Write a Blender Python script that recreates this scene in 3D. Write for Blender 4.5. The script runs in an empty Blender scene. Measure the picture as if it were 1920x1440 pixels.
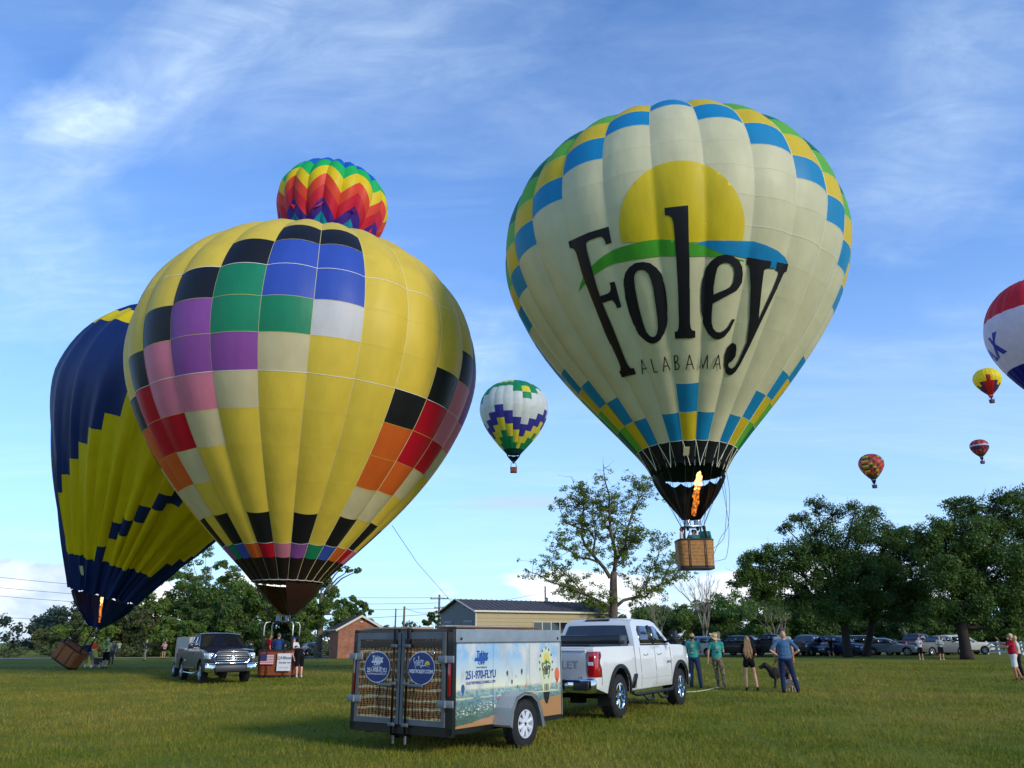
import bpy, bmesh, math, random
import numpy as np
from mathutils import Vector, Matrix, Euler
from mathutils.bvhtree import BVHTree
from mathutils.geometry import delaunay_2d_cdt
random.seed(7); rng = np.random.default_rng(7)
scene = bpy.context.scene
COL = scene.collection
R = math.radians
# ------------------------------------------------------------------ camera, sky, sun, exposure
FPX, EYE, ROLL = 1442.0, 1.6, .006
PITCH = math.atan(479.5 / FPX)
cp, sp = math.cos(PITCH), math.sin(PITCH)
cam_d = bpy.data.cameras.new("camera"); cam = bpy.data.objects.new("camera", cam_d); COL.objects.link(cam)
cam_d.sensor_fit = 'HORIZONTAL'; cam_d.sensor_width = 36.0; cam_d.lens = 36.0 * FPX / 1920
cam_d.clip_start = .1; cam_d.clip_end = 6000
right = Vector((math.cos(ROLL), 0, 0)) - math.sin(ROLL) * Vector((0, -sp, cp))
fwd = Vector((0, cp, sp)); up = right.cross(fwd).normalized()
cam.matrix_world = Matrix(((right.x, up.x, -fwd.x, 0), (right.y, up.y, -fwd.y, 0), (right.z, up.z, -fwd.z, EYE), (0, 0, 0, 1)))
scene.camera = cam
vs = scene.view_settings
vs.view_transform = 'Standard'; vs.look = 'None'; vs.exposure = 0.45; vs.gamma = 1; vs.use_curve_mapping = False
scene.cycles.max_bounces = 7; scene.cycles.diffuse_bounces = 3; scene.cycles.glossy_bounces = 3
scene.cycles.transmission_bounces = 5; scene.cycles.transparent_max_bounces = 8
SUN_AZ, SUN_EL = 133, 23           # azimuth from +Y clockwise (to the right and a little behind the camera), elevation
world = bpy.data.worlds.new("World"); scene.world = world; world.use_nodes = True
def build_world():
    nt = world.node_tree; N = nt.nodes; L = nt.links; N.clear()
    out = N.new('ShaderNodeOutputWorld'); bg = N.new('ShaderNodeBackground'); L.new(bg.outputs[0], out.inputs[0])
    sky = N.new('ShaderNodeTexSky'); sky.sky_type = 'NISHITA'; sky.sun_disc = False
    sky.sun_elevation = R(SUN_EL); sky.sun_rotation = R(SUN_AZ); sky.ozone_density = 1.9; sky.dust_density = .6; sky.air_density = 1.0
    bg.inputs[1].default_value = .12
    tc = N.new('ShaderNodeTexCoord'); sep = N.new('ShaderNodeSeparateXYZ'); L.new(tc.outputs['Generated'], sep.inputs[0])
    def math_(op, a, b=None, c=None, clamp=False):
        n = N.new('ShaderNodeMath'); n.operation = op; n.use_clamp = clamp
        for i, v in enumerate((a, b, c)):
            if v is None: continue
            if isinstance(v, (int, float)): n.inputs[i].default_value = v
            else: L.new(v, n.inputs[i])
        return n.outputs[0]
    def ramp(v, pts):
        n = N.new('ShaderNodeValToRGB'); cr = n.color_ramp
        while len(cr.elements) < len(pts): cr.elements.new(.5)
        for e, (p, c) in zip(cr.elements, pts): e.position = p; e.color = (c, c, c, 1)
        L.new(v, n.inputs[0]); return n.outputs[0]
    def noise(vec, sc, det, rough, dist=0):
        n = N.new('ShaderNodeTexNoise'); n.inputs['Scale'].default_value = sc; n.inputs['Detail'].default_value = det
        n.inputs['Roughness'].default_value = rough; n.inputs['Distortion'].default_value = dist
        L.new(vec, n.inputs['Vector']); return n.outputs['Fac']
    def mapping(vec, loc, rot, sc):
        m = N.new('ShaderNodeMapping'); L.new(vec, m.inputs[0]); m.inputs['Location'].default_value = loc
        m.inputs['Rotation'].default_value = rot; m.inputs['Scale'].default_value = sc; return m.outputs[0]
    # high cloud lies on a flat layer: direction / height
    zc = math_('MAXIMUM', sep.outputs[2], .03); zz = math_('ADD', zc, .12)
    cx = N.new('ShaderNodeCombineXYZ'); L.new(math_('DIVIDE', sep.outputs[0], zz), cx.inputs[0]); L.new(math_('DIVIDE', sep.outputs[1], zz), cx.inputs[1])
    wisp = noise(mapping(cx.outputs[0], (2.3, .4, 0), (0, 0, R(32)), (.75, 2.3, 1)), 1.25, 9, .6, .5)
    veil = noise(mapping(cx.outputs[0], (5.1, 1.7, 3), (0, 0, R(20)), (.5, 1.0, 1)), .8, 5, .55, .3)
    fine = noise(mapping(cx.outputs[0], (1.1, 7.7, 3), (0, 0, R(40)), (2.2, 5.0, 1)), 2.0, 8, .65, .8)
    w1 = ramp(wisp, ((.46, 0), (.80, 1)))
    v1 = ramp(veil, ((.38, 0), (.75, 1)))
    f1 = ramp(fine, ((.40, 0), (.75, 1)))
    cir = math_('ADD', math_('MULTIPLY', w1, math_('MULTIPLY_ADD', f1, .6, .45)), math_('MULTIPLY', v1, .30))
    def spot(px, py, rx, ry, rot):
        U = px - 960; V = 720 - py; d = Vector((U / FPX, cp - V / FPX * sp, sp + V / FPX * cp)).normalized(); z_ = max(d.z, .03) + .12
        m = N.new('ShaderNodeMapping'); m.vector_type = 'TEXTURE'; L.new(cx.outputs[0], m.inputs[0]); m.inputs['Location'].default_value = (d.x / z_, d.y / z_, 0); m.inputs['Rotation'].default_value = (0, 0, R(rot)); m.inputs['Scale'].default_value = (rx, ry, 1)
        w_ = N.new('ShaderNodeVectorMath'); w_.operation = 'ADD'; L.new(m.outputs[0], w_.inputs[0]); ns = N.new('ShaderNodeVectorMath'); ns.operation = 'SCALE'; nn = N.new('ShaderNodeTexNoise'); nn.inputs['Scale'].default_value = 2.2; nn.inputs['Detail'].default_value = 5; L.new(m.outputs[0], nn.inputs[0])
        sb = N.new('ShaderNodeVectorMath'); sb.operation = 'SUBTRACT'; L.new(nn.outputs['Color'], sb.inputs[0]); sb.inputs[1].default_value = (.5, .5, .5); L.new(sb.outputs[0], ns.inputs[0]); ns.inputs[3].default_value = .9; L.new(ns.outputs[0], w_.inputs[1])
        g = N.new('ShaderNodeTexGradient'); g.gradient_type = 'SPHERICAL'; L.new(w_.outputs[0], g.inputs[0]); return g.outputs['Fac']
    streak = math_('MULTIPLY', spot(270, 170, .42, .10, -38), .50)
    streak = math_('ADD', streak, math_('MULTIPLY', spot(140, 215, .12, .08, -20), .62))
    streak = math_('ADD', streak, math_('MULTIPLY', spot(640, 90, .50, .20, -25), .30))
    streak = math_('ADD', streak, math_('MULTIPLY', spot(1790, 230, .20, .45, -15), .30))
    streak = math_('ADD', streak, math_('MULTIPLY', spot(30, 420, .25, .55, 20), .35))
    streak = math_('ADD', streak, math_('MULTIPLY', spot(905, 670, .16, .28, 10), .40))
    streak = math_('MULTIPLY', streak, math_('MULTIPLY_ADD', f1, .7, .55))
    # low cloud band: cumulus banks near the horizon all round
    dirv = mapping(tc.outputs['Generated'], (.35, 0.2, 1.9), (0, 0, 0), (1, 1, 2.4))
    cum = noise(dirv, 4.2, 9, .58, .25)
    lowmask = ramp(sep.outputs[2], ((0.0, .95), (.075, .8), (.13, 0.0)))
    lowm = ramp(math_('MULTIPLY', cum, math_('ADD', math_('ADD', lowmask, .22), math_('MULTIPLY', spot(40, 1120, 3.0, 1.6, 0), .55))), ((.50, 0), (.60, 1)))
    haze = ramp(sep.outputs[2], ((0, .72), (.16, .46), (.42, .12), (.75, 0)))
    cum_shade = noise(mapping(tc.outputs['Generated'], (.35, 0.2, 1.97), (0, 0, 0), (1, 1, 2.4)), 5.0, 6, .55, .3)
    tint = N.new('ShaderNodeMix'); tint.data_type = 'RGBA'; tint.blend_type = 'MULTIPLY'; tint.inputs[0].default_value = 1
    L.new(sky.outputs[0], tint.inputs[6]); tint.inputs[7].default_value = (.41, .98, 1.66, 1)
    def mix(f, a, b):
        n = N.new('ShaderNodeMix'); n.data_type = 'RGBA'; L.new(f, n.inputs[0])
        for i, v in ((6, a), (7, b)):
            if isinstance(v, tuple): n.inputs[i].default_value = (*v, 1)
            else: L.new(v, n.inputs[i])
        return n.outputs[2]
    c = mix(haze, tint.outputs[2], (4.9, 6.2, 8.0))
    cirt = math_('ADD', math_('MULTIPLY', cir, .34), streak, clamp=True)
    c = mix(cirt, c, (5.6, 6.9, 8.1))
    c = mix(math_('MULTIPLY', math_('ADD', spot(985, 942, .42, .16, -6), math_('MULTIPLY', spot(480, 1045, .5, .5, 0), .0)), .75), c, (3.6, 4.4, 5.9))
    shade = mix(ramp(cum_shade, ((.36, 0), (.52, 1))), (3.8, 4.6, 5.8), (8.6, 8.4, 8.2))
    c = mix(math_('MULTIPLY', lowm, .85), c, shade)
    L.new(c, bg.inputs[0])
build_world()
sun_d = bpy.data.lights.new("sun", 'SUN'); sun_d.energy = 2.1; sun_d.angle = R(12); sun_d.color = (1, .87, .70)
sun = bpy.data.objects.new("sun", sun_d); COL.objects.link(sun)
sv = Vector((math.sin(R(SUN_AZ)) * math.cos(R(SUN_EL)), math.cos(R(SUN_AZ)) * math.cos(R(SUN_EL)), math.sin(R(SUN_EL))))
sun.rotation_euler = sv.to_track_quat('Z', 'Y').to_euler()
# ------------------------------------------------------------------ places in the world from sight lines
def ray(px, py):
    U = px - 960; V = 720 - py
    u = U * math.cos(ROLL) + V * math.sin(ROLL); v = -U * math.sin(ROLL) + V * math.cos(ROLL)
    return Vector((u / FPX, cp - v / FPX * sp, sp + v / FPX * cp))
def at(px, py, Y): r = ray(px, py); return Vector((0, 0, EYE)) + r * (Y / r.y)
def gx(px, Y): return at(px, 1200, Y).x
# ------------------------------------------------------------------ helpers
def tag(o, label=None, cat=None, group=None, kind=None):
    if label: o['label'] = label
    if cat: o['category'] = cat
    if group: o['group'] = group
    if kind: o['kind'] = kind
    return o
def empty(name, loc=(0, 0, 0), rz=0, parent=None, **k):
    o = bpy.data.objects.new(name, None); COL.objects.link(o); o.location = loc; o.rotation_euler = (0, 0, rz)
    o.empty_display_size = .1
    if parent: o.parent = parent
    return tag(o, **k)
def lin(h):
    h = h.lstrip('#'); return tuple(((c / 12.92) if c <= .04045 else ((c + .055) / 1.055) ** 2.4) for c in (int(h[i:i + 2], 16) / 255 for i in (0, 2, 4)))
MATS = {}
def M(name, col=None, rough=.6, metal=0., spec=.4, var=0., vscale=3., bump=0., bscale=40., coat=0., emit=None, es=1., trans=0., stretch=(1, 1, 1)):
    if name in MATS: return MATS[name]
    m = bpy.data.materials.new(name); m.use_nodes = True; MATS[name] = m
    nt = m.node_tree; N = nt.nodes; L = nt.links; b = N['Principled BSDF']
    c = lin(col) if isinstance(col, str) else col
    b.inputs['Base Color'].default_value = (*c, 1); b.inputs['Roughness'].default_value = rough; b.inputs['Metallic'].default_value = metal
    b.inputs['Specular IOR Level'].default_value = spec; b.inputs['Coat Weight'].default_value = coat; b.inputs['Coat Roughness'].default_value = .05
    if emit: b.inputs['Emission Color'].default_value = (*emit, 1); b.inputs['Emission Strength'].default_value = es
    tc = N.new('ShaderNodeTexCoord')
    mp = N.new('ShaderNodeMapping'); mp.inputs['Scale'].default_value = stretch; L.new(tc.outputs['Object'], mp.inputs[0])
    if var:
        n = N.new('ShaderNodeTexNoise'); n.inputs['Scale'].default_value = vscale; n.inputs['Detail'].default_value = 5; L.new(mp.outputs[0], n.inputs['Vector'])
        r = N.new('ShaderNodeMapRange'); L.new(n.outputs['Fac'], r.inputs[0]); r.inputs[1].default_value = .3; r.inputs[2].default_value = .7
        r.inputs[3].default_value = 1 - var; r.inputs[4].default_value = 1 + var
        x = N.new('ShaderNodeMix'); x.data_type = 'RGBA'; x.blend_type = 'MULTIPLY'; x.inputs[0].default_value = 1
        x.inputs[6].default_value = (*c, 1); L.new(r.outputs[0], x.inputs[7]); L.new(x.outputs[2], b.inputs['Base Color'])
    if bump:
        n = N.new('ShaderNodeTexNoise'); n.inputs['Scale'].default_value = bscale; n.inputs['Detail'].default_value = 4; L.new(mp.outputs[0], n.inputs['Vector'])
        bp = N.new('ShaderNodeBump'); bp.inputs['Strength'].default_value = bump; bp.inputs['Distance'].default_value = .02
        L.new(n.outputs['Fac'], bp.inputs['Height']); L.new(bp.outputs[0], b.inputs['Normal'])
    if trans:
        t = N.new('ShaderNodeBsdfTranslucent'); t.inputs[0].default_value = (*c, 1)
        if var: L.new(x.outputs[2], t.inputs[0])
        a = N.new('ShaderNodeMixShader'); a.inputs[0].default_value = trans; L.new(b.outputs[0], a.inputs[1]); L.new(t.outputs[0], a.inputs[2])
        L.new(a.outputs[0], N['Material Output'].inputs[0])
    return m
def mesh_obj(name, verts, faces, mats, parent=None, smooth=False, fmat=None, **k):
    me = bpy.data.meshes.new(name); me.from_pydata([tuple(map(float, v)) for v in verts], [], faces)
    if not isinstance(mats, (list, tuple)): mats = [mats]
    for m in mats: me.materials.append(m)
    if fmat is not None: me.polygons.foreach_set('material_index', np.array(fmat, dtype=np.int32))
    if smooth: me.polygons.foreach_set('use_smooth', np.ones(len(me.polygons), dtype=bool))
    me.update()
    o = bpy.data.objects.new(name, me); COL.objects.link(o)
    if parent: o.parent = parent
    return tag(o, **k)
def fast_mesh(name, V, F, mat, parent=None, smooth=False, **k):
    """V (n,3), F (m,4 or 3) numpy"""
    me = bpy.data.meshes.new(name); n, kf = F.shape
    me.vertices.add(len(V)); me.vertices.foreach_set('co', V.astype(np.float32).ravel())
    me.loops.add(n * kf); me.loops.foreach_set('vertex_index', F.astype(np.int32).ravel())
    me.polygons.add(n); me.polygons.foreach_set('loop_start', np.arange(0, n * kf, kf, dtype=np.int32)); me.polygons.foreach_set('loop_total', np.full(n, kf, dtype=np.int32))
    if smooth: me.polygons.foreach_set('use_smooth', np.ones(n, dtype=bool))
    me.materials.append(mat); me.update(calc_edges=True)
    o = bpy.data.objects.new(name, me); COL.objects.link(o)
    if parent: o.parent = parent
    return tag(o, **k)
class MB:
    """collects shapes, then builds them as ONE mesh object"""
    def __init__(s): s.v = []; s.f = []; s.m = []
    def add(s, vs_, fs, mi=0):
        b = len(s.v); s.v += [Vector(v) for v in vs_]; s.f += [tuple(b + i for i in f) for f in fs]; s.m += [mi] * len(fs); return s
    def box(s, c, d, rot=None, mi=0):
        x, y, z = d[0] / 2, d[1] / 2, d[2] / 2
        vs_ = [Vector((a, b, e)) for a in (-x, x) for b in (-y, y) for e in (-z, z)]
        if rot is not None:
            m = rot if isinstance(rot, Matrix) else Euler(rot).to_matrix()
            vs_ = [m @ v for v in vs_]
        return s.add([v + Vector(c) for v in vs_], [(0, 1, 3, 2), (4, 6, 7, 5), (0, 4, 5, 1), (2, 3, 7, 6), (0, 2, 6, 4), (1, 5, 7, 3)], mi)
    def rbox(s, c, d, b=.01, rot=None, mi=0, seg=2):
        bm = bmesh.new(); bmesh.ops.create_cube(bm, size=1)
        for v in bm.verts: v.co = Vector((v.co.x * d[0], v.co.y * d[1], v.co.z * d[2]))
        bmesh.ops.bevel(bm, geom=bm.edges[:], offset=min(b, min(d) * .49), segments=seg, affect='EDGES', profile=.5)
        m = Euler(rot).to_matrix() if rot is not None and not isinstance(rot, Matrix) else (rot or Matrix.Identity(3))
        bm.verts.ensure_lookup_table(); bm.verts.index_update()
        s.add([m @ v.co + Vector(c) for v in bm.verts], [tuple(v.index for v in f.verts) for f in bm.faces], mi); bm.free(); return s
    def tube(s, pts, r, n=8, mi=0, cap=True):
        pts = [Vector(p) for p in pts]; rs = r if isinstance(r, (list, tuple)) else [r] * len(pts)
        b = len(s.v); k = len(pts); prev = None
        for i, p in enumerate(pts):
            t = (pts[min(i + 1, k - 1)] - pts[max(i - 1, 0)])
            t = t.normalized() if t.length > 1e-9 else Vector((0, 0, 1))
            if prev is None:
                a = Vector((0, 0, 1)) if abs(t.z) < .9 else Vector((1, 0, 0)); u = t.cross(a).normalized()
            else: u = (prev - t * prev.dot(t)).normalized()
            prev = u; w = t.cross(u)
            for j in range(n):
                th = 2 * math.pi * j / n; s.v.append(p + (u * math.cos(th) + w * math.sin(th)) * rs[i])
        for i in range(k - 1):
            for j in range(n):
                s.f.append((b + i * n + j, b + i * n + (j + 1) % n, b + (i + 1) * n + (j + 1) % n, b + (i + 1) * n + j)); s.m.append(mi)
        if cap:
            s.f.append(tuple(b + j for j in range(n - 1, -1, -1))); s.m.append(mi)
            s.f.append(tuple(b + (k - 1) * n + j for j in range(n))); s.m.append(mi)
        return s
    def lathe(s, prof, n=24, mi=0, axis='z', c=(0, 0, 0), close=False):
        """prof: (radius, height)"""
        b = len(s.v); k = len(prof); c = Vector(c)
        for r, h in prof:
            for j in range(n):
                th = 2 * math.pi * j / n; x, y = r * math.cos(th), r * math.sin(th)
                s.v.append(c + (Vector((x, y, h)) if axis == 'z' else Vector((x, h, y)) if axis == 'y' else Vector((h, x, y))))
        for i in range(k - 1 + (1 if close else 0)):
            i2 = (i + 1) % k
            for j in range(n):
                s.f.append((b + i * n + j, b + i * n + (j + 1) % n, b + i2 * n + (j + 1) % n, b + i2 * n + j)); s.m.append(mi)
        return s
    def prism(s, poly, y0, y1, mi=0):
        """poly in (x,z), extruded along y"""
        n = len(poly); vs_ = [(x, y0, z) for x, z in poly] + [(x, y1, z) for x, z in poly]
        return s.add(vs_, [tuple(range(n)), tuple(range(2 * n - 1, n - 1, -1))] + [(i, i + n, (i + 1) % n + n, (i + 1) % n) for i in range(n)], mi)
    def build(s, name, mats, parent=None, smooth=False, auto=None, **k):
        o = mesh_obj(name, s.v, s.f, mats, parent, smooth or auto is not None, s.m, **k)
        bm = bmesh.new(); bm.from_mesh(o.data); bmesh.ops.recalc_face_normals(bm, faces=bm.faces[:])
        if auto is not None:
            for e in bm.edges:
                if len(e.link_faces) == 2 and e.calc_face_angle(0) > R(auto): e.smooth = False
        bm.to_mesh(o.data); bm.free()
        return o
def children_of(o): return list(o.children)
def copy_tree(o, parent=None):
    c = o.copy(); COL.objects.link(c)
    if parent is not None: c.parent = parent
    for ch in children_of(o): copy_tree(ch, c)
    return c
def text(body, size, mat, parent, mtx, name='lettering', ext=.001, bold=0., align='CENTER', sx=1., shear=0, space=1., **k):
    cu = bpy.data.curves.new('t', 'FONT'); cu.body = body; cu.size = size; cu.extrude = ext; cu.offset = bold; cu.align_x = align; cu.align_y = 'CENTER'; cu.resolution_u = 3
    cu.shear = shear; cu.space_character = space
    o = bpy.data.objects.new('t', cu); COL.objects.link(o); bpy.context.view_layer.update()
    me = bpy.data.meshes.new_from_object(o.evaluated_get(bpy.context.evaluated_depsgraph_get()))
    bpy.data.objects.remove(o); bpy.data.curves.remove(cu)
    me.name = name; me.materials.clear(); me.materials.append(mat); me.transform(mtx @ Matrix.Diagonal((sx, 1, 1, 1)))
    r = bpy.data.objects.new(name, me); COL.objects.link(r); r.parent = parent
    return tag(r, **k)
def basis(o, ex, ey):
    """matrix whose local x,y go to ex,ey and whose origin is o"""
    ex = Vector(ex).normalized(); ey = Vector(ey); ey = (ey - ex * ey.dot(ex)).normalized(); ez = ex.cross(ey)
    return Matrix(((ex.x, ey.x, ez.x, o[0]), (ex.y, ey.y, ez.y, o[1]), (ex.z, ey.z, ez.z, o[2]), (0, 0, 0, 1)))
def inside(poly, x, y):
    c = False; n = len(poly); j = n - 1
    for i in range(n):
        xi, yi = poly[i]; xj, yj = poly[j]
        if (yi > y) != (yj > y) and x < (xj - xi) * (y - yi) / (yj - yi + 1e-12) + xi: c = not c
        j = i
    return c
def fill(loops, step, dens=True):
    """triangulate a flat shape (even-odd loops) with interior points every step; returns 2D verts, tris"""
    P = []; E = []
    for lp in loops:
        q = []
        for i in range(len(lp)):
            a = lp[i]; b = lp[(i + 1) % len(lp)]; d = math.hypot(b[0] - a[0], b[1] - a[1]); n = max(1, int(math.ceil(d / step))) if dens else 1
            q += [(a[0] + (b[0] - a[0]) * t / n, a[1] + (b[1] - a[1]) * t / n) for t in range(n)]
        b0 = len(P); P += q; E += [(b0 + i, b0 + (i + 1) % len(q)) for i in range(len(q))]
    xs = [p[0] for p in P]; ys = [p[1] for p in P]
    x = min(xs) + step * .5
    outer = P[:]
    while x < max(xs):
        y = min(ys) + step * .5
        while y < max(ys):
            if sum(inside(lp, x, y) for lp in loops) % 2:
                if all((p[0] - x) ** 2 + (p[1] - y) ** 2 > (step * .4) ** 2 for p in outer): P.append((x, y))
            y += step
        x += step
    v, e, f, _, _, _ = delaunay_2d_cdt([Vector(p) for p in P], E, [], 0, 1e-6)
    fs = []
    for t in f:
        cx_ = sum(v[i][0] for i in t) / len(t); cy_ = sum(v[i][1] for i in t) / len(t)
        if sum(inside(lp, cx_, cy_) for lp in loops) % 2: fs.append(tuple(t))
    return [(p[0], p[1]) for p in v], fs
# ------------------------------------------------------------------ ground, road, grass
def mat_grass_ground():
    m = bpy.data.materials.new('mown_grass'); m.use_nodes = True; nt = m.node_tree; N = nt.nodes; L = nt.links; b = N['Principled BSDF']
    b.inputs['Roughness'].default_value = .95; b.inputs['Specular IOR Level'].default_value = .1
    g = N.new('ShaderNodeNewGeometry')
    def nz(sc, st, det=6, off=(0, 0, 0)):
        mp = N.new('ShaderNodeMapping'); mp.inputs['Scale'].default_value = st; mp.inputs['Location'].default_value = off; L.new(g.outputs['Position'], mp.inputs[0])
        n = N.new('ShaderNodeTexNoise'); n.inputs['Scale'].default_value = sc; n.inputs['Detail'].default_value = det; n.inputs['Roughness'].default_value = .6; L.new(mp.outputs[0], n.inputs[0]); return n.outputs['Fac']
    def rp(v, pts):
        n = N.new('ShaderNodeValToRGB'); cr = n.color_ramp
        while len(cr.elements) < len(pts): cr.elements.new(.5)
        for e, (p, c) in zip(cr.elements, pts): e.position = p; e.color = (*c, 1)
        L.new(v, n.inputs[0]); return n.outputs[0]
    big = nz(.13, (1, 1, 1), 6); mid = nz(.55, (1, .55, 1), 5, (3, 8, 0)); fine = nz(14, (1, 1, 1), 4)
    c1 = rp(big, ((.40, (.115, .14, .012)), (.52, (.185, .19, .017)), (.62, (.26, .205, .035))))
    c2 = rp(mid, ((.40, (.115, .135, .011)), (.56, (.18, .19, .016)), (.70, (.27, .20, .035))))
    x = N.new('ShaderNodeMix'); x.data_type = 'RGBA'; x.inputs[0].default_value = .5; L.new(c1, x.inputs[6]); L.new(c2, x.inputs[7])
    c3 = rp(fine, ((.3, (.55, .55, .55)), (.7, (1.3, 1.3, 1.3))))
    y = N.new('ShaderNodeMix'); y.data_type = 'RGBA'; y.blend_type = 'MULTIPLY'; y.inputs[0].default_value = 1; L.new(x.outputs[2], y.inputs[6]); L.new(c3, y.inputs[7])
    L.new(y.outputs[2], b.inputs['Base Color'])
    bp = N.new('ShaderNodeBump'); bp.inputs['Strength'].default_value = .8; bp.inputs['Distance'].default_value = .05; L.new(fine, bp.inputs['Height']); L.new(bp.outputs[0], b.inputs['Normal'])
    return m
GM = mat_grass_ground()
def ground_z(x, y): return .02 * math.sin(x * .31 + 1) * math.sin(y * .23) * max(0, min(1, (y - 20) / 20)) * (1 if y < 120 else 0)
xs = sorted(set(list(np.linspace(-60, 60, 61)) + [-3000, -1200, -500, -200, -120, 120, 200, 500, 1200, 3000]))
ys = sorted(set([-400, -60, 0] + list(np.linspace(6, 100, 60)) + [130, 200, 400, 900, 1800, 4500]))
gv = [(x, y, ground_z(x, y) if abs(x) <= 60 else 0) for y in ys for x in xs]; nx = len(xs)
gf = [(j * nx + i, j * nx + i + 1, (j + 1) * nx + i + 1, (j + 1) * nx + i) for j in range(len(ys) - 1) for i in range(nx - 1)]
mesh_obj('ground', gv, gf, GM, smooth=True, kind='structure', label='mown grass field with worn brownish patches')
ROAD = M('road_gravel', '#9a958a', .9, var=.2, vscale=.6, bump=.3)
mesh_obj('road', [(-260, 84, .035), (260, 86, .035), (260, 89.6, .035), (-260, 87.6, .035)], [(0, 1, 2, 3)], ROAD, kind='structure', label='pale narrow road along the far edge of the field')
def grass():
    n = 330000
    y = 9.5 * (55 / 9.5) ** rng.random(n) ; half = y * .72 + 1
    x = (rng.random(n) * 2 - 1) * half
    clump = np.sin(x * 2.1 + 3 * np.sin(y * 1.3)) * np.sin(y * 1.7 + 2 * np.sin(x * .9))
    keep = rng.random(n) < .65 + .35 * clump; x, y = x[keep], y[keep]; n = len(x)
    tr_ = np.zeros(len(x), bool)
    for off in (0, 1.75):          # tyre tracks pressed into the grass by the truck and trailer
        xt = 1.6 + off + .16 * (y - 9) + .018 * (y - 16) ** 2 * (y < 16); tr_ |= (np.abs(x - xt - 1.6) < .13) & (y < 17)
        xt = 9 + off * 1.1 - .55 * (y - 10) + .025 * (y - 10) ** 2; tr_ |= (np.abs(x - xt) < .13)
    wear = np.sin(x * .9 + 2 * np.sin(y * .5)) * np.sin(y * .8 + 1.5 * np.sin(x * .4)) > .72
    keep = (~tr_ | (rng.random(len(x)) < .25)) & (~wear | (rng.random(len(x)) < .45)); x, y = x[keep], y[keep]; n = len(x)
    sc = (y / 11) ** .75
    h = (.030 + .050 * rng.random(n) ** 1.6) * (1 + .15 * sc); w = .0036 * sc * 1.25; a = rng.random(n) * 2 * np.pi
    lean = .6 * h; la = rng.random(n) * 2 * np.pi
    V = np.zeros((n, 3, 3)); dx, dy = np.cos(a) * w, np.sin(a) * w
    V[:, 0] = np.c_[x - dx, y - dy, np.full(n, -.005)]; V[:, 1] = np.c_[x + dx, y + dy, np.full(n, -.005)]
    V[:, 2] = np.c_[x + np.cos(la) * lean, y + np.sin(la) * lean, h]
    m = bpy.data.materials.new('grass_blade'); m.use_nodes = True; nt = m.node_tree; N = nt.nodes; L = nt.links; b = N['Principled BSDF']
    b.inputs['Roughness'].default_value = 1; b.inputs['Specular IOR Level'].default_value = .04
    g = N.new('ShaderNodeNewGeometry')
    def nz(sc):
        q = N.new('ShaderNodeTexNoise'); q.inputs['Scale'].default_value = sc; q.inputs['Detail'].default_value = 4; L.new(g.outputs['Position'], q.inputs[0]); return q.outputs['Fac']
    cr = N.new('ShaderNodeValToRGB'); ad_ = N.new('ShaderNodeMath'); ad_.operation = 'MULTIPLY_ADD'; L.new(nz(.9), ad_.inputs[0]); ad_.inputs[1].default_value = .45; m2_ = N.new('ShaderNodeMath'); m2_.operation = 'MULTIPLY'; L.new(nz(.13), m2_.inputs[0]); m2_.inputs[1].default_value = .55; L.new(m2_.outputs[0], ad_.inputs[2]); L.new(ad_.outputs[0], cr.inputs[0]); e = cr.color_ramp.elements
    e[0].position = .40; e[0].color = (.115, .150, .015, 1); e[1].position = .60; e[1].color = (.275, .225, .042, 1)
    c2 = N.new('ShaderNodeValToRGB'); L.new(nz(30), c2.inputs[0]); e = c2.color_ramp.elements; e[0].position = .35; e[0].color = (.75, .75, .75, 1); e[1].position = .7; e[1].color = (1.25, 1.2, 1.1, 1)
    x_ = N.new('ShaderNodeMix'); x_.data_type = 'RGBA'; x_.blend_type = 'MULTIPLY'; x_.inputs[0].default_value = 1; L.new(cr.outputs[0], x_.inputs[6]); L.new(c2.outputs[0], x_.inputs[7]); L.new(x_.outputs[2], b.inputs['Base Color'])
    fast_mesh('grass', V.reshape(-1, 3), np.arange(n * 3).reshape(n, 3), m, kind='stuff', label='short grass blades of the mown field', cat='grass')
grass()
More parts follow.
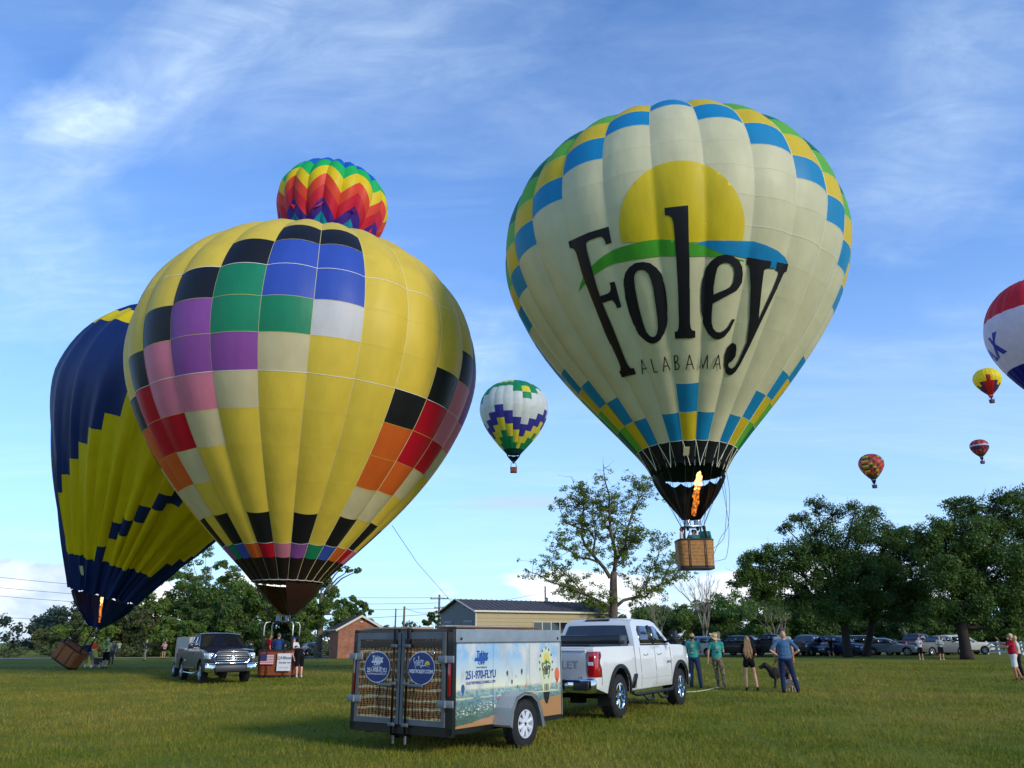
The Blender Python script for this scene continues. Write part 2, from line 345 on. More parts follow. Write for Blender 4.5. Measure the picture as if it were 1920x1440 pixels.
# ------------------------------------------------------------------ balloons
def fabric(name, col, tr=.30, var=.04):
    key = 'fabric_' + name
    if key in MATS: return MATS[key]
    m = bpy.data.materials.new(key); m.use_nodes = True; MATS[key] = m
    nt = m.node_tree; N = nt.nodes; L = nt.links; b = N['Principled BSDF']; c = lin(col)
    b.inputs['Roughness'].default_value = .48; b.inputs['Specular IOR Level'].default_value = .28
    tc = N.new('ShaderNodeTexCoord')
    n = N.new('ShaderNodeTexNoise'); n.inputs['Scale'].default_value = .55; n.inputs['Detail'].default_value = 6; L.new(tc.outputs['Object'], n.inputs['Vector'])
    mp = N.new('ShaderNodeMapping'); mp.inputs['Scale'].default_value = (1.6, 1.6, .6); L.new(tc.outputs['Object'], mp.inputs[0])
    n2 = N.new('ShaderNodeTexNoise'); n2.inputs['Scale'].default_value = 1.1; n2.inputs['Detail'].default_value = 4; L.new(mp.outputs[0], n2.inputs['Vector'])
    ad = N.new('ShaderNodeMath'); ad.operation = 'ADD'; L.new(n.outputs['Fac'], ad.inputs[0]); L.new(n2.outputs['Fac'], ad.inputs[1])
    r = N.new('ShaderNodeMapRange'); L.new(ad.outputs[0], r.inputs[0]); r.inputs[1].default_value = .75; r.inputs[2].default_value = 1.25; r.inputs[3].default_value = 1 - 2 * var; r.inputs[4].default_value = 1 + var
    x = N.new('ShaderNodeMix'); x.data_type = 'RGBA'; x.blend_type = 'MULTIPLY'; x.inputs[0].default_value = 1; x.inputs[6].default_value = (*c, 1); L.new(r.outputs[0], x.inputs[7])
    L.new(x.outputs[2], b.inputs['Base Color'])
    bp = N.new('ShaderNodeBump'); bp.inputs['Strength'].default_value = .28; bp.inputs['Distance'].default_value = .10; L.new(n2.outputs['Fac'], bp.inputs['Height']); L.new(bp.outputs[0], b.inputs['Normal'])
    t = N.new('ShaderNodeBsdfTranslucent'); L.new(x.outputs[2], t.inputs[0])
    a = N.new('ShaderNodeMixShader'); a.inputs[0].default_value = tr; L.new(b.outputs[0], a.inputs[1]); L.new(t.outputs[0], a.inputs[2]); L.new(a.outputs[0], N['Material Output'].inputs[0])
    return m
FC = dict(cream='#e2dab0', yel='#ecce4e', gold='#e6c52c', blue='#1d8fc4', grn='#6cbb3a', dgrn='#1f7d52', blk='#17181c', nblk='#0e0e12', royal='#3c5cbf', white='#d9d8da', tan='#dccfa4', pur='#9654a8', pink='#e0849f', red='#c5142c',
          orange='#e26a2a', emer='#228d66', brown='#231614', navy='#12285c', yel2='#ecd012', rred='#dd2136', rora='#ef4a2a', ryel='#f2cf17', rgrn='#22bb5b', rblu='#1767c4', rpur='#4a2a8e', rtea='#0f93a8', gwht='#d5d9d2', gpur='#3d3a93', gyel='#e6d243', ggrn='#1b8a55', gdk='#0d3b3a',
          xwht='#e2dbe6', xred='#d02a35', xblu='#15197e', syel='#f5dc24', sred='#c92a2e', spur='#5b3560', sorg='#e5713a', sdk='#4c5249', smar='#a84452', rnk='#c4595b')
FABTR = dict(blk=.04, nblk=.02, navy=.10, brown=.05)
def fab(k): return fabric(k, FC[k], FABTR.get(k, .30))
TAPE = M('load_tape_webbing', '#e9e6dc', .7); TAPEY = M('seam_tape_yellow', '#d9cf7a', .7); TAPED = M('seam_tape_dark', '#5f6650', .8)
CABLE = M('cable_steel', '#3b3d40', .5, .6)
def prof(w, q):
    ze, a, b, n, rm = q; w = np.asarray(w, float)
    lo = rm + (1 - rm) * (1 - (1 - np.clip(w / ze, 0, 1)) ** a) ** b
    hi = np.sqrt(np.maximum(0, 1 - np.clip((w - ze) / (1 - ze), 0, 1) ** n))
    return np.where(w < ze, lo, hi)
class Env:
    def __init__(s, p, Y, N, az0, bulge=.02, wrinkle=None, warp=None):
        s.B = np.array([p[0], Y, p[1]]); s.L, s.Rd = p[4], p[5]; s.q = p[6:]; s.N = N; s.d = 2 * math.pi / N; s.az0 = R(az0); s.A = bulge; s.wr = wrinkle; s.warp = warp
        a = np.array([math.sin(p[2]), math.sin(p[3]), 0.]); a[2] = math.sqrt(1 - a[0] ** 2 - a[1] ** 2)
        e1 = np.cross([0, 1, 0], a); e1 /= np.linalg.norm(e1); s.e1, s.e2, s.a = e1, np.cross(a, e1), a
    def pt(s, az, w, off=0., flat=False):
        az, w = np.broadcast_arrays(np.asarray(az, float), np.asarray(w, float)); w0 = w
        if s.warp is not None: w = np.clip(w + s.warp(az, w), 0, 1)
        r = prof(w, s.q) * s.Rd
        e = .004; r2 = prof(np.clip(w + e, 0, 1), s.q) * s.Rd; r1 = prof(np.clip(w - e, 0, 1), s.q) * s.Rd
        dr = (r2 - r1) / ((np.clip(w + e, 0, 1) - np.clip(w - e, 0, 1)) * s.L); nr = 1 / np.sqrt(1 + dr * dr); nz = -dr * nr
        x = ((az - s.az0) / s.d + .5) % 1.0
        bul = ((1 - (2 * x - 1) ** 2) - .6) * s.A * s.Rd * np.clip(r / s.Rd * 1.6, .1, 1)
        if s.wr is not None: bul = bul + s.wr(az, w)
        rr = r + (bul + off) * nr; zz = w * s.L + (bul + off) * nz
        P = s.B + zz[..., None] * s.a + rr[..., None] * (np.cos(az)[..., None] * s.e1 + np.sin(az)[..., None] * s.e2)
        return P
    def patch(s, az_a, az_b, w_a, w_b, nu, nw, off=0., scallop=0):
        az = np.linspace(az_a, az_b, nu + 1); w = np.linspace(w_a, w_b, nw + 1)
        A, W_ = np.meshgrid(az, w)
        if scallop: W_ = W_ + scallop * np.clip(1 - (W_ - w_a) / .03, 0, 1) * (1 - (2 * ((A - az_a) / (az_b - az_a)) - 1) ** 2)
        P = s.pt(A, W_, off).reshape(-1, 3); k = nu + 1
        F = [(j * k + i, j * k + i + 1, (j + 1) * k + i + 1, (j + 1) * k + i) for j in range(nw) for i in range(nu)]
        return P, F
WICK = None
def local(P, o): return np.asarray(P) - np.array(o)
def wicker_mat(name, c1, c2, sc=1.):
    if name in MATS: return MATS[name]
    m = bpy.data.materials.new(name); m.use_nodes = True; MATS[name] = m; nt = m.node_tree; N = nt.nodes; L = nt.links; b = N['Principled BSDF']
    b.inputs['Roughness'].default_value = .55
    tc = N.new('ShaderNodeTexCoord')
    w1 = N.new('ShaderNodeTexWave'); w1.bands_direction = 'Z'; w1.inputs['Scale'].default_value = 5.5 * sc; w1.inputs['Distortion'].default_value = 2; w1.inputs['Detail'].default_value = 3; L.new(tc.outputs['Object'], w1.inputs[0])
    n = N.new('ShaderNodeTexNoise'); n.inputs['Scale'].default_value = 9; n.inputs['Detail'].default_value = 5; L.new(tc.outputs['Object'], n.inputs[0])
    mu = N.new('ShaderNodeMath'); mu.operation = 'MULTIPLY_ADD'; L.new(w1.outputs['Fac'], mu.inputs[0]); mu.inputs[1].default_value = .6; L.new(n.outputs['Fac'], mu.inputs[2])
    cr = N.new('ShaderNodeValToRGB'); L.new(mu.outputs[0], cr.inputs[0]); e = cr.color_ramp.elements; e[0].position = .35; e[0].color = (*lin(c1), 1); e[1].position = .95; e[1].color = (*lin(c2), 1)
    L.new(cr.outputs[0], b.inputs['Base Color'])
    bp = N.new('ShaderNodeBump'); bp.inputs['Strength'].default_value = .5; bp.inputs['Distance'].default_value = .02; L.new(w1.outputs['Fac'], bp.inputs['Height']); L.new(bp.outputs[0], b.inputs['Normal'])
    return m
WICKER = wicker_mat('wicker', '#4e2c14', '#b8803f'); WICKER_RED = wicker_mat('wicker_red', '#4a1d0e', '#9c5228')
LEATH = M('leather_trim', '#35241a', .55, bump=.2); LEATHB = M('dark_leather', '#1b1716', .5); CHROME = M('burner_steel', '#c9ccd2', .22, 1); BLKM = M('black_metal', '#17181a', .4, .3); WHITEP = M('white_plastic', '#e8e8ea', .4)
def basket_parts(root, W, D, Hh, mat, taper=.94, rim=LEATH, mtx=None, fine=True, straps=2):
    """wicker basket with the origin at the middle of its base"""
    mtx = mtx or Matrix.Identity(4)
    nu, nv = (96, 40) if fine else (28, 6)
    V = []; F = []
    def sec(t, k, z):
        e = .38
        c, s_ = math.cos(t), math.sin(t)
        return Vector((k * W / 2 * math.copysign(abs(c) ** e, c), k * D / 2 * math.copysign(abs(s_) ** e, s_), z))
    for j in range(nv + 1):
        z = Hh * j / nv; k = taper + (1 - taper) * (j / nv)
        for i in range(nu):
            t = 2 * math.pi * i / nu
            kk = k + (.012 * (1 if (i // 2 + j) % 2 else -1) if fine else 0); V.append(mtx @ sec(t, kk, z))
    for j in range(nv):
        for i in range(nu): F.append((j * nu + i, j * nu + (i + 1) % nu, (j + 1) * nu + (i + 1) % nu, (j + 1) * nu + i))
    F.append(tuple(range(nu - 1, -1, -1)))
    b0 = len(V)
    for j in (nv, 2):
        for i in range(nu): V.append(mtx @ sec(2 * math.pi * i / nu, .92, Hh * j / nv))
    for i in range(nu):
        F.append((nv * nu + i, nv * nu + (i + 1) % nu, b0 + (i + 1) % nu, b0 + i)); F.append((b0 + i, b0 + (i + 1) % nu, b0 + nu + (i + 1) % nu, b0 + nu + i))
    F.append(tuple(b0 + nu + i for i in range(nu)))
    bk = mesh_obj('basket', V, F, mat, root, True)
    mb = MB(); mb.tube([mtx @ (sec(2 * math.pi * i / 48, .97, Hh)) for i in range(49)], .045, 8, cap=False); mb.build('rim', rim, bk, True)
    mb = MB()
    for z0, z1 in ((0.0, .11),):
        q = [[mtx @ sec(2 * math.pi * i / 48, taper * 1.025, z) for i in range(48)] for z in (z0, z1)]
        mb.add(q[0] + q[1], [(i, (i + 1) % 48, 48 + (i + 1) % 48, 48 + i) for i in range(48)])
    mb.build('skid_band', LEATHB if rim is LEATH else rim, bk, True)
    if fine:
        for k in range(straps):
            x = (k - (straps - 1) / 2) * W * .44
            for sy in (-1, 1):
                mb = MB()
                for dx in (-.03, .03): mb.tube([mtx @ Vector((x + dx, sy * D / 2 * 1.0, Hh * .98)), mtx @ Vector((x + dx, sy * D / 2 * (taper + .02), .05))], .014, 5)
                mb.build('strap', LEATHB, bk, True)
    return bk
def burner_rig(root, W, D, Hh, zf, mat_pole, n_b=2, mtx=None, fw=.5, bent=False):
    """four uprights from the basket corners to a square frame at height zf that carries the burners"""
    mtx = mtx or Matrix.Identity(4)
    for sx in (-1, 1):
        for sy in (-1, 1):
            a = Vector((sx * W * .42, sy * D * .40, Hh)); b = Vector((sx * fw, sy * fw * .8, zf))
            mb = MB()
            if bent: mb.tube([mtx @ p for p in (a, Vector((a.x, a.y, zf - .18)), Vector((a.x * .93, a.y * .93, zf - .04)), Vector((a.x * .7, a.y * .7, zf)))], .03, 8)
            else: mb.tube([mtx @ a, mtx @ b], .038, 8)
            mb.build('upright', mat_pole, root, True)
    mb = MB(); c = [mtx @ Vector((sx * fw, sy * fw * .8, zf)) for sx, sy in ((-1, -1), (1, -1), (1, 1), (-1, 1), (-1, -1))]
    mb.tube(c, .028, 8, cap=False); mb.tube([mtx @ Vector((-fw, 0, zf)), mtx @ Vector((fw, 0, zf))], .03, 8); mb.build('burner_frame', CHROME if not bent else BLKM, root, True)
    for i in range(n_b):
        x = (i - (n_b - 1) / 2) * .42
        mb = MB(); mb.lathe([(0, -.16), (.05, -.16), (.07, -.05), (.05, 0), (.14, .01), (.15, .03)], 14)
        for v in mb.v: v.x += x; v.z += zf
        mb.v = [mtx @ v for v in mb.v]; bu = mb.build('burner', BLKM, root, True)
        mb = MB(); pts = []
        for k in range(0, 5 * 12 + 1):
            t = k / 12 * 2 * math.pi; pts.append(mtx @ Vector((x + .13 * math.cos(t), .13 * math.sin(t), zf + .03 + .05 * k / 12)))
        mb.tube(pts, .02, 5); mb.build('burner_coil', CHROME, bu, True)
def balloon(name_label, env, rows, colf, front, cat='balloon', merge=False, nu=5, scallop=0., back_from=0., tape_every=None, tape_col=TAPE, tape_w=.03, ring_rows=(), ring_col=TAPE, group=None, base=None, split=True, nsub=3, seamrows=(), seam_col=None):
    root = empty('hot_air_balloon', base, label=name_label, cat=cat, group=group)
    o = Vector(base); N = env.N
    for i in range(N):
        k = i - N // 2; azc = env.az0 + k * env.d
        deg_from = abs(((math.degrees(azc) - front + 180) % 360) - 180)
        isf = deg_from < 100
        a0, a1 = azc - env.d / 2, azc + env.d / 2
        lower = 0. if deg_from < 95 else back_from
        segs = []
        for j in range(len(rows) - 1):
            if rows[j + 1] <= lower: continue
            c = colf(k, j)
            w0 = max(rows[j], lower)
            if segs and segs[-1][2] == c and (merge or not isf): segs[-1][1] = rows[j + 1]
            else: segs.append([w0, rows[j + 1], c])
        if isf and split:
            g = empty('gore', (0, 0, 0), parent=root)
            for w0, w1, c in segs:
                n = max(2, int((w1 - w0) / .075 * nsub)) if not merge else max(3, int((w1 - w0) / .03))
                P, F = env.patch(a0, a1, w0, w1, nu, n, 0, scallop if w0 == 0 else 0)
                mesh_obj('panel', local(P, o), F, fab(c), g, True)
        else:
            V = []; F = []; mi = []; cs = []
            for w0, w1, c in segs:
                if c not in cs: cs.append(c)
                n = max(2, int((w1 - w0) / .04)); P, f = env.patch(a0, a1, w0, w1, 4, n)
                b = len(V); V += list(local(P, o)); F += [tuple(b + q for q in t) for t in f]; mi += [cs.index(c)] * len(f)
            mesh_obj('gore', V, F, [fab(c) for c in cs], root, True, mi)
    def ribbon(paths, w, name, mat):
        V = []; F = []
        for path, side in paths:
            b = len(V)
            for p, s_ in zip(path, side):
                V.append(p - s_ * w / 2 - np.array(o)); V.append(p + s_ * w / 2 - np.array(o))
            F += [(b + 2 * i, b + 2 * i + 1, b + 2 * i + 3, b + 2 * i + 2) for i in range(len(path) - 1)]
        return mesh_obj(name, V, F, mat, root, True)
    if tape_every:
        for i in range(N):
            az = env.az0 + (i + .5) * env.d
            if abs(((math.degrees(az) - front + 180) % 360) - 180) > 105: continue
            ws = np.linspace(0.0, .985, 60); P = env.pt(np.full(60, az), ws, .012); Q = env.pt(np.full(60, az + .01), ws, .012); s_ = Q - P; s_ /= np.linalg.norm(s_, axis=1)[:, None]
            ribbon([(P, s_)], tape_w, 'load_tape', tape_col)
    for w in seamrows:
        azs = np.linspace(R(front) - 1.8, R(front) + 1.8, 200); P = env.pt(azs, np.full(200, w), .006); Q = env.pt(azs, np.full(200, w + .004), .006); s_ = Q - P; s_ /= np.linalg.norm(s_, axis=1)[:, None]
        ribbon([(P, s_)], .014, 'seam', seam_col)
    for w in ring_rows:
        azs = np.linspace(R(front) - 1.9, R(front) + 1.9, 220); P = env.pt(azs, np.full(220, w), .010); Q = env.pt(azs, np.full(220, w + .004), .010); s_ = Q - P; s_ /= np.linalg.norm(s_, axis=1)[:, None]
        ribbon([(P, s_)], tape_w, 'tape_ring', ring_col)
    return root
def bvh_of(env, front):
    az = np.linspace(R(front) - 1.75, R(front) + 1.75, 420); w = np.linspace(.01, .97, 160); A, W_ = np.meshgrid(az, w); P = env.pt(A, W_).reshape(-1, 3); k = 420
    F = [(j * k + i, j * k + i + 1, (j + 1) * k + i + 1, (j + 1) * k + i) for j in range(159) for i in range(k - 1)]
    return BVHTree.FromPolygons([tuple(p) for p in P], F)
def printed(env, bvh, loops, step, off, name, mat, root, base, **k):
    """flat print laid on the fabric: 2D shape carried onto the envelope along the sight lines it was measured by"""
    P, F = fill(loops, step); V = []; bad = set(); o = Vector((0, 0, EYE)); ax = Vector(env.a); B = Vector(env.B)
    for i, (x, y) in enumerate(P):
        d = ray(x, y).normalized(); hit, n, _, _ = bvh.ray_cast(o, d)
        if hit is None: bad.add(i); V.append((0, 0, 0)); continue
        if n.dot(d) > 0: n = -n
        V.append(hit + n * off - Vector(base))
    F = [f for f in F if not any(i in bad for i in f)]
    return mesh_obj(name, V, F, mat, root, True, **k)
def scoop(env, root, base, foot, rb, n=12, arc=(0, 360), gap=.03, mat=None, drop=.0, top=.0, name='scoop'):
    """cloth skirt from the mouth ring down to the burner; its scalloped upper edge leaves lens-shaped gaps"""
    foot = np.array(foot); V = []; F = []; a0, a1 = R(arc[0]), R(arc[1]); m = n * 6; nr = 8
    az = np.linspace(a0, a1, m + 1)
    x = (np.linspace(0, n, m + 1)) % 1.0
    gp = gap * np.sin(np.pi * x)
    for j in range(nr + 1):
        t = j / nr
        for i in range(m + 1):
            p = env.pt(az[i], top, -.03); p = p - np.array(env.a) * (gp[i] * 7 + .05)
            q = foot + rb * (np.cos(az[i]) * env.e1 + np.sin(az[i]) * env.e2)
            pp = p * (1 - t) + q * t
            c = env.B * (1 - t) + foot * t
            pp = pp + (pp - c) * (.10 * math.sin(math.pi * t))
            V.append(pp - np.array(base))
    k = m + 1
    F = [(j * k + i, j * k + i + 1, (j + 1) * k + i + 1, (j + 1) * k + i) for j in range(nr) for i in range(m)]
    return mesh_obj(name, V, F, mat or fab('nblk'), root, True)
def cables(env, root, base, corners, every=1, mat=CABLE, r=.010, w=0., front=None):
    for i in range(0, env.N, every):
        az = env.az0 + (i + .5) * env.d
        p = env.pt(az, w, .0) - np.array(base); c = min(corners, key=lambda q: (Vector(p) - q).length)
        MB().tube([p, c], r, 4).build('cable', mat, root)
def fire_mat(name, lo, hi, st):
    m = bpy.data.materials.new(name); m.use_nodes = True; nt = m.node_tree; N = nt.nodes; L = nt.links; N.clear()
    o = N.new('ShaderNodeOutputMaterial'); e = N.new('ShaderNodeEmission'); L.new(e.outputs[0], o.inputs[0]); e.inputs[1].default_value = st
    g = N.new('ShaderNodeNewGeometry'); n = N.new('ShaderNodeTexNoise'); n.inputs['Scale'].default_value = 9; n.inputs['Detail'].default_value = 5; n.inputs['Roughness'].default_value = .7; L.new(g.outputs['Position'], n.inputs[0])
    r = N.new('ShaderNodeValToRGB'); q = r.color_ramp.elements; q[0].position = .40; q[0].color = (*lo, 1); q[1].position = .62; q[1].color = (*hi, 1); L.new(n.outputs['Fac'], r.inputs[0]); L.new(r.outputs[0], e.inputs[0]); return m
FIRE = fire_mat('flame', (.10, .016, .003), (1., .30, .04), 1.0); FIREH = fire_mat('flame_core', (1., .32, .05), (1., .74, .34), 2.0)
def flame(root, p0, p1, r, seed=1):
    rr = random.Random(seed); core = None
    for nm, mat, k, kk in (('flame', FIRE, 1., 0), ('flame_core', FIREH, 1.12, .52)):
        V = []; F = []; n = 12; m = 26
        for j in range(m + 1):
            t = j / m; c = Vector(p0).lerp(Vector(p1), kk + t * (1 - kk)); rad = r * k * (.45 + .75 * math.sin(math.pi * min(1, t * .9 + .12)) + .25 * rr.random()) * (1 if t < .93 else .3)
            cx_ = .25 * r * math.sin(t * 17 + seed)
            for i in range(n):
                th = 2 * math.pi * i / n; q = rad * (1 + .45 * (rr.random() - .5)); V.append(c + Vector((q * math.cos(th) + cx_, q * math.sin(th), .05 * rr.random())))
        F = [(j * n + i, j * n + (i + 1) % n, (j + 1) * n + (i + 1) % n, (j + 1) * n + i) for j in range(m) for i in range(n)]
        o = mesh_obj(nm, V, F, mat, root if core is None else core, False); core = core or o
# ---- the big cream balloon in flight
FW = [0, .054, .111, .167, .225, .283, .345, .408, .470, .535, .603, .670, .745, .815, .88, .935, .975, 1.]
def cream_col(k, r):
    k = abs(k) if abs(k) <= 12 else 12
    if r == 0 or (k > 8 and r < 3): return 'blk'
    bt = 13 - k
    bb = {0: 2, 1: 1, 2: 0, 3: 1, 4: 2, 5: 3, 6: 4, 7: 5}.get(k, 5)
    if bt <= bb: bt = bb
    if r == bt: return 'blue'
    if r > bt: return {1: 'gold', 2: 'grn'}.get(r - bt, 'dgrn')
    if r == bb: return 'blue'
    if k == 0: return 'gold' if r == 1 else 'cream'
    if k in (1, 2, 3): return 'cream'
    if r < bb: return {1: 'gold', 2: 'grn'}.get(bb - r, 'dgrn')
    return 'cream'
pF = [7.6406, 8.3911, .009, .035, 17.0362, 7.985, .6154, 1.7521, 1.2641, 2.1975, .1978]
EF = Env(pF, 33, 25, -99.2, .020)
baseF = at(1305, 1068, 33)
RF = balloon('huge cream balloon with a black word and yellow sun, basket lifting above the pickup truck', EF, FW, cream_col, -99, base=baseF, tape_every=1, tape_w=.020, tape_col=M('cream_tape', '#e8e4c8', .7), ring_rows=(.470, .054), seamrows=(.111, .167, .225, .283, .345, .408, .535, .603, .670, .745, .815), seam_col=M('seam_cream', '#e2dfb9', .7), ring_col=M('cream_tape', '#e8e4c8', .7), scallop=.008, nsub=4, nu=6)
bvF = bvh_of(EF, -99)
def A8(ox, oy, pts): return [(ox + x / 8, oy + y / 8) for x, y in pts]
def tr(parts):
    out = []
    for k, pts in parts: out += A8(*{'A': (1060, 370), 'B': (1280, 370), 'C': (1060, 540), 'D': (1280, 540)}[k], pts)
    return out
LET = {}
LET['F'] = [tr([('A', [(50, 665), (350, 530), (650, 440), (692, 682), (612, 708), (590, 640), (560, 600), (520, 590), (420, 620), (340, 655), (312, 690), (330, 800), (400, 1060)]), ('C', [(485, 0), (525, 120), (640, 80), (675, 50)]), ('A', [(682, 1370), (680, 1330), (665, 1280), (740, 1262)]), ('C', [(842, 280), (778, 302), (750, 230), (710, 185), (680, 182), (560, 222), (720, 600), (900, 1060), (950, 1165), (985, 1200), (1030, 1195), (1062, 1285), (850, 1338), (808, 1248), (828, 1240), (828, 1180), (790, 1080), (600, 660), (345, 10)]), ('A', [(270, 1180), (170, 830), (140, 780), (105, 758), (72, 765)])])]
LET['o'] = [tr([('A', [(880, 1240), (905, 1130), (960, 1050), (1050, 985), (1160, 968), (1270, 985), (1370, 1060), (1440, 1150), (1490, 1300)]), ('C', [(1512, 50), (1535, 250), (1535, 420), (1520, 560), (1480, 680), (1420, 780), (1370, 815), (1320, 832), (1270, 825), (1220, 800), (1110, 700), (1020, 540), (960, 380), (900, 150), (883, 0)])]),
            tr([('A', [(1035, 1200), (1050, 1140), (1090, 1095), (1150, 1085), (1200, 1100), (1250, 1150), (1280, 1230)]), ('C', [(1315, 0), (1345, 200), (1380, 450), (1388, 600), (1370, 690), (1345, 722), (1315, 732), (1270, 715), (1220, 660), (1170, 520), (1110, 300), (1050, 0)])])]
LET['l'] = [tr([('A', [(1490, 160), (1840, 122), (1850, 600), (1862, 1000), (1862, 1350)]), ('D', [(105, 0), (108, 520), (120, 600), (140, 632), (185, 640), (185, 742)]), ('C', [(1650, 758), (1642, 655), (1680, 645), (1700, 600), (1705, 500), (1690, 0)]), ('A', [(1670, 1000), (1640, 560), (1625, 400), (1600, 310), (1560, 275), (1497, 270)])])]
LET['e'] = [tr([('B', [(275, 1360), (290, 1250), (350, 1060), (430, 950), (530, 880), (640, 858), (750, 880), (840, 950), (885, 1040), (895, 1160), (880, 1280)]), ('D', [(830, 0), (800, 40), (450, 230), (435, 400), (435, 520), (455, 600), (500, 655), (560, 662), (620, 630), (680, 570), (740, 460), (775, 470), (700, 630), (620, 730), (540, 765), (460, 755), (380, 680), (310, 540), (275, 350), (270, 150)])]),
            tr([('D', [(465, 95), (462, 0)]), ('B', [(490, 1180), (520, 1060), (570, 1000), (640, 975), (710, 990), (760, 1050), (772, 1130), (755, 1270), (715, 1335), (640, 1380)])])]
LET['y'] = [tr([('B', [(960, 898), (1325, 960), (1305, 1060), (1250, 1065), (1215, 1100), (1200, 1200)]), ('D', [(1180, 0), (1130, 480), (1350, 0)]), ('B', [(1430, 1150), (1430, 1110), (1390, 1085), (1410, 972), (1580, 1000), (1555, 1112), (1520, 1125), (1490, 1190)]), ('D', [(1410, 0), (1150, 540), (1000, 860), (860, 1140), (790, 1250), (740, 1295), (700, 1305), (660, 1285), (625, 1230), (615, 1150), (625, 1000), (660, 890), (710, 835), (760, 820), (800, 850), (805, 920), (790, 1020), (740, 1090), (690, 1125), (682, 1160), (700, 1190), (730, 1205), (780, 1180), (840, 1080), (960, 800), (1000, 450), (1015, 0)]), ('B', [(1010, 1200), (1000, 1060), (985, 1020), (950, 1005)])])]
SUNP = [(1278.5 + 117.4 * math.cos(t), 419.8 - 118.5 * math.sin(t)) for t in np.linspace(R(-17), R(197), 48)]
GRNP = tr([('A', [(200, 1420), (230, 1300), (270, 1200), (400, 1030), (480, 950), (600, 860), (720, 790), (850, 740), (1000, 700), (1180, 655), (1400, 628), (1640, 645)]), ('B', [(100, 680), (220, 695), (370, 745), (560, 840), (760, 900), (950, 955), (860, 950), (550, 905), (370, 880), (100, 887)]), ('A', [(1640, 885), (1420, 882), (1100, 920), (760, 985), (600, 1050), (430, 1165), (300, 1290)])])
BLUP = tr([('B', [(200, 685), (370, 648), (700, 650), (1060, 660), (1250, 720), (1420, 800), (1530, 900), (1575, 980), (1565, 1030), (1400, 1075), (1310, 1065), (1200, 950), (960, 915), (800, 880), (600, 850), (400, 760)])])
GR = empty('printed_emblem', (0, 0, 0), parent=RF)
printed(EF, bvF, [SUNP], 5, .018, 'sun_disc', fabric('sunprint', '#ddc21e', .2), GR, baseF)
printed(EF, bvF, [GRNP], 5, .022, 'green_hill', fabric('greenprint', '#4aa32c', .2), GR, baseF)
printed(EF, bvF, [BLUP], 5, .026, 'blue_wave', fabric('blueprint', '#0f85bb', .2), GR, baseF)
INK = fabric('ink', '#15151c', .03)
for ch in 'Foley': printed(EF, bvF, LET[ch], 4, .034, 'letter', INK, GR, baseF)
def stroke_loops(paths, w):
    out = []
    for path in paths:
        for a, b in zip(path[:-1], path[1:]):
            d = Vector((b[0] - a[0], b[1] - a[1])); 
            if d.length < 1e-6: continue
            d.normalize(); n = Vector((-d.y, d.x)) * w / 2; a_ = Vector(a) - d * w * .25; b_ = Vector(b) + d * w * .25
            out.append([tuple(a_ + n), tuple(b_ + n), tuple(b_ - n), tuple(a_ - n)])
    return out
ALA = [('C', [[(1160, 1285), (1140, 1070), (1250, 1272)], [(1152, 1210), (1212, 1195)]]), ('C', [[(1290, 1058), (1340, 1255), (1388, 1250)]]), ('C', [[(1470, 1245), (1487, 1030), (1565, 1225)], [(1478, 1170), (1535, 1158)]]),
       ('C', [[(1660, 1212), (1640, 1010), (1680, 1010), (1697, 1045), (1690, 1085), (1650, 1108), (1700, 1115), (1720, 1160), (1705, 1200), (1660, 1212)]]), ('D', [[(50, 1215), (98, 1000), (155, 1205)], [(68, 1140), (140, 1132)]]),
       ('D', [[(243, 1200), (268, 1000), (305, 1195), (372, 1000), (368, 1200)]]), ('D', [[(452, 1205), (530, 1000), (550, 1205)], [(478, 1135), (545, 1130)]])]
for kk, paths in ALA:
    loops = stroke_loops([A8(*{'C': (1060, 540), 'D': (1280, 540)}[kk], p) for p in paths], 1.9)
    V = []; F = []
    for lp in loops:
        b = len(V)
        for x, y in lp:
            d = ray(x, y).normalized(); hit, n, _, _ = bvF.ray_cast(Vector((0, 0, EYE)), d); n = n if n.dot(d) < 0 else -n; V.append(hit + n * (.05 + .002 * len(V)) - baseF)
        F.append((b, b + 1, b + 2, b + 3))
    mesh_obj('letter', V, F, INK, GR)
BK = basket_parts(RF, 1.50, 1.15, 1.18, WICKER)
fz = (at(1296, 988, 33) - baseF).z
burner_rig(RF, 1.15, 1.15, 1.18, fz, M('padded_pole', '#26211f', .7), 2, fw=.40)
scF = scoop(EF, RF, baseF, at(1296, 973, 33), .42, 10, (-32, 212), .028, fab('nblk'))
cornF = [Vector((sx * .4 + (at(1296, 988, 33) - baseF).x * 0, sy * .32, fz)) for sx in (-1, 1) for sy in (-1, 1)]
cables(EF, RF, baseF, cornF, 2)
mbt = []
for i in range(EF.N):     # paired load tapes drawn together at the mouth
    az = EF.az0 + (i + .5) * EF.d
    tgt = EF.az0 + (2 * (i // 2) + 1.0) * EF.d
    if abs(((math.degrees(az) + 99 + 180) % 360) - 180) > 100: continue
    ts = np.linspace(0, 1, 8); P = EF.pt(az * (1 - ts) + tgt * ts, .054 * (1 - ts), .03) - np.array(baseF); MB().tube(list(P), .013, 5).build('load_line', M('cream_tape', '#e8e4c8', .7), RF)
mbp = MB(); pm = EF.pt(R(-103), .033, .10) - np.array(baseF)
mbp.box(pm, (.24, .02, .40), (R(43), 0, 0)); mbp.build('data_pouch', M('pouch', '#c9bd92', .6), RF)
flame(RF, at(1301, 968, 33) - baseF, at(1312, 884, 33.6) - baseF, .10, 3)
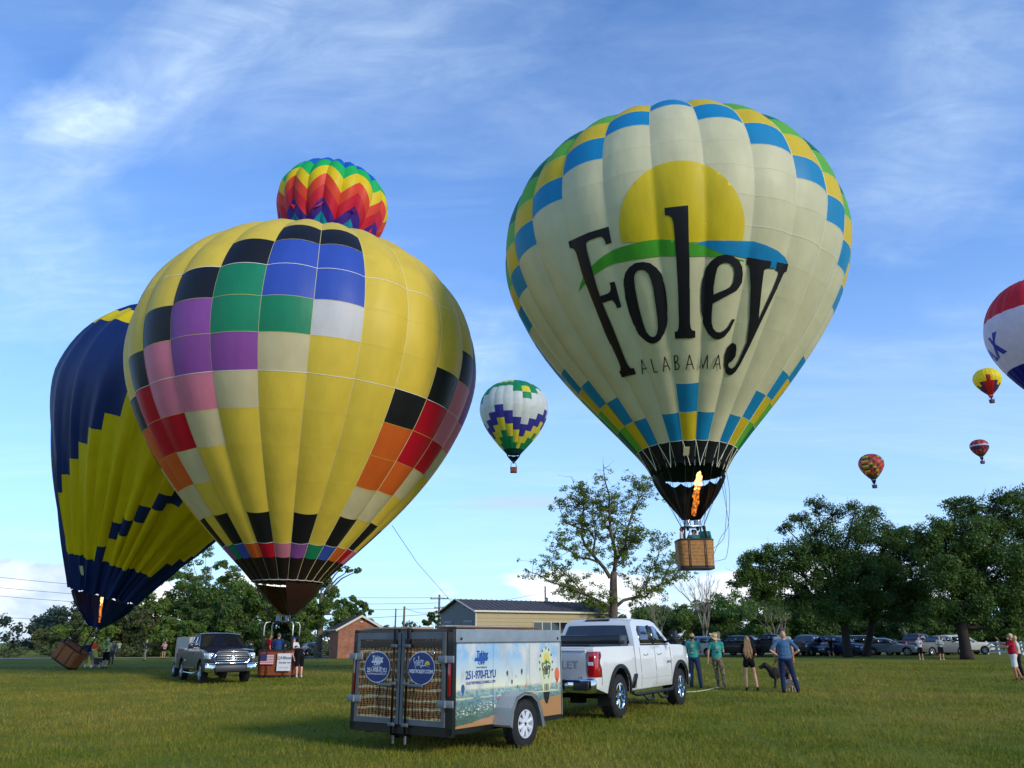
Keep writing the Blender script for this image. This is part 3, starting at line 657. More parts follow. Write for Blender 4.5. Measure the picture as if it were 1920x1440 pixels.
for k in range(3):       # handling lines hanging beside the basket
    x0 = [1361, 1354, 1348][k]; xe = [1368, 1362, 1366][k]; ye = [985, 1000, 1040][k]; b = at(1338, [1040, 1028, 1052][k], 33)
    p = [at(x0, 880, 34), at(xe, ye - 60, 33.5), at(xe - 3, ye, 33.3), at(1352, ye + 22 - 6 * k, 33.1), b]
    pts = []
    for i in range(25):
        t = i / 24 * (len(p) - 1); j = min(int(t), len(p) - 2); f_ = t - j; P0, P1, P2, P3 = p[max(j - 1, 0)], p[j], p[j + 1], p[min(j + 2, len(p) - 1)]
        pts.append(.5 * ((2 * P1) + (P2 - P0) * f_ + (2 * P0 - 5 * P1 + 4 * P2 - P3) * f_ ** 2 + (3 * P1 - P0 - 3 * P2 + P3) * f_ ** 3) - baseF)
    MB().tube(pts, .012, 4).build('line', M('rope_grey', '#7a7f86', .7), RF, True)
# ---- the yellow patchwork balloon standing on the field
CW = [0, .05, .082, .147, .215, .285, .36, .438, .522, .61, .698, .782, .854, .92, .97, 1.]
# row index from bottom: r10=2, r9=3, r8=4, r7=5, r6=6, r5=7, r4=8, r3=9, r2=10, r1=11
CT = {0: {11: 'blk', 10: 'royal', 9: 'royal', 8: 'emer', 7: 'tan'}, 1: {11: 'blk', 10: 'royal', 9: 'royal', 8: 'white'}, -1: {10: 'blk', 9: 'emer', 8: 'emer', 7: 'pur', 6: 'tan'},
      -2: {9: 'blk', 8: 'pur', 7: 'pur', 6: 'pink', 5: 'tan'}, -3: {8: 'blk', 7: 'pink', 6: 'pink', 5: 'red', 4: 'tan'}, -4: {7: 'blk', 6: 'red', 5: 'red', 4: 'orange', 3: 'tan'}, -5: {6: 'blk', 5: 'orange', 4: 'orange', 3: 'tan'}, -6: {5: 'blk', 4: 'tan'},
      3: {6: 'blk', 5: 'orange', 4: 'orange', 3: 'tan'}, 4: {7: 'blk', 6: 'red', 5: 'red', 4: 'orange', 3: 'tan'}, 5: {8: 'blk', 7: 'pink', 6: 'pink', 5: 'red', 4: 'tan'}, 6: {9: 'blk', 8: 'pur', 7: 'pur', 6: 'pink', 5: 'tan'}, 7: {10: 'blk', 9: 'emer', 8: 'pur'}}
CB = ['pink', 'pur', 'emer', 'royal', 'orange', 'red']
def check_col(k, r):
    if r == 0: return 'brown'
    if r == 1: return CB[k % 6]
    if r == 2: return 'blk' if k % 2 else 'yel'
    return CT.get(k, {}).get(r, 'yel')
pC = [-10.812, 4.2754, .0142, .0111, 18.0837, 8.7014, .5958, 1.8055, 1.0878, 2.1684, .19]
EC = Env(pC, 38, 25, -81.9, .020)
baseC = Vector((at(522, 1267, 38.5).x, 38.5, 0))
RC = balloon('tall yellow patchwork balloon with coloured squares standing upright beside the dark pickup', EC, CW, check_col, -74, base=baseC, tape_every=1, tape_w=.022, ring_rows=(.438, .698, .082), seamrows=(.147, .215, .285, .36, .522, .61, .782), seam_col=M('seam_gold', '#d8c458', .7), scallop=0.0, nsub=4, nu=6, tape_col=M('tape_pale_yellow', '#d9cf94', .7))
azs = np.linspace(0, 2 * math.pi, 80); MB().tube(list(EC.pt(azs, np.full(80, .0), .01) - np.array(baseC)), .022, 6, cap=False).build('mouth_ring', M('ring_grey', '#a8a49c', .6), RC, True)
basket_parts(RC, 1.80, 1.5, 1.18, WICKER_RED)
footC = at(541, 1152, 38.2); fzC = (at(530, 1166, 38.3) - baseC).z
scoop(EC, RC, baseC, footC, .36, 1, (-78, 225), .012, fabric('scoop_brown', '#341c18', .08))
burner_rig(RC, 1.6, 1.5, 1.12, fzC, M('white_upright', '#cfd0cf', .35, .6), 2, fw=.42, bent=True)
for sx in (-1, 1):
    for sy in (-1, 1): MB().tube([(sx * .672, sy * .60, 1.15), (sx * .672, sy * .60, fzC - .62)], .07, 8).build('pole_cover', M('pole_cover_dark', '#2a1c18', .8), RC, True)
cables(EC, RC, baseC, [Vector((sx * .45, sy * .4, fzC)) for sx in (-1, 1) for sy in (-1, 1)], 2)
# flag and banner hung on the basket
def banner():
    fr = Vector((-.36, -.80, .80)); W_, H_ = .62, .46
    mats = [M('flag_white', '#d9d6d6', .7), M('flag_red', '#a8283a', .7), M('flag_blue', '#2a3560', .7)]; mb = MB()
    for i in range(13): mb.box(fr + Vector((0, 0, H_ / 2 - (i + .5) * H_ / 13)), (W_, .006, H_ / 13), mi=1 if i % 2 == 0 else 0)
    mb.box(fr + Vector((-W_ / 2 + .15, -.004, H_ / 2 - .14)), (.30, .006, .28), mi=2); mb.build('flag', mats, RC)
    c = Vector((.44, -.82, .68)); b = MB().box(c, (.64, .008, .76)).build('sign_banner', M('banner_white', '#dcdcde', .6), RC)
    q = lambda x, z: basis(c + Vector((x, -.008, z)), (1, 0, 0), (0, 0, 1))
    text('Hilton', .19, M('ink_navy', '#1d2a55', .6), b, q(.08, .18), bold=.004)
    text('Garden Inn', .12, M('ink_navy', '#1d2a55', .6), b, q(.03, -.02), bold=.002)
    MB().rbox(c + Vector((-.24, -.01, .18)), (.12, .006, .13), .02).build('logo', M('logo_red', '#a03048', .6), b)
    MB().rbox(c + Vector((-.24, -.016, .18)), (.07, .006, .07), .02).build('logo', M('banner_white', '#dcdcde', .6), b)
    text('FOLEY, ALABAMA', .055, M('ink_grey', '#6f7684', .6), b, q(0, -.24))
banner()
# crown line running down to the metal building side
MB().tube([at(735, 985, 41) - baseC, at(782, 1055, 46) - baseC, at(848, 1130, 52) - baseC], .016, 4).build('crown_line', CABLE, RC)
# ---- navy and yellow balloon being raised at the left
def navy_stair(az):
    return .575 - .0068 * (-84 - az)
NR = np.round(np.r_[0, .1, np.arange(.12, .99, .0245), 1.], 4)
def navy_col(k, r):
    az = -84 + k * 7.5; w = (NR[r] + NR[r + 1]) / 2
    az = (az + 360) % 360 - 360 if az < -260 else az
    if r == 0: return 'navy'
    if -200 < az <= -80:
        st = navy_stair(az)
        if w > .80 and w < .85 + .02 * ((k % 2)): return 'yel2' if az < -95 else 'navy'
        if w > st: return 'navy'
        if az > -88.5 and .10 < w < .15: return 'navy'
        return 'yel2'
    if az > -80:
        lo = .118 + .0054 * (az + 84)
        if lo < w < lo + .052 and az < 10: return 'navy'
        if az > -14 and w < .118 + .0035 * (az + 14): return 'navy'
        if w > .66: return 'navy'
        return 'yel2'
    return 'navy' if w > .4 else 'yel2'
pN = [-24.6532, 4.2873, .2737, .005, 18.7091, 7.5514, .6312, 1.4577, 1.1242, 2.3878, .2378]
def wrN(az, w):
    low = np.clip((.75 - w) / .5, 0, 1)
    return .10 * low * np.sin(az * 48) * np.sin(w * 9 + az * 3) + .20 * np.cos((az - R(-84)) * 24) * .5 + .12 * np.sin(az * 11 + 4 * w) * low + .05 * low * np.sin(az * 97 + 11 * w)
EN = Env(pN, 48, 48, -84, .004, wrinkle=wrN)
baseN = Vector((at(118.5, 1254, 50).x, 50, 0))
RN = balloon('leaning navy and yellow balloon half raised at the left, its wicker basket still tilted', EN, list(NR), navy_col, -90, base=baseN, merge=True, nu=4, tape_every=None)
footN = at(178, 1177, 49)
scoop(EN, RN, baseN, footN, .38, 7, (-40, 230), .030, fab('navy'))
# tilted basket: its base edge on the grass, body leaning to the right towards the envelope
tiltN = Matrix.Rotation(R(31), 4, 'Y')
bkm = Matrix.Translation(Vector((0, 0, .40))) @ tiltN @ Matrix.Translation(Vector((0, 0, 0)))
bkN = basket_parts(RN, 1.55, 1.3, 1.08, wicker_mat('wicker_orange', '#5e2a10', '#b3652a'), mtx=bkm, rim=LEATHB)
zt = 2.55
burner_rig(RN, 1.5, 1.25, 1.08, zt, BLKM, 2, mtx=bkm, fw=.42)
cables(EN, RN, baseN, [bkm @ Vector((sx * .4, sy * .35, zt)) for sx in (-1, 1) for sy in (-1, 1)], 4)
flame(RN, at(186, 1168, 49) - baseN, at(193, 1106, 48.6) - baseN, .05, 5)
mbp = MB(); pm = EN.pt(R(-108), .058, .22) - np.array(baseN); mbp.box(pm, (.20, .02, .62), (R(38), R(4), 0)); mbp.build('data_pouch', M('pouch', '#c9bd92', .6), RN)
# ---- rainbow balloon, higher and further off
pR = [-30.2987, 55.2359, .0933, -.004, 20.5358, 8.7256, .6625, 1.56, .8567, 2.073, .1988]
def tri(az):   # 1 at the peaks, 0 in the valleys of the zigzag
    x = ((az - R(-85)) / R(36)) % 1.0; return 1 - 2 * np.minimum(x, 1 - x)
ERn = Env(pR, 110, 20, -85 + 9, .055, wrinkle=lambda az, w: .15 * np.clip((.62 - w) / .3, 0, 1) * np.sin(az * 31 + w * 25), warp=lambda az, w: .145 * (tri(az) - 1) * np.clip(np.minimum(w / .25, (1 - w) / .25), 0, 1))
RWW = [0, .08, .22, .32, .416, .516, .619, .714, .802, .88, .95, 1.]
RCc = ['rred', 'rora', 'ryel', 'rtea', 'rtea', 'rpur', 'rred', 'rora', 'ryel', 'rgrn', 'rblu']
baseR = Vector(tuple(ERn.B - np.array([0, 0, 6.])))
RR = balloon('rainbow zigzag balloon showing above the top of the yellow patchwork balloon', ERn, RWW, lambda k, r: ['rpur', 'rred', 'rora', 'rtea', 'rpur', 'rred', 'rora', 'ryel', 'rgrn', 'rblu', 'rblu'][r], -80, base=baseR, merge=True, nu=6, nsub=4)
for az, w, s_ in ((-92.5, .49, 1.6), (-122, .48, .8), (-52, .50, .9), (-22, .46, 1.4)):   # loose vent flaps
    c = ERn.pt(R(az), w, .55) - np.array(baseR); a_ = ERn.pt(R(az - 6 * s_), w + .012, .05) - np.array(baseR); b_ = ERn.pt(R(az + 6 * s_), w + .012, .05) - np.array(baseR); d_ = ERn.pt(R(az + 4 * s_), w - .03, .30) - np.array(baseR)
    mesh_obj('vent_flap', [a_, b_, c, d_], [(0, 1, 2), (1, 3, 2)], fab('rred'), RR)
basket_parts(RR, 1.5, 1.2, 1.1, WICKER, fine=False)
cables(ERn, RR, baseR, [Vector((sx * .7, sy * .55, 1.1)) for sx in (-1, 1) for sy in (-1, 1)], 5)
# ---- red white and blue balloon cut by the right edge
pX = [85.3933, 36.3183, .0125, -.0021, 20.838, 8.1764, .5702, 1.7211, 1.0032, 2.0846, .1987]
EX = Env(pX, 115, 24, -172, .018); baseX = Vector(tuple(EX.B - np.array([0, 0, 5.])))
RX = balloon('red, white and blue striped balloon cut off by the frame beside the small yellow one', EX, [0, .06, .14, .27, .36, .45, .54, .61, .68, .76, .84, .92, 1.], lambda k, r: 'xblu' if r < 3 else ('xwht' if r < 8 else 'xred'), -140, base=baseX, merge=True, nu=5)
bvX = bvh_of(EX, -140)
XZ = lambda pts: [(1560 + x / 3.428, 500 + y / 3.428) for x, y in pts]
XB = fabric('xprint', '#1b2a9c', .1); GX = empty('printed_sign', (0, 0, 0), parent=RX)
printed(EX, bvX, [XZ([(1002, 463), (1016, 453), (1035, 480), (1048, 497), (1128, 545), (1100, 562), (1060, 535), (1035, 508)])], 3, .03, 'letter', XB, GX, baseX)
printed(EX, bvX, [XZ([(1028, 428), (1058, 413), (1046, 478), (1050, 505), (1083, 586), (1066, 594), (1040, 520), (1036, 480)])], 3, .05, 'letter', XB, GX, baseX)
printed(EX, bvX, [XZ([(1003, 532), (1012, 540), (1072, 598), (1058, 608), (1030, 585), (1062, 632), (1056, 636), (1004, 545)])], 3, .03, 'letter', XB, GX, baseX)
basket_parts(RX, 1.5, 1.2, 1.1, WICKER, fine=False)
cables(EX, RX, baseX, [Vector((sx * .7, sy * .55, 1.1)) for sx in (-1, 1) for sy in (-1, 1)], 6)
# ---- small balloons far off
def small(label, p, Y, N, az0, rows, colf, front=-95, bask='#7a3d24', foot=4.2, scm='nblk', group=None, bs=1.):
    e = Env(p, Y, N, az0, .02); b = Vector(tuple(e.B - np.array([0, 0, foot])))
    rt = balloon(label, e, rows, colf, front, base=b, split=False, nu=4, group=group)
    bkm_ = M('basket_' + bask[1:], bask, .8, var=.2)
    basket_parts(rt, 1.7 * bs, 1.4 * bs, 1.25 * bs, bkm_, fine=False)
    for sx in (-1, 1):
        for sy in (-1, 1): MB().tube([(sx * .75 * bs, sy * .6 * bs, 1.25 * bs), (sx * .5 * bs, sy * .4 * bs, 2.4 * bs)], .05 * bs, 5).build('upright', BLKM, rt)
    MB().lathe([(.0, 2.3), (.30, 2.3), (.35, 2.9), (.2, 2.95)], 10).build('burner', BLKM, rt)
    scoop(e, rt, b, np.array(b) + np.array([0, 0, 2.75]), .5, 5, (-30, 210), .02, fab(scm))
    return rt
GWr = [0, .05, .115, .183, .254, .322, .40, .478, .56, .64, .735, .83, .905, .96, 1.]
def green_col(k, r):
    t = abs(((k + 3) % 6) - 3)
    if r == 0: return 'gdk'
    r0 = r - t
    if r0 < 1: return 'ggrn'
    if r0 < 3: return 'gyel'
    if r0 < 5: return 'gpur'
    top = 9 + min(t, 2)
    if r < top: return 'gwht'
    if r < top + 1: return 'ggrn'
    if r < top + 2: return 'gyel' if t != 1 else 'ggrn'
    return 'ggrn' if r < 13 else 'gpur'
small('small green, white and purple stepped balloon with a red basket floating between the two largest', [.269, 44.916, .016, -.001, 18.693, 8.555, .607, 1.719, 1.066, 2.227, .201], 185, 22, -67.4, GWr, green_col, bask='#7d3a26', foot=4.6)
def yel_col(k, r):
    k = abs(k)
    if r == 0: return 'sred'
    lim = {0: (8, 'sred'), 1: (5, 'sred'), 2: (5, 'spur'), 3: (3, 'spur'), 4: (4, 'spur'), 5: (2, 'spur')}.get(k, (1, 'spur'))
    return lim[1] if r <= lim[0] else 'syel'
small('small bright yellow balloon with a red and purple flame pattern, below the cut-off tricolour one', [273.812, 133.173, -.003, .001, 15.685, 7.358, .599, 1.673, 1.038, 2.086, .194], 420, 20, -118, list(np.linspace(0, 1, 15)), yel_col, front=-120, bask='#4a3a4a', foot=5.0, scm='sred', bs=1.5)
def f1_col(k, r):
    q = (r + 2 * k) % 11
    if r < 2: return 'sdk'
    return ['sorg', 'rora', 'sred', 'rnk', 'sdk', 'sdk', 'gyel', 'sorg', 'rnk', 'sdk', 'smar'][q] if (k + 30) % 9 > 1 else ['sorg', 'gyel', 'sdk'][r % 3]
small('tiny balloon with diagonal orange, yellow and dark swirls, lower left of the tiniest one', [227.827, 96.365, .002, 0, 16.311, 7.605, .606, 1.687, 1.003, 2.13, .2], 480, 20, -100, list(np.linspace(0, 1, 17)), f1_col, front=-110, bask='#3c3436', foot=5.6, bs=1.6)
def f2_col(k, r):
    if r < 2: return 'sdk'
    if r in (7, 8) or (r in (5, 6) and k % 2): return 'xwht' if r == 8 else 'spur'
    return ['sred', 'sorg', 'spur', 'rora', 'sdk', 'smar'][(r * 2 + k) % 6]
small('tiniest balloon, red and purple with a pale patchwork belt, high above the right oaks', [385.848, 142.408, -.006, .002, 14.381, 7.083, .599, 1.725, .997, 2.088, .199], 620, 20, -100, list(np.linspace(0, 1, 15)), f2_col, front=-115, bask='#55444c', foot=6., bs=1.8)
# ------------------------------------------------------------------ vehicles
GLASS = M('tinted_glass', (.012, .014, .018), .04, spec=.8, coat=.6); CLEAR = M('clear_lens', '#cfd6da', .08, coat=1.)
RUBBER = M('tyre_rubber', '#1c1c1c', .85, var=.25, vscale=12); BTRIM = M('black_trim', '#141517', .5); CHR = M('chrome', '#d4d7dc', .10, 1); ALU = M('aluminium', '#aeb3b8', .32, .85, var=.12, vscale=4)
REDL = M('red_lens', '#a3101a', .12, coat=1.); SEAM = M('panel_gap', '#0b0b0c', .8); SILVER = M('alloy_silver', '#b9bcc0', .28, .8); UNDER = M('underbody', '#0e0e0f', .9)
def paint(name, col, metal=.0, rough=.35, coat=1.): return M('paint_' + name, col, rough, metal, .5, coat=coat, var=.03, vscale=1.2)
def wheel(parent, x, y, r, w, side, rimmat=CHR, rr=.62, spokes=6, name='wheel', steel=False, detail=True):
    """centre (x, y, r); side = -1 right hand (outer face towards -y)"""
    e = empty(name, (x, y, r), parent=parent); n = 36 if detail else 18; o = side
    mb = MB(); pr = [(r * rr, -w / 2), (r * .80, -w * .52), (r * .93, -w * .47), (r, -w * .34), (r, w * .34), (r * .93, w * .47), (r * .80, w * .52), (r * rr, w / 2)]
    mb.lathe(pr, n, axis='y', close=True)
    if detail:
        for i in range(36):
            t = i * math.pi / 18
            for s_ in (-1, 1): mb.box((math.cos(t) * r * .985, s_ * w * .33, math.sin(t) * r * .985), (.05, w * .22, .035), (0, -t + math.pi / 2, 0))
    mb.build('tyre', RUBBER, e, auto=40)
    mb = MB(); q = w / 2 * o
    mb.lathe([(r * rr * 1.0, q * 1.02), (r * rr * .94, q * 1.03), (r * rr * .90, q * .7), (r * rr * .86, q * .1), (r * rr * .86, -q * .6)], n, axis='y')
    if detail or spokes:
        for i in range(spokes):
            t = 2 * math.pi * i / spokes + .3
            for dt in ((-.12, .12) if not steel else (0,)):
                c, s_ = math.cos(t + dt), math.sin(t + dt); ri = r * rr
                mb.tube([(c * ri * .16, q * .62, s_ * ri * .16), (c * ri * .5, q * .78, s_ * ri * .5), (math.cos(t + dt * 1.6) * ri * .9, q * .70, math.sin(t + dt * 1.6) * ri * .9)], [ri * .10, ri * .07, ri * .08] if not steel else [ri * .2, ri * .16, ri * .2], 6)
    mb.build('rim', rimmat, e, auto=35)
    MB().lathe([(r * rr * .88, q * .15), (0, q * .15)], 20, axis='y').build('brake', UNDER, e)
    mb = MB(); mb.lathe([(r * rr * .24, q * .5), (r * rr * .22, q * .95), (r * rr * .10, q * 1.0), (0, q * 1.0)], 12, axis='y'); mb.build('hub', rimmat if not steel else M('hub_rust', '#3a1f1a', .6), e, auto=40)
    return e
def arch(cx_, r, cz, z0, n=12, rev=False):
    """points of a wheel opening from front to rear (or reversed)"""
    a0 = math.asin(max(-1, min(1, (z0 - cz) / r))); pts = [(cx_ + r * math.cos(t), cz + r * math.sin(t)) for t in np.linspace(a0, math.pi - a0, n)]
    return pts[::-1] if rev else pts
def shell(name, outline, wfn, mats, parent, step=.16, bulge=lambda nx, nz, x, z: 0, bev=.025, darkf=None, strips=6):
    """closed car body from its side outline; wfn(x,z) is the half width"""
    P, F = fill([outline], step); V = []; T = []; mi = []
    for s_ in (-1, 1):
        b = len(V); V += [(x, s_ * wfn(x, z), z) for x, z in P]; T += [tuple(b + i for i in (f if s_ < 0 else f[::-1])) for f in F]; mi += [0] * len(F)
    # rim: boundary edges of the fill
    cnt = {}
    for f in F:
        for a, b in zip(f, f[1:] + f[:1]): cnt[(a, b)] = 1
    bd = [(a, b) for (a, b) in cnt if (b, a) not in cnt]
    n0 = len(P); ring = {}
    nxt = {a: b for a, b in bd}
    nrm = {}
    for a, b in bd:
        dx, dz = P[b][0] - P[a][0], P[b][1] - P[a][1]; l = math.hypot(dx, dz) or 1
        for i in (a, b): q = nrm.get(i, (0, 0)); nrm[i] = (q[0] + dz / l, q[1] - dx / l)
    for i, (nx_, nz_) in nrm.items():
        l = math.hypot(nx_, nz_) or 1; nx_, nz_ = nx_ / l, nz_ / l; x, z = P[i]; w = wfn(x, z); d = bulge(nx_, nz_, x, z); col = [i]
        for k in range(1, strips):
            s_ = -1 + 2 * k / strips; f_ = 1 - abs(s_) ** 2.6; col.append(len(V)); V.append((x + nx_ * d * f_, s_ * w, z + nz_ * d * f_))
        col.append(n0 + i); ring[i] = col
    for a, b in bd:
        ca, cb = ring[a], ring[b]; mx, mz = (P[a][0] + P[b][0]) / 2, (P[a][1] + P[b][1]) / 2
        for k in range(strips): T.append((cb[k], ca[k], ca[k + 1], cb[k + 1])); mi.append(1 if darkf and darkf(mx, mz, nrm[a]) else 0)
    me = bpy.data.meshes.new(name); me.from_pydata(V, [], T)
    for m in mats: me.materials.append(m)
    me.polygons.foreach_set('material_index', np.array(mi, dtype=np.int32))
    bm = bmesh.new(); bm.from_mesh(me); bmesh.ops.remove_doubles(bm, verts=bm.verts, dist=1e-5); bmesh.ops.recalc_face_normals(bm, faces=bm.faces[:])
    if bev:
        es = [e for e in bm.edges if len(e.link_faces) == 2 and e.calc_face_angle(0) > R(38)]
        try: bmesh.ops.bevel(bm, geom=es, offset=bev, segments=2, affect='EDGES', profile=.6, clamp_overlap=True)
        except Exception: pass
    for f in bm.faces: f.smooth = True
    for e in bm.edges:
        if len(e.link_faces) == 2 and e.calc_face_angle(0) > R(50): e.smooth = False
    bm.to_mesh(me); bm.free()
    o = bpy.data.objects.new(name, me); COL.objects.link(o); o.parent = parent; return o
def side_patch(name, poly, wfn, side, mat, parent, off=.006, th=.012, step=.25):
    P, F = fill([poly], step); V = []; T = []
    n = len(P)
    for o in (off, off - th): V += [(x, side * (wfn(x, z) + o), z) for x, z in P]
    T += [f if side < 0 else f[::-1] for f in F]; T += [tuple(n + i for i in (f[::-1] if side < 0 else f)) for f in F]
    cnt = {(a, b) for f in F for a, b in zip(f, f[1:] + f[:1])}
    for a, b in cnt:
        if (b, a) not in cnt: T.append((b, a, a + n, b + n) if side < 0 else (a, b, b + n, a + n))
    return mesh_obj(name, V, T, mat, parent, True)
def cross_patch(name, p0, p1, wfn, k0, k1, mat, parent, off=.008, bulge=.0, nu=8, nv=3, y0=-1, y1=1):
    """panel across the car between side-view points p0 (lower) and p1 (upper); k = share of the width"""
    V = []; nx_, nz_ = (p1[1] - p0[1]), -(p1[0] - p0[0]); l = math.hypot(nx_, nz_); nx_, nz_ = nx_ / l, nz_ / l
    if off < 0: nx_, nz_, off = -nx_, -nz_, -off
    for j in range(nv + 1):
        t = j / nv; x = p0[0] + (p1[0] - p0[0]) * t; z = p0[1] + (p1[1] - p0[1]) * t; k = k0 + (k1 - k0) * t; w = wfn(x, z) * k
        for i in range(nu + 1):
            s_ = y0 + (y1 - y0) * i / nu; d = off + bulge * (1 - abs(s_) ** 2.6); V.append((x + nx_ * d, s_ * w, z + nz_ * d))
    F = [(j * (nu + 1) + i, j * (nu + 1) + i + 1, (j + 1) * (nu + 1) + i + 1, (j + 1) * (nu + 1) + i) for j in range(nv) for i in range(nu)]
    return mesh_obj(name, V, F, mat, parent, True)
def pick(parent, S, body, trim, white=False, front=True, rear=True, detail=True):
    pass
def add_mirror(root, x, y, z, s_, big=False, mat=BTRIM):
    mb = MB(); w, h = (.20, .34) if big else (.22, .19)
    mb.tube([(x, y, z), (x - .02, y + s_ * .18, z + .03)], .03, 8); mb.rbox((x - .03, y + s_ * (.18 + w / 2), z + (.12 if big else .04)), (.13, w, h), .04); m = mb.build('mirror', mat, root, auto=50)
    MB().rbox((x - .10, y + s_ * (.18 + w / 2), z + (.12 if big else .04)), (.006, w * .82, h * .8), .003).build('mirror_glass', GLASS, m); return m
def door_seams(root, xs_, z0, z1, wfn):
    for x in xs_:
        for s_ in (-1, 1): side_patch('door_gap', [(x, z0), (x + .012, z0), (x + .012, z1), (x, z1)], wfn, s_, SEAM, root, .003, .006)
# ---- white heavy-duty pickup, hitched to the trailer
def white_pickup():
    hd = R(30.5); rear = Vector((2.13, 17.9, 0)); W = 1.0
    ca, sa = math.sin(hd), math.cos(hd)
    root = empty('pickup_truck', rear + Vector((-sa, ca, 0)) * .82, math.pi / 2 - hd, label='white crew cab pickup truck with black arch trim, coupled to the box trailer', cat='pickup truck')
    PW = paint('white', '#d0d0cc', rough=.3); wb = 3.95; rw = .435
    def wf(x, z):
        w = 1.02 - .05 * max(0, z - 1.05) ** 1.2 - .10 * max(0, .75 - z)
        w += .012 * math.sin(min(1, max(0, (z - .6) / .8)) * math.pi)
        if x > 4.3: w -= .16 * ((x - 4.3) / .75) ** 2
        if x < -.9: w -= .03 * ((-.9 - x) / .35) ** 2
        if .9 < x < 3.2 and z > .9: w -= .015
        return w
    ol = [(-1.22, .66), (-1.24, .80), (-1.24, 1.42), (-1.20, 1.45), (.98, 1.45), (1.00, 1.43), (3.05, 1.42), (3.20, 1.46), (3.6, 1.47), (4.2, 1.45), (4.75, 1.38), (4.95, 1.28), (5.02, 1.05), (5.03, .8), (5.0, .56), (4.85, .48), (4.5, .50)] + arch(wb, .545, .47, .50) + [(3.35, .50), (3.3, .52), (.62, .52)] + arch(0, .545, .47, .50) + [(-.62, .52), (-1.0, .60)]
    dk = lambda x, z, n: z < .52 or (math.hypot(x - wb, z - .47) < .56) or (math.hypot(x, z - .47) < .56)
    body = shell('body', ol, wf, [PW, UNDER], root, .14, lambda nx, nz, x, z: .09 * max(0, nx) + .035 * max(0, nz) * (x > 3.1) + .02 * max(0, -nx) , .03, dk)
    def wc(x, z): return .985 - .03 * max(0, z - 1.4) - .30 * max(0, z - 1.42) ** 1.25
    cl = [(.98, 1.41), (1.00, 1.46), (1.14, 1.93), (1.22, 2.0), (1.40, 2.035), (2.0, 2.05), (2.5, 2.03), (2.72, 1.98), (3.42, 1.46), (3.40, 1.41)]
    cab = shell('cab', cl, wc, [PW, UNDER], root, .14, lambda nx, nz, x, z: .04 * max(0, nz) + .05 * max(0, nx) + .03 * max(0, -nx), .05)
    cross_patch('rear_window', (1.0, 1.50), (1.122, 1.90), wc, .90, .86, GLASS, root, -.012, bulge=.034)
    cross_patch('windscreen', (3.33, 1.54), (2.78, 1.95), wc, .92, .88, GLASS, root, .012, bulge=.05)
    for s_ in (-1, 1):
        side_patch('window', [(1.38, 1.50), (2.15, 1.50), (2.15, 1.90), (1.50, 1.90), (1.40, 1.80)], wc, s_, GLASS, root, .008)
        side_patch('window', [(2.27, 1.50), (3.14, 1.50), (2.98, 1.62), (2.70, 1.84), (2.60, 1.90), (2.27, 1.90)], wc, s_, GLASS, root, .008)
        side_patch('window_pillar', [(2.15, 1.47), (2.27, 1.47), (2.27, 1.92), (2.15, 1.92)], wc, s_, BTRIM, root, .010)
        side_patch('window_trim', [(1.36, 1.462), (3.24, 1.462), (3.20, 1.49), (1.36, 1.49)], wc, s_, BTRIM, root, .012)
        for cx_ in (0, wb):     # arch trim
            mb = MB(); ts = np.linspace(R(-2), R(182), 22); a = [(cx_ + .55 * math.cos(t), .47 + .55 * math.sin(t)) for t in ts]; b = [(cx_ + .635 * math.cos(t), .47 + .62 * math.sin(t)) for t in ts]
            V = []
            for (x0, z0), (x1, z1) in zip(a, b): V += [(x0, s_ * (wf(x0, z0) + .005), z0), (x0, s_ * (wf(x0, z0) + .035), z0), (x1, s_ * (wf(x1, z1) + .03), z1), (x1, s_ * (wf(x1, z1) - .01), z1)]
            mb.add(V, [(4 * i + j, 4 * i + (j + 1) % 4, 4 * i + 4 + (j + 1) % 4, 4 * i + 4 + j) for i in range(21) for j in range(4)]); mb.build('arch_trim', BTRIM, root, auto=40)
        side_patch('door_handle', [(1.50, 1.24), (1.70, 1.24), (1.70, 1.275), (1.50, 1.275)], wf, s_, PW, root, .035, .035)
        side_patch('door_handle', [(2.38, 1.24), (2.58, 1.24), (2.58, 1.275), (2.38, 1.275)], wf, s_, PW, root, .035, .035)
        side_patch('step_panel', [(.60, .56), (.86, .56), (.98, .80), (.98, .86), (.80, .86), (.72, .78)], wf, s_, BTRIM, root, .012, .02)
        # step bar with two hanging steps
        mb = MB(); y = s_ * 1.04; mb.tube([(.75, y * .96, .46), (.9, y, .42), (3.15, y, .42), (3.3, y * .96, .46)], .04, 10)
        for x in (1.55, 2.45): mb.tube([(x - .28, y, .40), (x - .16, y * 1.05, .28), (x + .2, y * 1.05, .28), (x + .3, y, .40)], .028, 8)
        mb.build('side_step', BTRIM, root, True)
        add_mirror(root, 3.02, s_ * .95, 1.52, s_, True)
        # tail light: two stacked red lobes
        tl = [(-1.245, 1.36), (-.98, 1.36), (-.96, 1.27), (-1.02, 1.20), (-1.05, 1.14), (-1.02, 1.08), (-.98, 1.02), (-.97, .86), (-1.245, .86)]
        side_patch('tail_light', tl, wf, s_, REDL, root, .012, .03)
        mb = MB(); mb.rbox((-1.262, s_ * .93, 1.11), (.05, .17, .50), .02); t = mb.build('tail_light', REDL, root, auto=40)
        MB().rbox((-1.285, s_ * .93, 1.12), (.02, .12, .07), .008).build('reverse_lamp', CLEAR, t)
        side_patch('head_light', [(4.62, .98), (4.98, 1.0), (4.95, 1.2), (4.60, 1.22)], wf, s_, CLEAR, root, .01, .02)
        side_patch('badge', [(3.05, 1.03), (3.07, 1.03), (3.07, 1.07), (3.05, 1.07)], wf, s_, CHR, root, .004)
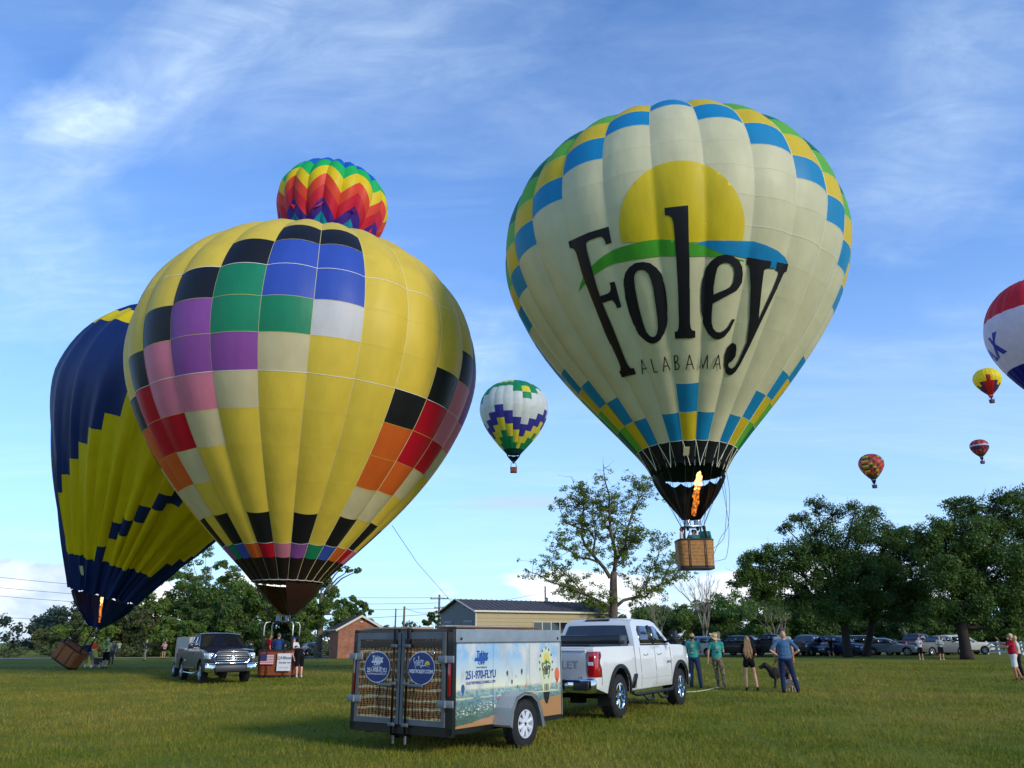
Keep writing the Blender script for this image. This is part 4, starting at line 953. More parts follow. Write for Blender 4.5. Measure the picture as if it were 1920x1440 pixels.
    text('2500 HD', .075, M('badge_dark', '#4a4a4c', .4), root, basis((3.12, -1.032, 1.06), (1, 0, 0), (0, 0, 1)), name='badge', bold=.001)
    door_seams(root, (1.26, 2.22, 3.28), .58, 1.42, wf); door_seams(root, (-.96,), .7, .86, wf)
    for s_ in (-1, 1): side_patch('bed_gap', [(.93, .56), (.945, .56), (.945, 1.44), (.93, 1.44)], wf, s_, SEAM, root, .003, .006)
    for s_ in (-1, 1): side_patch('crease_shade_strip', [(1.3, .735), (3.3, .745), (3.3, .757), (1.3, .747)], wf, s_, M('crease_shadow', '#b9bab9', .35), root, .003, .006)  # thin greyer strip paints the shade along the door crease
    mb = MB(); mb.rbox((-1.265, 0, 1.09), (.035, 1.64, .66), .02); tg = mb.build('tailgate', M('paint_tailgate', '#b4b7ba', .3, .3, coat=1.), root, auto=40)
    MB().rbox((-1.29, 0, 1.385), (.05, 1.66, .05), .02).build('tailgate_lip', PW, tg, auto=40)
    MB().rbox((-1.285, 0, 1.30), (.02, .30, .10), .02).build('tailgate_handle', BTRIM, tg, auto=40)
    text('CHEVROLET', .20, M('emboss_silver', '#a2a5a8', .3, .3, coat=1.), tg, basis((-1.284, 0, 1.10), (0, -1, 0), (0, 0, 1)), ext=.006, bold=.006, space=1.25)
    text('LT', .08, CHR, tg, basis((-1.286, -.70, .84), (0, -1, 0), (0, 0, 1)), ext=.003)
    # dark roll cover and tool bin behind the cab, above the bed sides
    MB().rbox((-.10, 0, 1.475), (2.1, 1.72, .05), .02).build('bed_cover', BTRIM, root, auto=40)
    MB().rbox((.62, 0, 1.57), (.42, 1.76, .24), .03).build('tool_box', M('toolbox_black', '#101113', .35, coat=.4), root, auto=40)
    MB().rbox((1.19, 0, 2.035), (.10, .62, .05), .02, (0, R(-12), 0)).build('brake_light', M('brake_lens', '#2a0b10', .2, coat=1.), root, auto=40)
    # rear bumper
    mb = MB(); mb.rbox((-1.36, 0, .68), (.22, .86, .24), .04); 
    for s_ in (-1, 1): mb.rbox((-1.33, s_ * .72, .70), (.24, .64, .27), .05, (0, 0, s_ * R(6)))
    bp = mb.build('rear_bumper', CHR, root, auto=40)
    MB().rbox((-1.40, 0, .80), (.20, 1.5, .03), .01).build('bumper_step', BTRIM, bp, auto=40)
    for s_ in (-1, 1): MB().rbox((-1.462, s_ * .78, .70), (.03, .36, .16), .03, (0, 0, s_ * R(6))).build('bumper_pocket', M('dark_recess', '#2c2d2f', .4), bp, auto=40)
    mb = MB(); mb.box((-1.3, 0, .50), (.5, .07, .07)); mb.tube([(-.8, .3, .38), (-1.25, .5, .36)], .04, 8); mb.build('hitch', UNDER, root)
    mb = MB(); mb.rbox((5.10, 0, .98), (.06, 1.66, .40), .04); mb.build('grille', CHR, root, auto=40); mb = MB(); mb.rbox((5.08, 0, .62), (.12, 1.8, .2), .04); mb.build('front_bumper', CHR, root, auto=40)
    mb = MB(); mb.box((1.8, 0, .60), (5.4, 1.2, .2)); mb.tube([(0, -.8, .43), (0, .8, .43)], .06, 8); mb.lathe([(0, 0), (.18, 0), (.18, .3), (0, .3)], 12, c=(0, 0, .28)); mb.build('chassis', UNDER, root)
    for x in (0, wb):
        for s_ in (-1, 1): wheel(root, x, s_ * .86, rw, .30, s_, spokes=7)
    for x in (.0, wb):
        for s_ in (-1, 1): MB().box((x - .52, s_ * .86, .45), (.015, .30, .36)).build('mud_flap', BTRIM, root)
    return root
WP = white_pickup()
# ---- dark pickup facing the camera
def dark_pickup():
    d0 = Vector((-12.55, 33.2, 0)); hd = R(147)      # heading, clockwise from +Y
    root = empty('pickup_truck', (0, 0, 0), math.pi / 2 - hd, label='dark grey-blue pickup truck with a wide chrome grille, parked beside the patchwork balloon basket', cat='pickup truck')
    PB = M('paint_slate', '#10182b', .38, 0, .3, coat=.45); wb = 3.70; rw = .40; rt = Matrix.Rotation(math.pi / 2 - hd, 3, 'Z')
    root.location = d0 - rt @ Vector((wb, -.80, 0))
    def wf(x, z):
        w = 1.0 - .05 * max(0, z - 1.05) ** 1.2 - .10 * max(0, .7 - z)
        if x > 4.0: w -= .20 * ((x - 4.0) / .75) ** 2
        return w
    ol = [(-1.15, .62), (-1.18, 1.34), (1.0, 1.34), (1.02, 1.30), (2.85, 1.29), (3.05, 1.31), (3.9, 1.30), (4.4, 1.24), (4.62, 1.14), (4.70, .95), (4.70, .62), (4.62, .48), (4.24, .46)] + arch(wb, .50, .44, .47) + [(3.15, .47), (.55, .47)] + arch(0, .50, .44, .47) + [(-.6, .5), (-1.0, .55)]
    dk = lambda x, z, n: z < .49 or (math.hypot(x - wb, z - .44) < .515) or (math.hypot(x, z - .44) < .515)
    shell('body', ol, wf, [PB, UNDER], root, .15, lambda nx, nz, x, z: .12 * max(0, nx) + .035 * max(0, nz) * (x > 2.9), .035, dk)
    def wc(x, z): return .96 - .32 * max(0, z - 1.30) ** 1.25
    cl = [(.98, 1.28), (1.02, 1.36), (1.16, 1.80), (1.26, 1.87), (1.9, 1.93), (2.35, 1.90), (2.50, 1.86), (3.22, 1.33), (3.2, 1.28)]
    shell('cab', cl, wc, [PB, UNDER], root, .15, lambda nx, nz, x, z: .04 * max(0, nz) + .06 * max(0, nx), .05)
    ws = cross_patch('windscreen', (3.16, 1.375), (2.58, 1.80), wc, .93, .88, GLASS, root, .014, bulge=.06)
    MB().rbox((1.105, 0, 1.62), (.01, 1.3, .34), .004, (0, R(-18), 0)).build('rear_window', GLASS, root)
    for s_ in (-1, 1):
        side_patch('window', [(1.30, 1.38), (1.98, 1.38), (1.98, 1.78), (1.40, 1.78)], wc, s_, GLASS, root, .008); side_patch('window', [(2.08, 1.38), (2.95, 1.38), (2.55, 1.70), (2.42, 1.78), (2.08, 1.78)], wc, s_, GLASS, root, .008)
        side_patch('door_handle', [(1.42, 1.12), (1.60, 1.12), (1.60, 1.15), (1.42, 1.15)], wf, s_, PB, root, .03, .03); side_patch('door_handle', [(2.2, 1.12), (2.38, 1.12), (2.38, 1.15), (2.2, 1.15)], wf, s_, PB, root, .03, .03)
        side_patch('body_badge', [(.6, .80), (.9, .80), (.9, .86), (.6, .86)], wf, s_, CHR, root, .006); side_patch('sill_guard', [(.75, .50), (2.9, .50), (2.9, .58), (.75, .58)], wf, s_, BTRIM, root, .01, .02)
        MB().tube([(.7, s_ * .98, .40), (.85, s_ * 1.02, .36), (2.75, s_ * 1.02, .36), (2.9, s_ * .98, .40)], .035, 10).build('side_step', CHR, root, True)
        add_mirror(root, 2.82, s_ * .93, 1.40, s_, False, PB)
        hl = MB(); hl.rbox((4.60, s_ * .79, 1.05), (.20, .30, .24), .05, (0, 0, s_ * R(-22))); h = hl.build('head_light', CLEAR, root, auto=40)
        MB().lathe([(.075, 0), (.06, .02), (.0, .025)], 14, axis='x', c=(4.70, s_ * .79, 1.05)).build('lamp_reflector', CHR, h, True)
        side_patch('head_light', [(4.22, .94), (4.56, .94), (4.56, 1.15), (4.24, 1.17)], wf, s_, CLEAR, root, .01, .02)
        b = MB(); b.rbox((4.74, s_ * .80, .60), (.20, .38, .30), .05, (0, 0, s_ * R(-16))); bb = b.build('bumper_corner', CHR, root, auto=40)
        MB().lathe([(.055, 0), (.05, .02), (0, .022)], 12, axis='x', c=(4.845, s_ * .76, .62)).build('fog_lamp', CLEAR, bb, True)
        MB().rbox((4.78, s_ * .80, .765), (.16, .40, .03), .01, (0, 0, s_ * R(-16))).build('bumper_chrome', CHR, bb, auto=40)
        side_patch('tail_light', [(-1.185, .92), (-1.0, .92), (-1.0, 1.28), (-1.185, 1.28)], wf, s_, REDL, root, .01, .02)
    door_seams(root, (1.15, 2.03, 2.95), .55, 1.29, wf); door_seams(root, (.95,), .5, 1.33, wf)
    # grille
    mb = MB(); mb.rbox((4.80, 0, 1.00), (.07, 1.20, .36), .05); g = mb.build('grille', M('grille_dark', '#26282c', .4), root, auto=40)
    mb = MB()
    y0, y1, z0, z1 = -.66, .66, .79, 1.20; x = 4.83
    mb.tube([(x - .05, -.58, z1), (x, 0, z1 + .01), (x - .05, .58, z1), (x - .07, .70, .98), (x - .06, .62, z0), (x, 0, z0 - .01), (x - .06, -.62, z0), (x - .07, -.70, .98), (x - .05, -.58, z1)], .032, 8); mb.build('grille_surround', CHR, g, True)
    for z in (.88, .97, 1.06): MB().rbox((4.84, 0, z), (.03, 1.22, .028), .01).build('grille_bar', M('bar_silver', '#9a9ea4', .2, .9), g, auto=40)
    MB().rbox((4.80, 0, 1.255), (.05, 1.05, .035), .01).build('hood_slot', M('hood_slot_maroon', '#3a2a2c', .3), g, auto=40)
    mb = MB(); q = [(4.87, .11 * math.cos(t), 1.0 + .075 * math.sin(t)) for t in np.linspace(0, 2 * math.pi, 25)]; mb.tube(q, .013, 6, cap=False); q = [(4.87, .045 * math.cos(t), 1.0 + .070 * math.sin(t)) for t in np.linspace(0, 2 * math.pi, 21)]; mb.tube(q, .010, 6, cap=False)
    q = [(4.87, .085 * math.cos(t), 1.038 + .028 * math.sin(t)) for t in np.linspace(0, 2 * math.pi, 21)]; mb.tube(q, .010, 6, cap=False); mb.build('emblem', CHR, g, True)
    MB().rbox((4.74, 0, .58), (.20, 1.22, .26), .05).build('front_bumper', M('bumper_dark', '#2b2d31', .45), root, auto=40)
    mb = MB(); mb.box((1.7, 0, .55), (5.0, 1.2, .2)); mb.build('chassis', UNDER, root)
    # cabin: seats seen through the glass are left dark
    for x in (0, wb):
        for s_ in (-1, 1): wheel(root, x, s_ * .83, rw, .27, s_, rimmat=SILVER, spokes=5)
    # its small box trailer
    tr_ = empty('enclosed_trailer', root.location + rt @ Vector((-3.5, 0.42, 0)), math.pi / 2 - hd + R(2), label='low beige box trailer behind the dark pickup, with black mud flaps', cat='trailer')
    TM = M('trailer_beige', '#9d9688', .5, var=.06)
    MB().rbox((0, 0, 1.17), (2.6, 1.62, 1.30), .07).build('box_body', TM, tr_, auto=40); MB().rbox((1.38, 0, .95), (.2, 1.75, .85), .06).build('nose_guard', TM, tr_, auto=40)
    for s_ in (-1, 1):
        wheel(tr_, .1, s_ * 1.0, .34, .2, s_, rimmat=SILVER, spokes=5, detail=False); MB().rbox((.1, s_ * 1.02, .74), (.95, .26, .05), .02).build('fender', M('fender_grey', '#74706a', .5), tr_); MB().box((.62, s_ * 1.02, .52), (.05, .26, .42)).build('fender_front', M('fender_grey', '#74706a', .5), tr_); MB().box((.70, s_ * 1.02, .25), (.02, .30, .34)).build('mud_flap', BTRIM, tr_)
    MB().tube([(1.6, 0, .5), (2.75, -.05, .52)], .05, 8).build('drawbar', UNDER, tr_)
    return root
DP = dark_pickup()
# ---- the printed box trailer in front
def print_mat():
    m = bpy.data.materials.new('printed_landscape'); m.use_nodes = True; nt = m.node_tree; N = nt.nodes; L = nt.links; b = N['Principled BSDF']; b.inputs['Roughness'].default_value = .22; b.inputs['Coat Weight'].default_value = .6; b.inputs['Coat Roughness'].default_value = .12
    tc = N.new('ShaderNodeTexCoord'); sp_ = N.new('ShaderNodeSeparateXYZ'); L.new(tc.outputs['Object'], sp_.inputs[0])   # x along the trailer 0..L, z height above the panel foot
    def nz(sc, st, det=5, off=(0, 0, 0)):
        mp = N.new('ShaderNodeMapping'); mp.inputs['Scale'].default_value = st; mp.inputs['Location'].default_value = off; L.new(tc.outputs['Object'], mp.inputs[0])
        n = N.new('ShaderNodeTexNoise'); n.inputs['Scale'].default_value = sc; n.inputs['Detail'].default_value = det; n.inputs['Roughness'].default_value = .6; L.new(mp.outputs[0], n.inputs[0]); return n.outputs['Fac']
    def ma(op, a, b_=None, c=None):
        n = N.new('ShaderNodeMath'); n.operation = op
        for i, v in enumerate((a, b_, c)):
            if v is None: continue
            if isinstance(v, (int, float)): n.inputs[i].default_value = v
            else: L.new(v, n.inputs[i])
        return n.outputs[0]
    def rp(v, pts, const=False):
        n = N.new('ShaderNodeValToRGB'); cr = n.color_ramp
        if const: cr.interpolation = 'CONSTANT'
        while len(cr.elements) < len(pts): cr.elements.new(.5)
        for e, (p, c) in zip(cr.elements, pts): e.position = p; e.color = (*(lin(c) if isinstance(c, str) else (c, c, c)), 1)
        L.new(v, n.inputs[0]); return n.outputs[0]
    def mx(f, a, b_):
        n = N.new('ShaderNodeMix'); n.data_type = 'RGBA'; L.new(f, n.inputs[0]); L.new(a, n.inputs[6])
        L.new(b_, n.inputs[7]) if not isinstance(b_, str) else setattr(n.inputs[7], 'default_value', (*lin(b_), 1)); return n.outputs[2]
    x, z = sp_.outputs[0], sp_.outputs[2]
    sky = rp(z, ((.50, '#dcd6b0'), (.66, '#c3cac0'), (.9, '#a3bccb'), (1.0, '#86aecd')))
    cl = rp(nz(1.6, (1, 1, .8), 6, (0, 0, .3)), ((.46, 0.), (.58, 1.))); sky = mx(ma('MULTIPLY', cl, .9), sky, '#cbc9be')
    cl2 = rp(nz(2.6, (1.2, 1, .55), 6, (4, 0, .3)), ((.52, 0.), (.62, 1.))); sky = mx(ma('MULTIPLY', cl2, .75), sky, '#a7adb0')
    zz = ma('ADD', z, ma('MULTIPLY', ma('SUBTRACT', nz(3, (1, 1, 1)), .5), .05))
    land = rp(zz, ((0, '#4a5d4a'), (.25, '#5f7c70'), (.40, '#7596a0'), (.48, '#9ab0a8'), (.52, '#a9b9b4')))
    forest = rp(nz(16, (1, 1, 1.6), 6), ((.42, 0.), (.56, 1.))); land = mx(ma('MULTIPLY', forest, .50), land, '#2c4c46')
    fld = ma('MULTIPLY', rp(ma('SUBTRACT', ma('MULTIPLY_ADD', x, .105, .06), ma('ADD', z, ma('MULTIPLY', nz(4, (1, 1, 1)), .06))), ((.0, 0.), (.01, 1.))), 1)
    land = mx(fld, land, '#a67a50')
    house = ma('MULTIPLY', rp(nz(22, (1, 1, 2.2), 2, (9, 0, 0)), ((.58, 0.), (.60, 1.))), rp(ma('ABSOLUTE', ma('SUBTRACT', z, ma('MULTIPLY_ADD', x, .085, .20))), ((.03, 1.), (.09, 0.))))
    land = mx(house, land, '#d4d2c6')
    strip_ = ma('MULTIPLY', rp(ma('ABSOLUTE', ma('SUBTRACT', zz, .40)), ((.006, 1.), (.018, 0.))), rp(nz(1.3, (1, 1, 1), 2), ((.45, 0.), (.55, 1.)))); land = mx(strip_, land, '#c6c68a')
    hz = rp(z, ((.50, 0.), (.54, 1.))); c = mx(hz, land, sky)
    L.new(c, b.inputs['Base Color']); return m
def wicker_print():
    m = bpy.data.materials.new('printed_wicker'); m.use_nodes = True; nt = m.node_tree; N = nt.nodes; L = nt.links; b = N['Principled BSDF']; b.inputs['Roughness'].default_value = .6; b.inputs['Specular IOR Level'].default_value = .2
    tc = N.new('ShaderNodeTexCoord')
    def mp(st, off=(0, 0, 0)):
        q = N.new('ShaderNodeMapping'); q.inputs['Scale'].default_value = st; q.inputs['Location'].default_value = off; L.new(tc.outputs['Object'], q.inputs[0]); return q.outputs[0]
    w = N.new('ShaderNodeTexWave'); w.bands_direction = 'Z'; w.inputs['Scale'].default_value = 2.3; w.inputs['Distortion'].default_value = 3.0; w.inputs['Detail'].default_value = 2; w.inputs['Detail Scale'].default_value = 2; L.new(mp((1, .35, 1)), w.inputs[0])
    n = N.new('ShaderNodeTexNoise'); n.inputs['Scale'].default_value = 20; n.inputs['Detail'].default_value = 5; L.new(mp((1, 1.6, .8)), n.inputs[0])
    w2 = N.new('ShaderNodeTexWave'); w2.bands_direction = 'Z'; w2.inputs['Scale'].default_value = 11; w2.inputs['Distortion'].default_value = 4; w2.inputs['Detail'].default_value = 4; L.new(mp((1, .5, 1)), w2.inputs[0])
    def rp(v, pts):
        q = N.new('ShaderNodeValToRGB'); cr = q.color_ramp
        while len(cr.elements) < len(pts): cr.elements.new(.5)
        for e, (p, c) in zip(cr.elements, pts): e.position = p; e.color = (*lin(c), 1)
        L.new(v, q.inputs[0]); return q.outputs[0]
    a = N.new('ShaderNodeMath'); a.operation = 'MULTIPLY_ADD'; L.new(n.outputs['Fac'], a.inputs[0]); a.inputs[1].default_value = .9; w3 = N.new('ShaderNodeTexWave'); w3.bands_direction = 'Y'; w3.inputs['Scale'].default_value = 4.5; w3.inputs['Distortion'].default_value = 6; w3.inputs['Detail'].default_value = 3; L.new(mp((1, 1, 1.5)), w3.inputs[0]); a3 = N.new('ShaderNodeMath'); a3.operation = 'MULTIPLY_ADD'; L.new(w3.outputs['Fac'], a3.inputs[0]); a3.inputs[1].default_value = .45; a4 = N.new('ShaderNodeMath'); a4.operation = 'MULTIPLY'; L.new(w2.outputs['Fac'], a4.inputs[0]); a4.inputs[1].default_value = .40; L.new(a4.outputs[0], a3.inputs[2]); L.new(a3.outputs[0], a.inputs[2])
    c1 = rp(a.outputs[0], ((.55, '#1c0f08'), (.85, '#5a2f18'), (1.15, '#8f6a3a')) if False else ((.42, '#1a0a05'), (.74, '#683118'), (1.05, '#a37540')))
    c2 = rp(a.outputs[0], ((.35, '#6e4826'), (.7, '#b08c56'), (1.0, '#d8c492')))
    f = N.new('ShaderNodeValToRGB'); f.color_ramp.elements[0].position = .78; f.color_ramp.elements[1].position = .92; L.new(w.outputs['Fac'], f.inputs[0])
    x = N.new('ShaderNodeMix'); x.data_type = 'RGBA'; L.new(f.outputs[0], x.inputs[0]); L.new(c1, x.inputs[6]); L.new(c2, x.inputs[7]); L.new(x.outputs[2], b.inputs['Base Color']); return m
def scaled(polys, cx_, cy_, s, flip=1): return [[((x - cx_) * s, -(y - cy_) * s * flip) for x, y in p] for p in polys]
def flat_print(name, loops, mat, parent, mtx, step=.5):
    P, F = fill(loops, step, dens=False); return mesh_obj(name, [mtx @ Vector((x, y, 0)) for x, y in P], F, mat, parent)
def ellipse(rx, ry, n=40, cx_=0, cy_=0): return [(cx_ + rx * math.cos(2 * math.pi * i / n), cy_ + ry * math.sin(2 * math.pi * i / n)) for i in range(n)]
def little_balloon(parent, mtx, x, y, w, h, cols):
    """small printed balloon on the panel"""
    out = [(x + w / 2 * math.cos(t), y + h * .18 + (h * .40) * math.sin(t)) for t in np.linspace(R(-25), R(205), 18)] + [(x - w * .10, y - h * .42), (x + w * .10, y - h * .42)]
    flat_print('printed_balloon', [out], cols[0], parent, mtx, .02)
    if len(cols) > 1:
        m2 = mtx @ Matrix.Translation((0, 0, .002)); flat_print('printed_balloon', [[(x - w * .45, y + h * .05), (x, y - h * .18), (x + w * .45, y + h * .05), (x + w * .42, y - h * .03), (x, y - h * .30), (x - w * .42, y - h * .03)]], cols[1], parent, m2, .02)
def foley_logo(parent, mtx, s, mat, name='lettering', cx_=1272, cy_=545):
    for ch in 'Foley': flat_print(name, scaled(LET[ch], cx_, cy_, s), mat, parent, mtx, .3)
def printed_trailer():
    x0, y0, th, L_, W, zb, zt = -.874, 12.188, .619, 2.94, 2.107, .348, 1.758
    root = empty('box_trailer', (x0, y0, 0), math.pi / 2 - th, label='box trailer printed with a balloon landscape on its side and wicker on its rear doors', cat='trailer')
    # local: x forward, y left; the rear right corner is the origin, the body spans y 0..W
    BF = M('trailer_black', '#0f1011', .4, coat=.4)
    AG = M('frame_grey', '#64686b', .45, .4, var=.15)
    hp = .195; zp = zt - hp
    # body core in black
    MB().rbox((L_ / 2, W / 2, (zb + zt) / 2), (L_ - .02, W - .03, zt - zb - .03), .01).build('box_body', BF, root, auto=40)
    # right side print: panel pieces in their own coordinates
    pc = empty('side_panel', (0, -.004, zb + .02), parent=root)
    PM = print_mat(); ax, ar = 1.40, .40
    segs = [(.02, .93), (.936, 1.95), (1.956, L_ - .02)]
    for a, b_ in segs:
        top = zp - zb - .03; poly = [(a, 0)]
        lo = []
        if a < ax + ar and b_ > ax - ar:
            xs_ = np.linspace(max(a, ax - ar), min(b_, ax + ar), 14)
            lo = [(x, max(0, .30 - .02 + math.sqrt(max(0, ar * ar - (x - ax) ** 2)) * .95 - .22)) for x in xs_]
        poly = ([(a, 0)] if not (lo and abs(lo[0][0] - a) < 1e-6) else []) + lo + ([(b_, 0)] if not (lo and abs(lo[-1][0] - b_) < 1e-6) else []) + [(b_, top), (a, top)]
        P, F = fill([poly], .2); mesh_obj('print_sheet', [(x, -.006, z) for x, z in P], [f for f in F], PM, pc)
    MB().box((L_ / 2, -.002, zt - hp / 2), (L_ + .01, .03, hp)).build('top_rail', ALU, root); MB().box((L_ / 2, -.022, zp), (L_, .012, .02)).build('rail_edge', AG, root)
    for x in (.12, L_ - .10): MB().rbox((x, -.024, zt - hp * .72), (.03, .012, .04), .004).build('marker_lamp', BTRIM, root)
    MB().box((L_ + .005, .01, (zb + zt) / 2 - .08), (.025, .05, zt - zb - .16)).build('corner_trim', ALU, root)
    MB().box((L_ / 2, .02, zb - .02), (L_, .06, .07)).build('bottom_rail', BF, root)
    MB().box((L_ / 2, W - .02, (zb + zt) / 2), (L_, .06, zt - zb)).build('side_panel', ALU, root)
    # roof: rails, board lying on it
    MB().box((L_ / 2, W / 2, zt - .01), (L_, W, .025)).build('roof', M('roof_brown', '#4c3f36', .7, var=.2), root)
    MB().rbox((.35, W * .72, zt + .03), (.5, W * .52, .035), .01).build('roof_board', M('board_tan', '#a08872', .7, var=.15), root); MB().rbox((1.25, .25, zt + .03), (2.3, .36, .03), .01).build('roof_board', M('board_rust', '#6d4a3a', .7, var=.15), root)
    MB().rbox((1.6, .75, zt + .05), (2.0, .10, .04), .01).build('roof_board', M('board_pale', '#b9b1a2', .7, var=.1), root)
    # rear: black frame, two framed doors of printed wicker
    fr = MB(); fr.box((-.02, .055, (zb + zt) / 2 - .03), (.07, .13, zt - zb + .06)); fr.box((-.02, W - .05, (zb + zt) / 2 - .03), (.07, .11, zt - zb + .06)); fr.box((-.02, W / 2, zb - .03), (.07, W, .12)); fr.box((-.02, W / 2, zt - .02), (.07, W, .05)); fr.build('rear_frame', BF, root)
    WPm = wicker_print(); ym = W * .5 - .03; doors = []
    for a, b_ in ((.125, ym - .012), (ym + .012, W - .11)):
        c = (a + b_) / 2; w = b_ - a; h = zt - zb - .08; zc = (zb + zt) / 2 + .0
        d = MB().box((-.05, c, zc), (.03, w - .06, h - .06)).build('door', WPm, root); doors.append(d)
        for yy in (a + .028, b_ - .028): MB().box((-.062, yy, zc), (.045, .055, h)).build('door_frame', AG, d)
        for zz, hh in ((zc + h / 2 - .05, .10), (zc - h / 2 + .04, .08)): MB().box((-.060, c, zz), (.041, w - .111, hh)).build('door_frame', AG, d)
        MB().box((-.068, c, zt - .21), (.012, w - .115, .10)).build('dark_band', M('band_black', '#121214', .3, coat=.4), d)
    dr, dl = doors
    for s_, d in ((0, dr), (1, dl)):
        for z in (zb + .36 if s_ == 0 else zb + .38, zt - .43 if s_ == 0 else zt - .40):
            y = .10 if s_ == 0 else W - .10
            mb = MB(); mb.rbox((-.09, y, z), (.03, .30, .10), .006); mb.tube([(-.10, y, z - .05), (-.10, y, z + .05)], .02, 8); mb.build('hinge', M('hinge_grey', '#84878a', .5, .4), d, auto=40)
        y = ym + (.13 if s_ else -.15)
        mb = MB(); mb.tube([(-.105, y, zb - .10), (-.105, y, zt + .02)], .018, 8); mb.build('lock_rod', M('rod_black', '#1a1614', .4, .5), d, True)
        for z in (zb + .04, zb + .62, zt - .24): MB().rbox((-.11, y, z), (.04, .12, .05), .006).build('rod_bracket', AG, d, auto=40)
        mb = MB(); mb.rbox((-.12, y + (.17 if s_ else -.2), zb + .60), (.03, .30, .05), .01); mb.build('lock_handle', AG, d, auto=40)
        for k in range(2):
            yy = y + (.30 if s_ else -.34) * (1 if k == 0 else .42)
            mb = MB(); mb.tube([(-.088, yy, zb + .60), (-.096, yy + .015, zb + .40), (-.088, yy, zb + .14)], .008, 6); mb.build('strap', M('strap_dark', '#141110', .6), d, True)
        MB().tube([(-.09, (a + b_) / 2 + 0, zt - .30)] + [(-.092, (W - .35 if s_ else .35) + .035 * math.cos(t), zt - .36 + .035 * math.sin(t)) for t in np.linspace(0, 6.28, 12)], .006, 5).build('ring', CHR, d) if False else None
        MB().tube([(-.092, (W - .42 if s_ else .36) + .032 * math.cos(t), zt - .335 + .032 * math.sin(t)) for t in np.linspace(0, 6.28, 13)], .007, 5).build('ring', CHR, d, True)
    # oval signs
    BLU = M('sign_blue', '#12306e', .3, coat=.4); WHT = M('sign_white', '#d6d8de', .4); YEL = M('sign_yellow', '#c9b950', .4); GRN = M('sign_green', '#3f8a46', .4)
    def oval(y, z, rx, ry, door):
        m0 = basis((-.085, y, z), (0, -1, 0), (0, 0, 1)); e = flat_print('oval_sign', [ellipse(rx, ry, 48)], WHT, door, m0, .1)
        m1 = m0 @ Matrix.Translation((0, 0, .003)); flat_print('sign_face', [ellipse(rx - .014, ry - .014, 48)], BLU, e, m1, .1); return e, m1 @ Matrix.Translation((0, 0, .003))
    T = Matrix.Translation
    e, m = oval(W * .5 + .475, zt - .555, .285, .235, dl)
    text('Taking', .105, WHT, e, m @ T((0, .125, 0)), bold=.003, shear=.2, sx=.85); MB().add([m @ Vector(p) for p in ((-.12, .09, 0), (.13, .09, 0), (.12, .062, 0), (-.125, .062, 0))], [(0, 1, 2, 3)]).build('lettering', WHT, e)
    text('OFF', .07, WHT, e, m @ T((0, .045, 0)), bold=.003, sx=1.2, shear=.1); text('Hot air ballooning', .028, WHT, e, m @ T((0, .0, 0)))
    text('251-970-FLYU', .092, WHT, e, m @ T((0, -.05, 0)), bold=.002, sx=.80); text('GULFVIEWBALLOONING.COM', .036, WHT, e, m @ T((0, -.105, 0)), sx=.85)
    e, m = oval(W * .5 - .46, zt - .56, .275, .24, dr)
    foley_logo(e, m @ T((-.055, .085, 0)), .00055, WHT); flat_print('sun_mark', [[(.055 * math.cos(t), .06 * math.sin(t)) for t in np.linspace(0, math.pi, 16)]], YEL, e, m @ T((.125, .045, 0)), .1)
    flat_print('wave_mark', [[(-.02, .03), (.08, .045), (.20, .0), (.09, .035), (-.02, .02)]], WHT, e, m, .1)
    text('VISITFOLEY.COM', .072, WHT, e, m @ T((0, -.05, 0)), bold=.002, sx=.88)
    for y in (.055, W - .05): MB().rbox((-.062, y, (zb + zt) / 2 + .02), (.02, .045, .52), .008).build('tail_light', REDL, root, auto=40)
    # side lettering, printed balloons
    INKB = M('print_blue', '#1c4f94', .35); sm = lambda x, z: basis((x, -.016, z), (1, 0, 0), (0, 0, 1)); zz = lambda f: zb + f * (zp - zb)
    sd = pc
    def st(*a, **k): k['name'] = 'lettering'; return text(a[0], a[1], k.pop('mat', INKB), root, sm(a[2], a[3]), **{q: v for q, v in k.items()})
    st('Taking', .135, .64, zz(.855), bold=.005, shear=.2, sx=.8); MB().add([sm(.64, zz(.80)) @ Vector(p) for p in ((-.17, .02, 0), (.16, .02, 0), (.13, -.03, 0), (-.19, -.03, 0))], [(0, 1, 2, 3)]).build('lettering', INKB, root)
    st('OFF', .08, .63, zz(.755), bold=.003, sx=1.2); st('Hot air ballooning', .036, .63, zz(.70), mat=M('print_dark', '#37413c', .4))
    st('251-970-FLYU', .165, .62, zz(.61), bold=.004, sx=.78); st('GULFVIEWBALLOONING.COM', .062, .62, zz(.52), sx=.86)
    BALL = M('print_cream', '#c3c8a2', .35); BK_ = M('print_black', '#16181c', .35)
    m = basis((2.45, -.0125, zz(.53)), (1, 0, 0), (0, 0, 1)) @ Matrix.Diagonal((.82, .92, 1, 1))
    k_ = .0; outl = [(.255 * math.cos(t), .22 + .30 * math.sin(t)) for t in np.linspace(R(-12), R(192), 28)] + [(-.17, -.10), (-.06, -.40), (-.03, -.46), (.03, -.46), (.06, -.40), (.17, -.10)]
    flat_print('printed_balloon', [[(x, z) for x, z in outl]], BALL, root, m, .1); m = m @ T((0, 0, .003))
    flat_print('printed_sun', [[(.10 * math.cos(t) + .03, .28 + .15 * math.sin(t)) for t in np.linspace(R(-5), R(185), 20)]], YEL, root, m, .1)
    m = m @ T((0, 0, .003)); flat_print('printed_hill', [[(-.17, .16), (-.05, .27), (.10, .28), (.20, .20), (.10, .24), (-.05, .23)]], GRN, root, m, .1)
    m = m @ T((0, 0, .003))
    for ch in 'Foley': flat_print('letter', [[((x - 1272) * .00085, -(y - 560) * .00105 + .12) for x, y in lp] for lp in LET[ch]], BK_, root, m, .3)
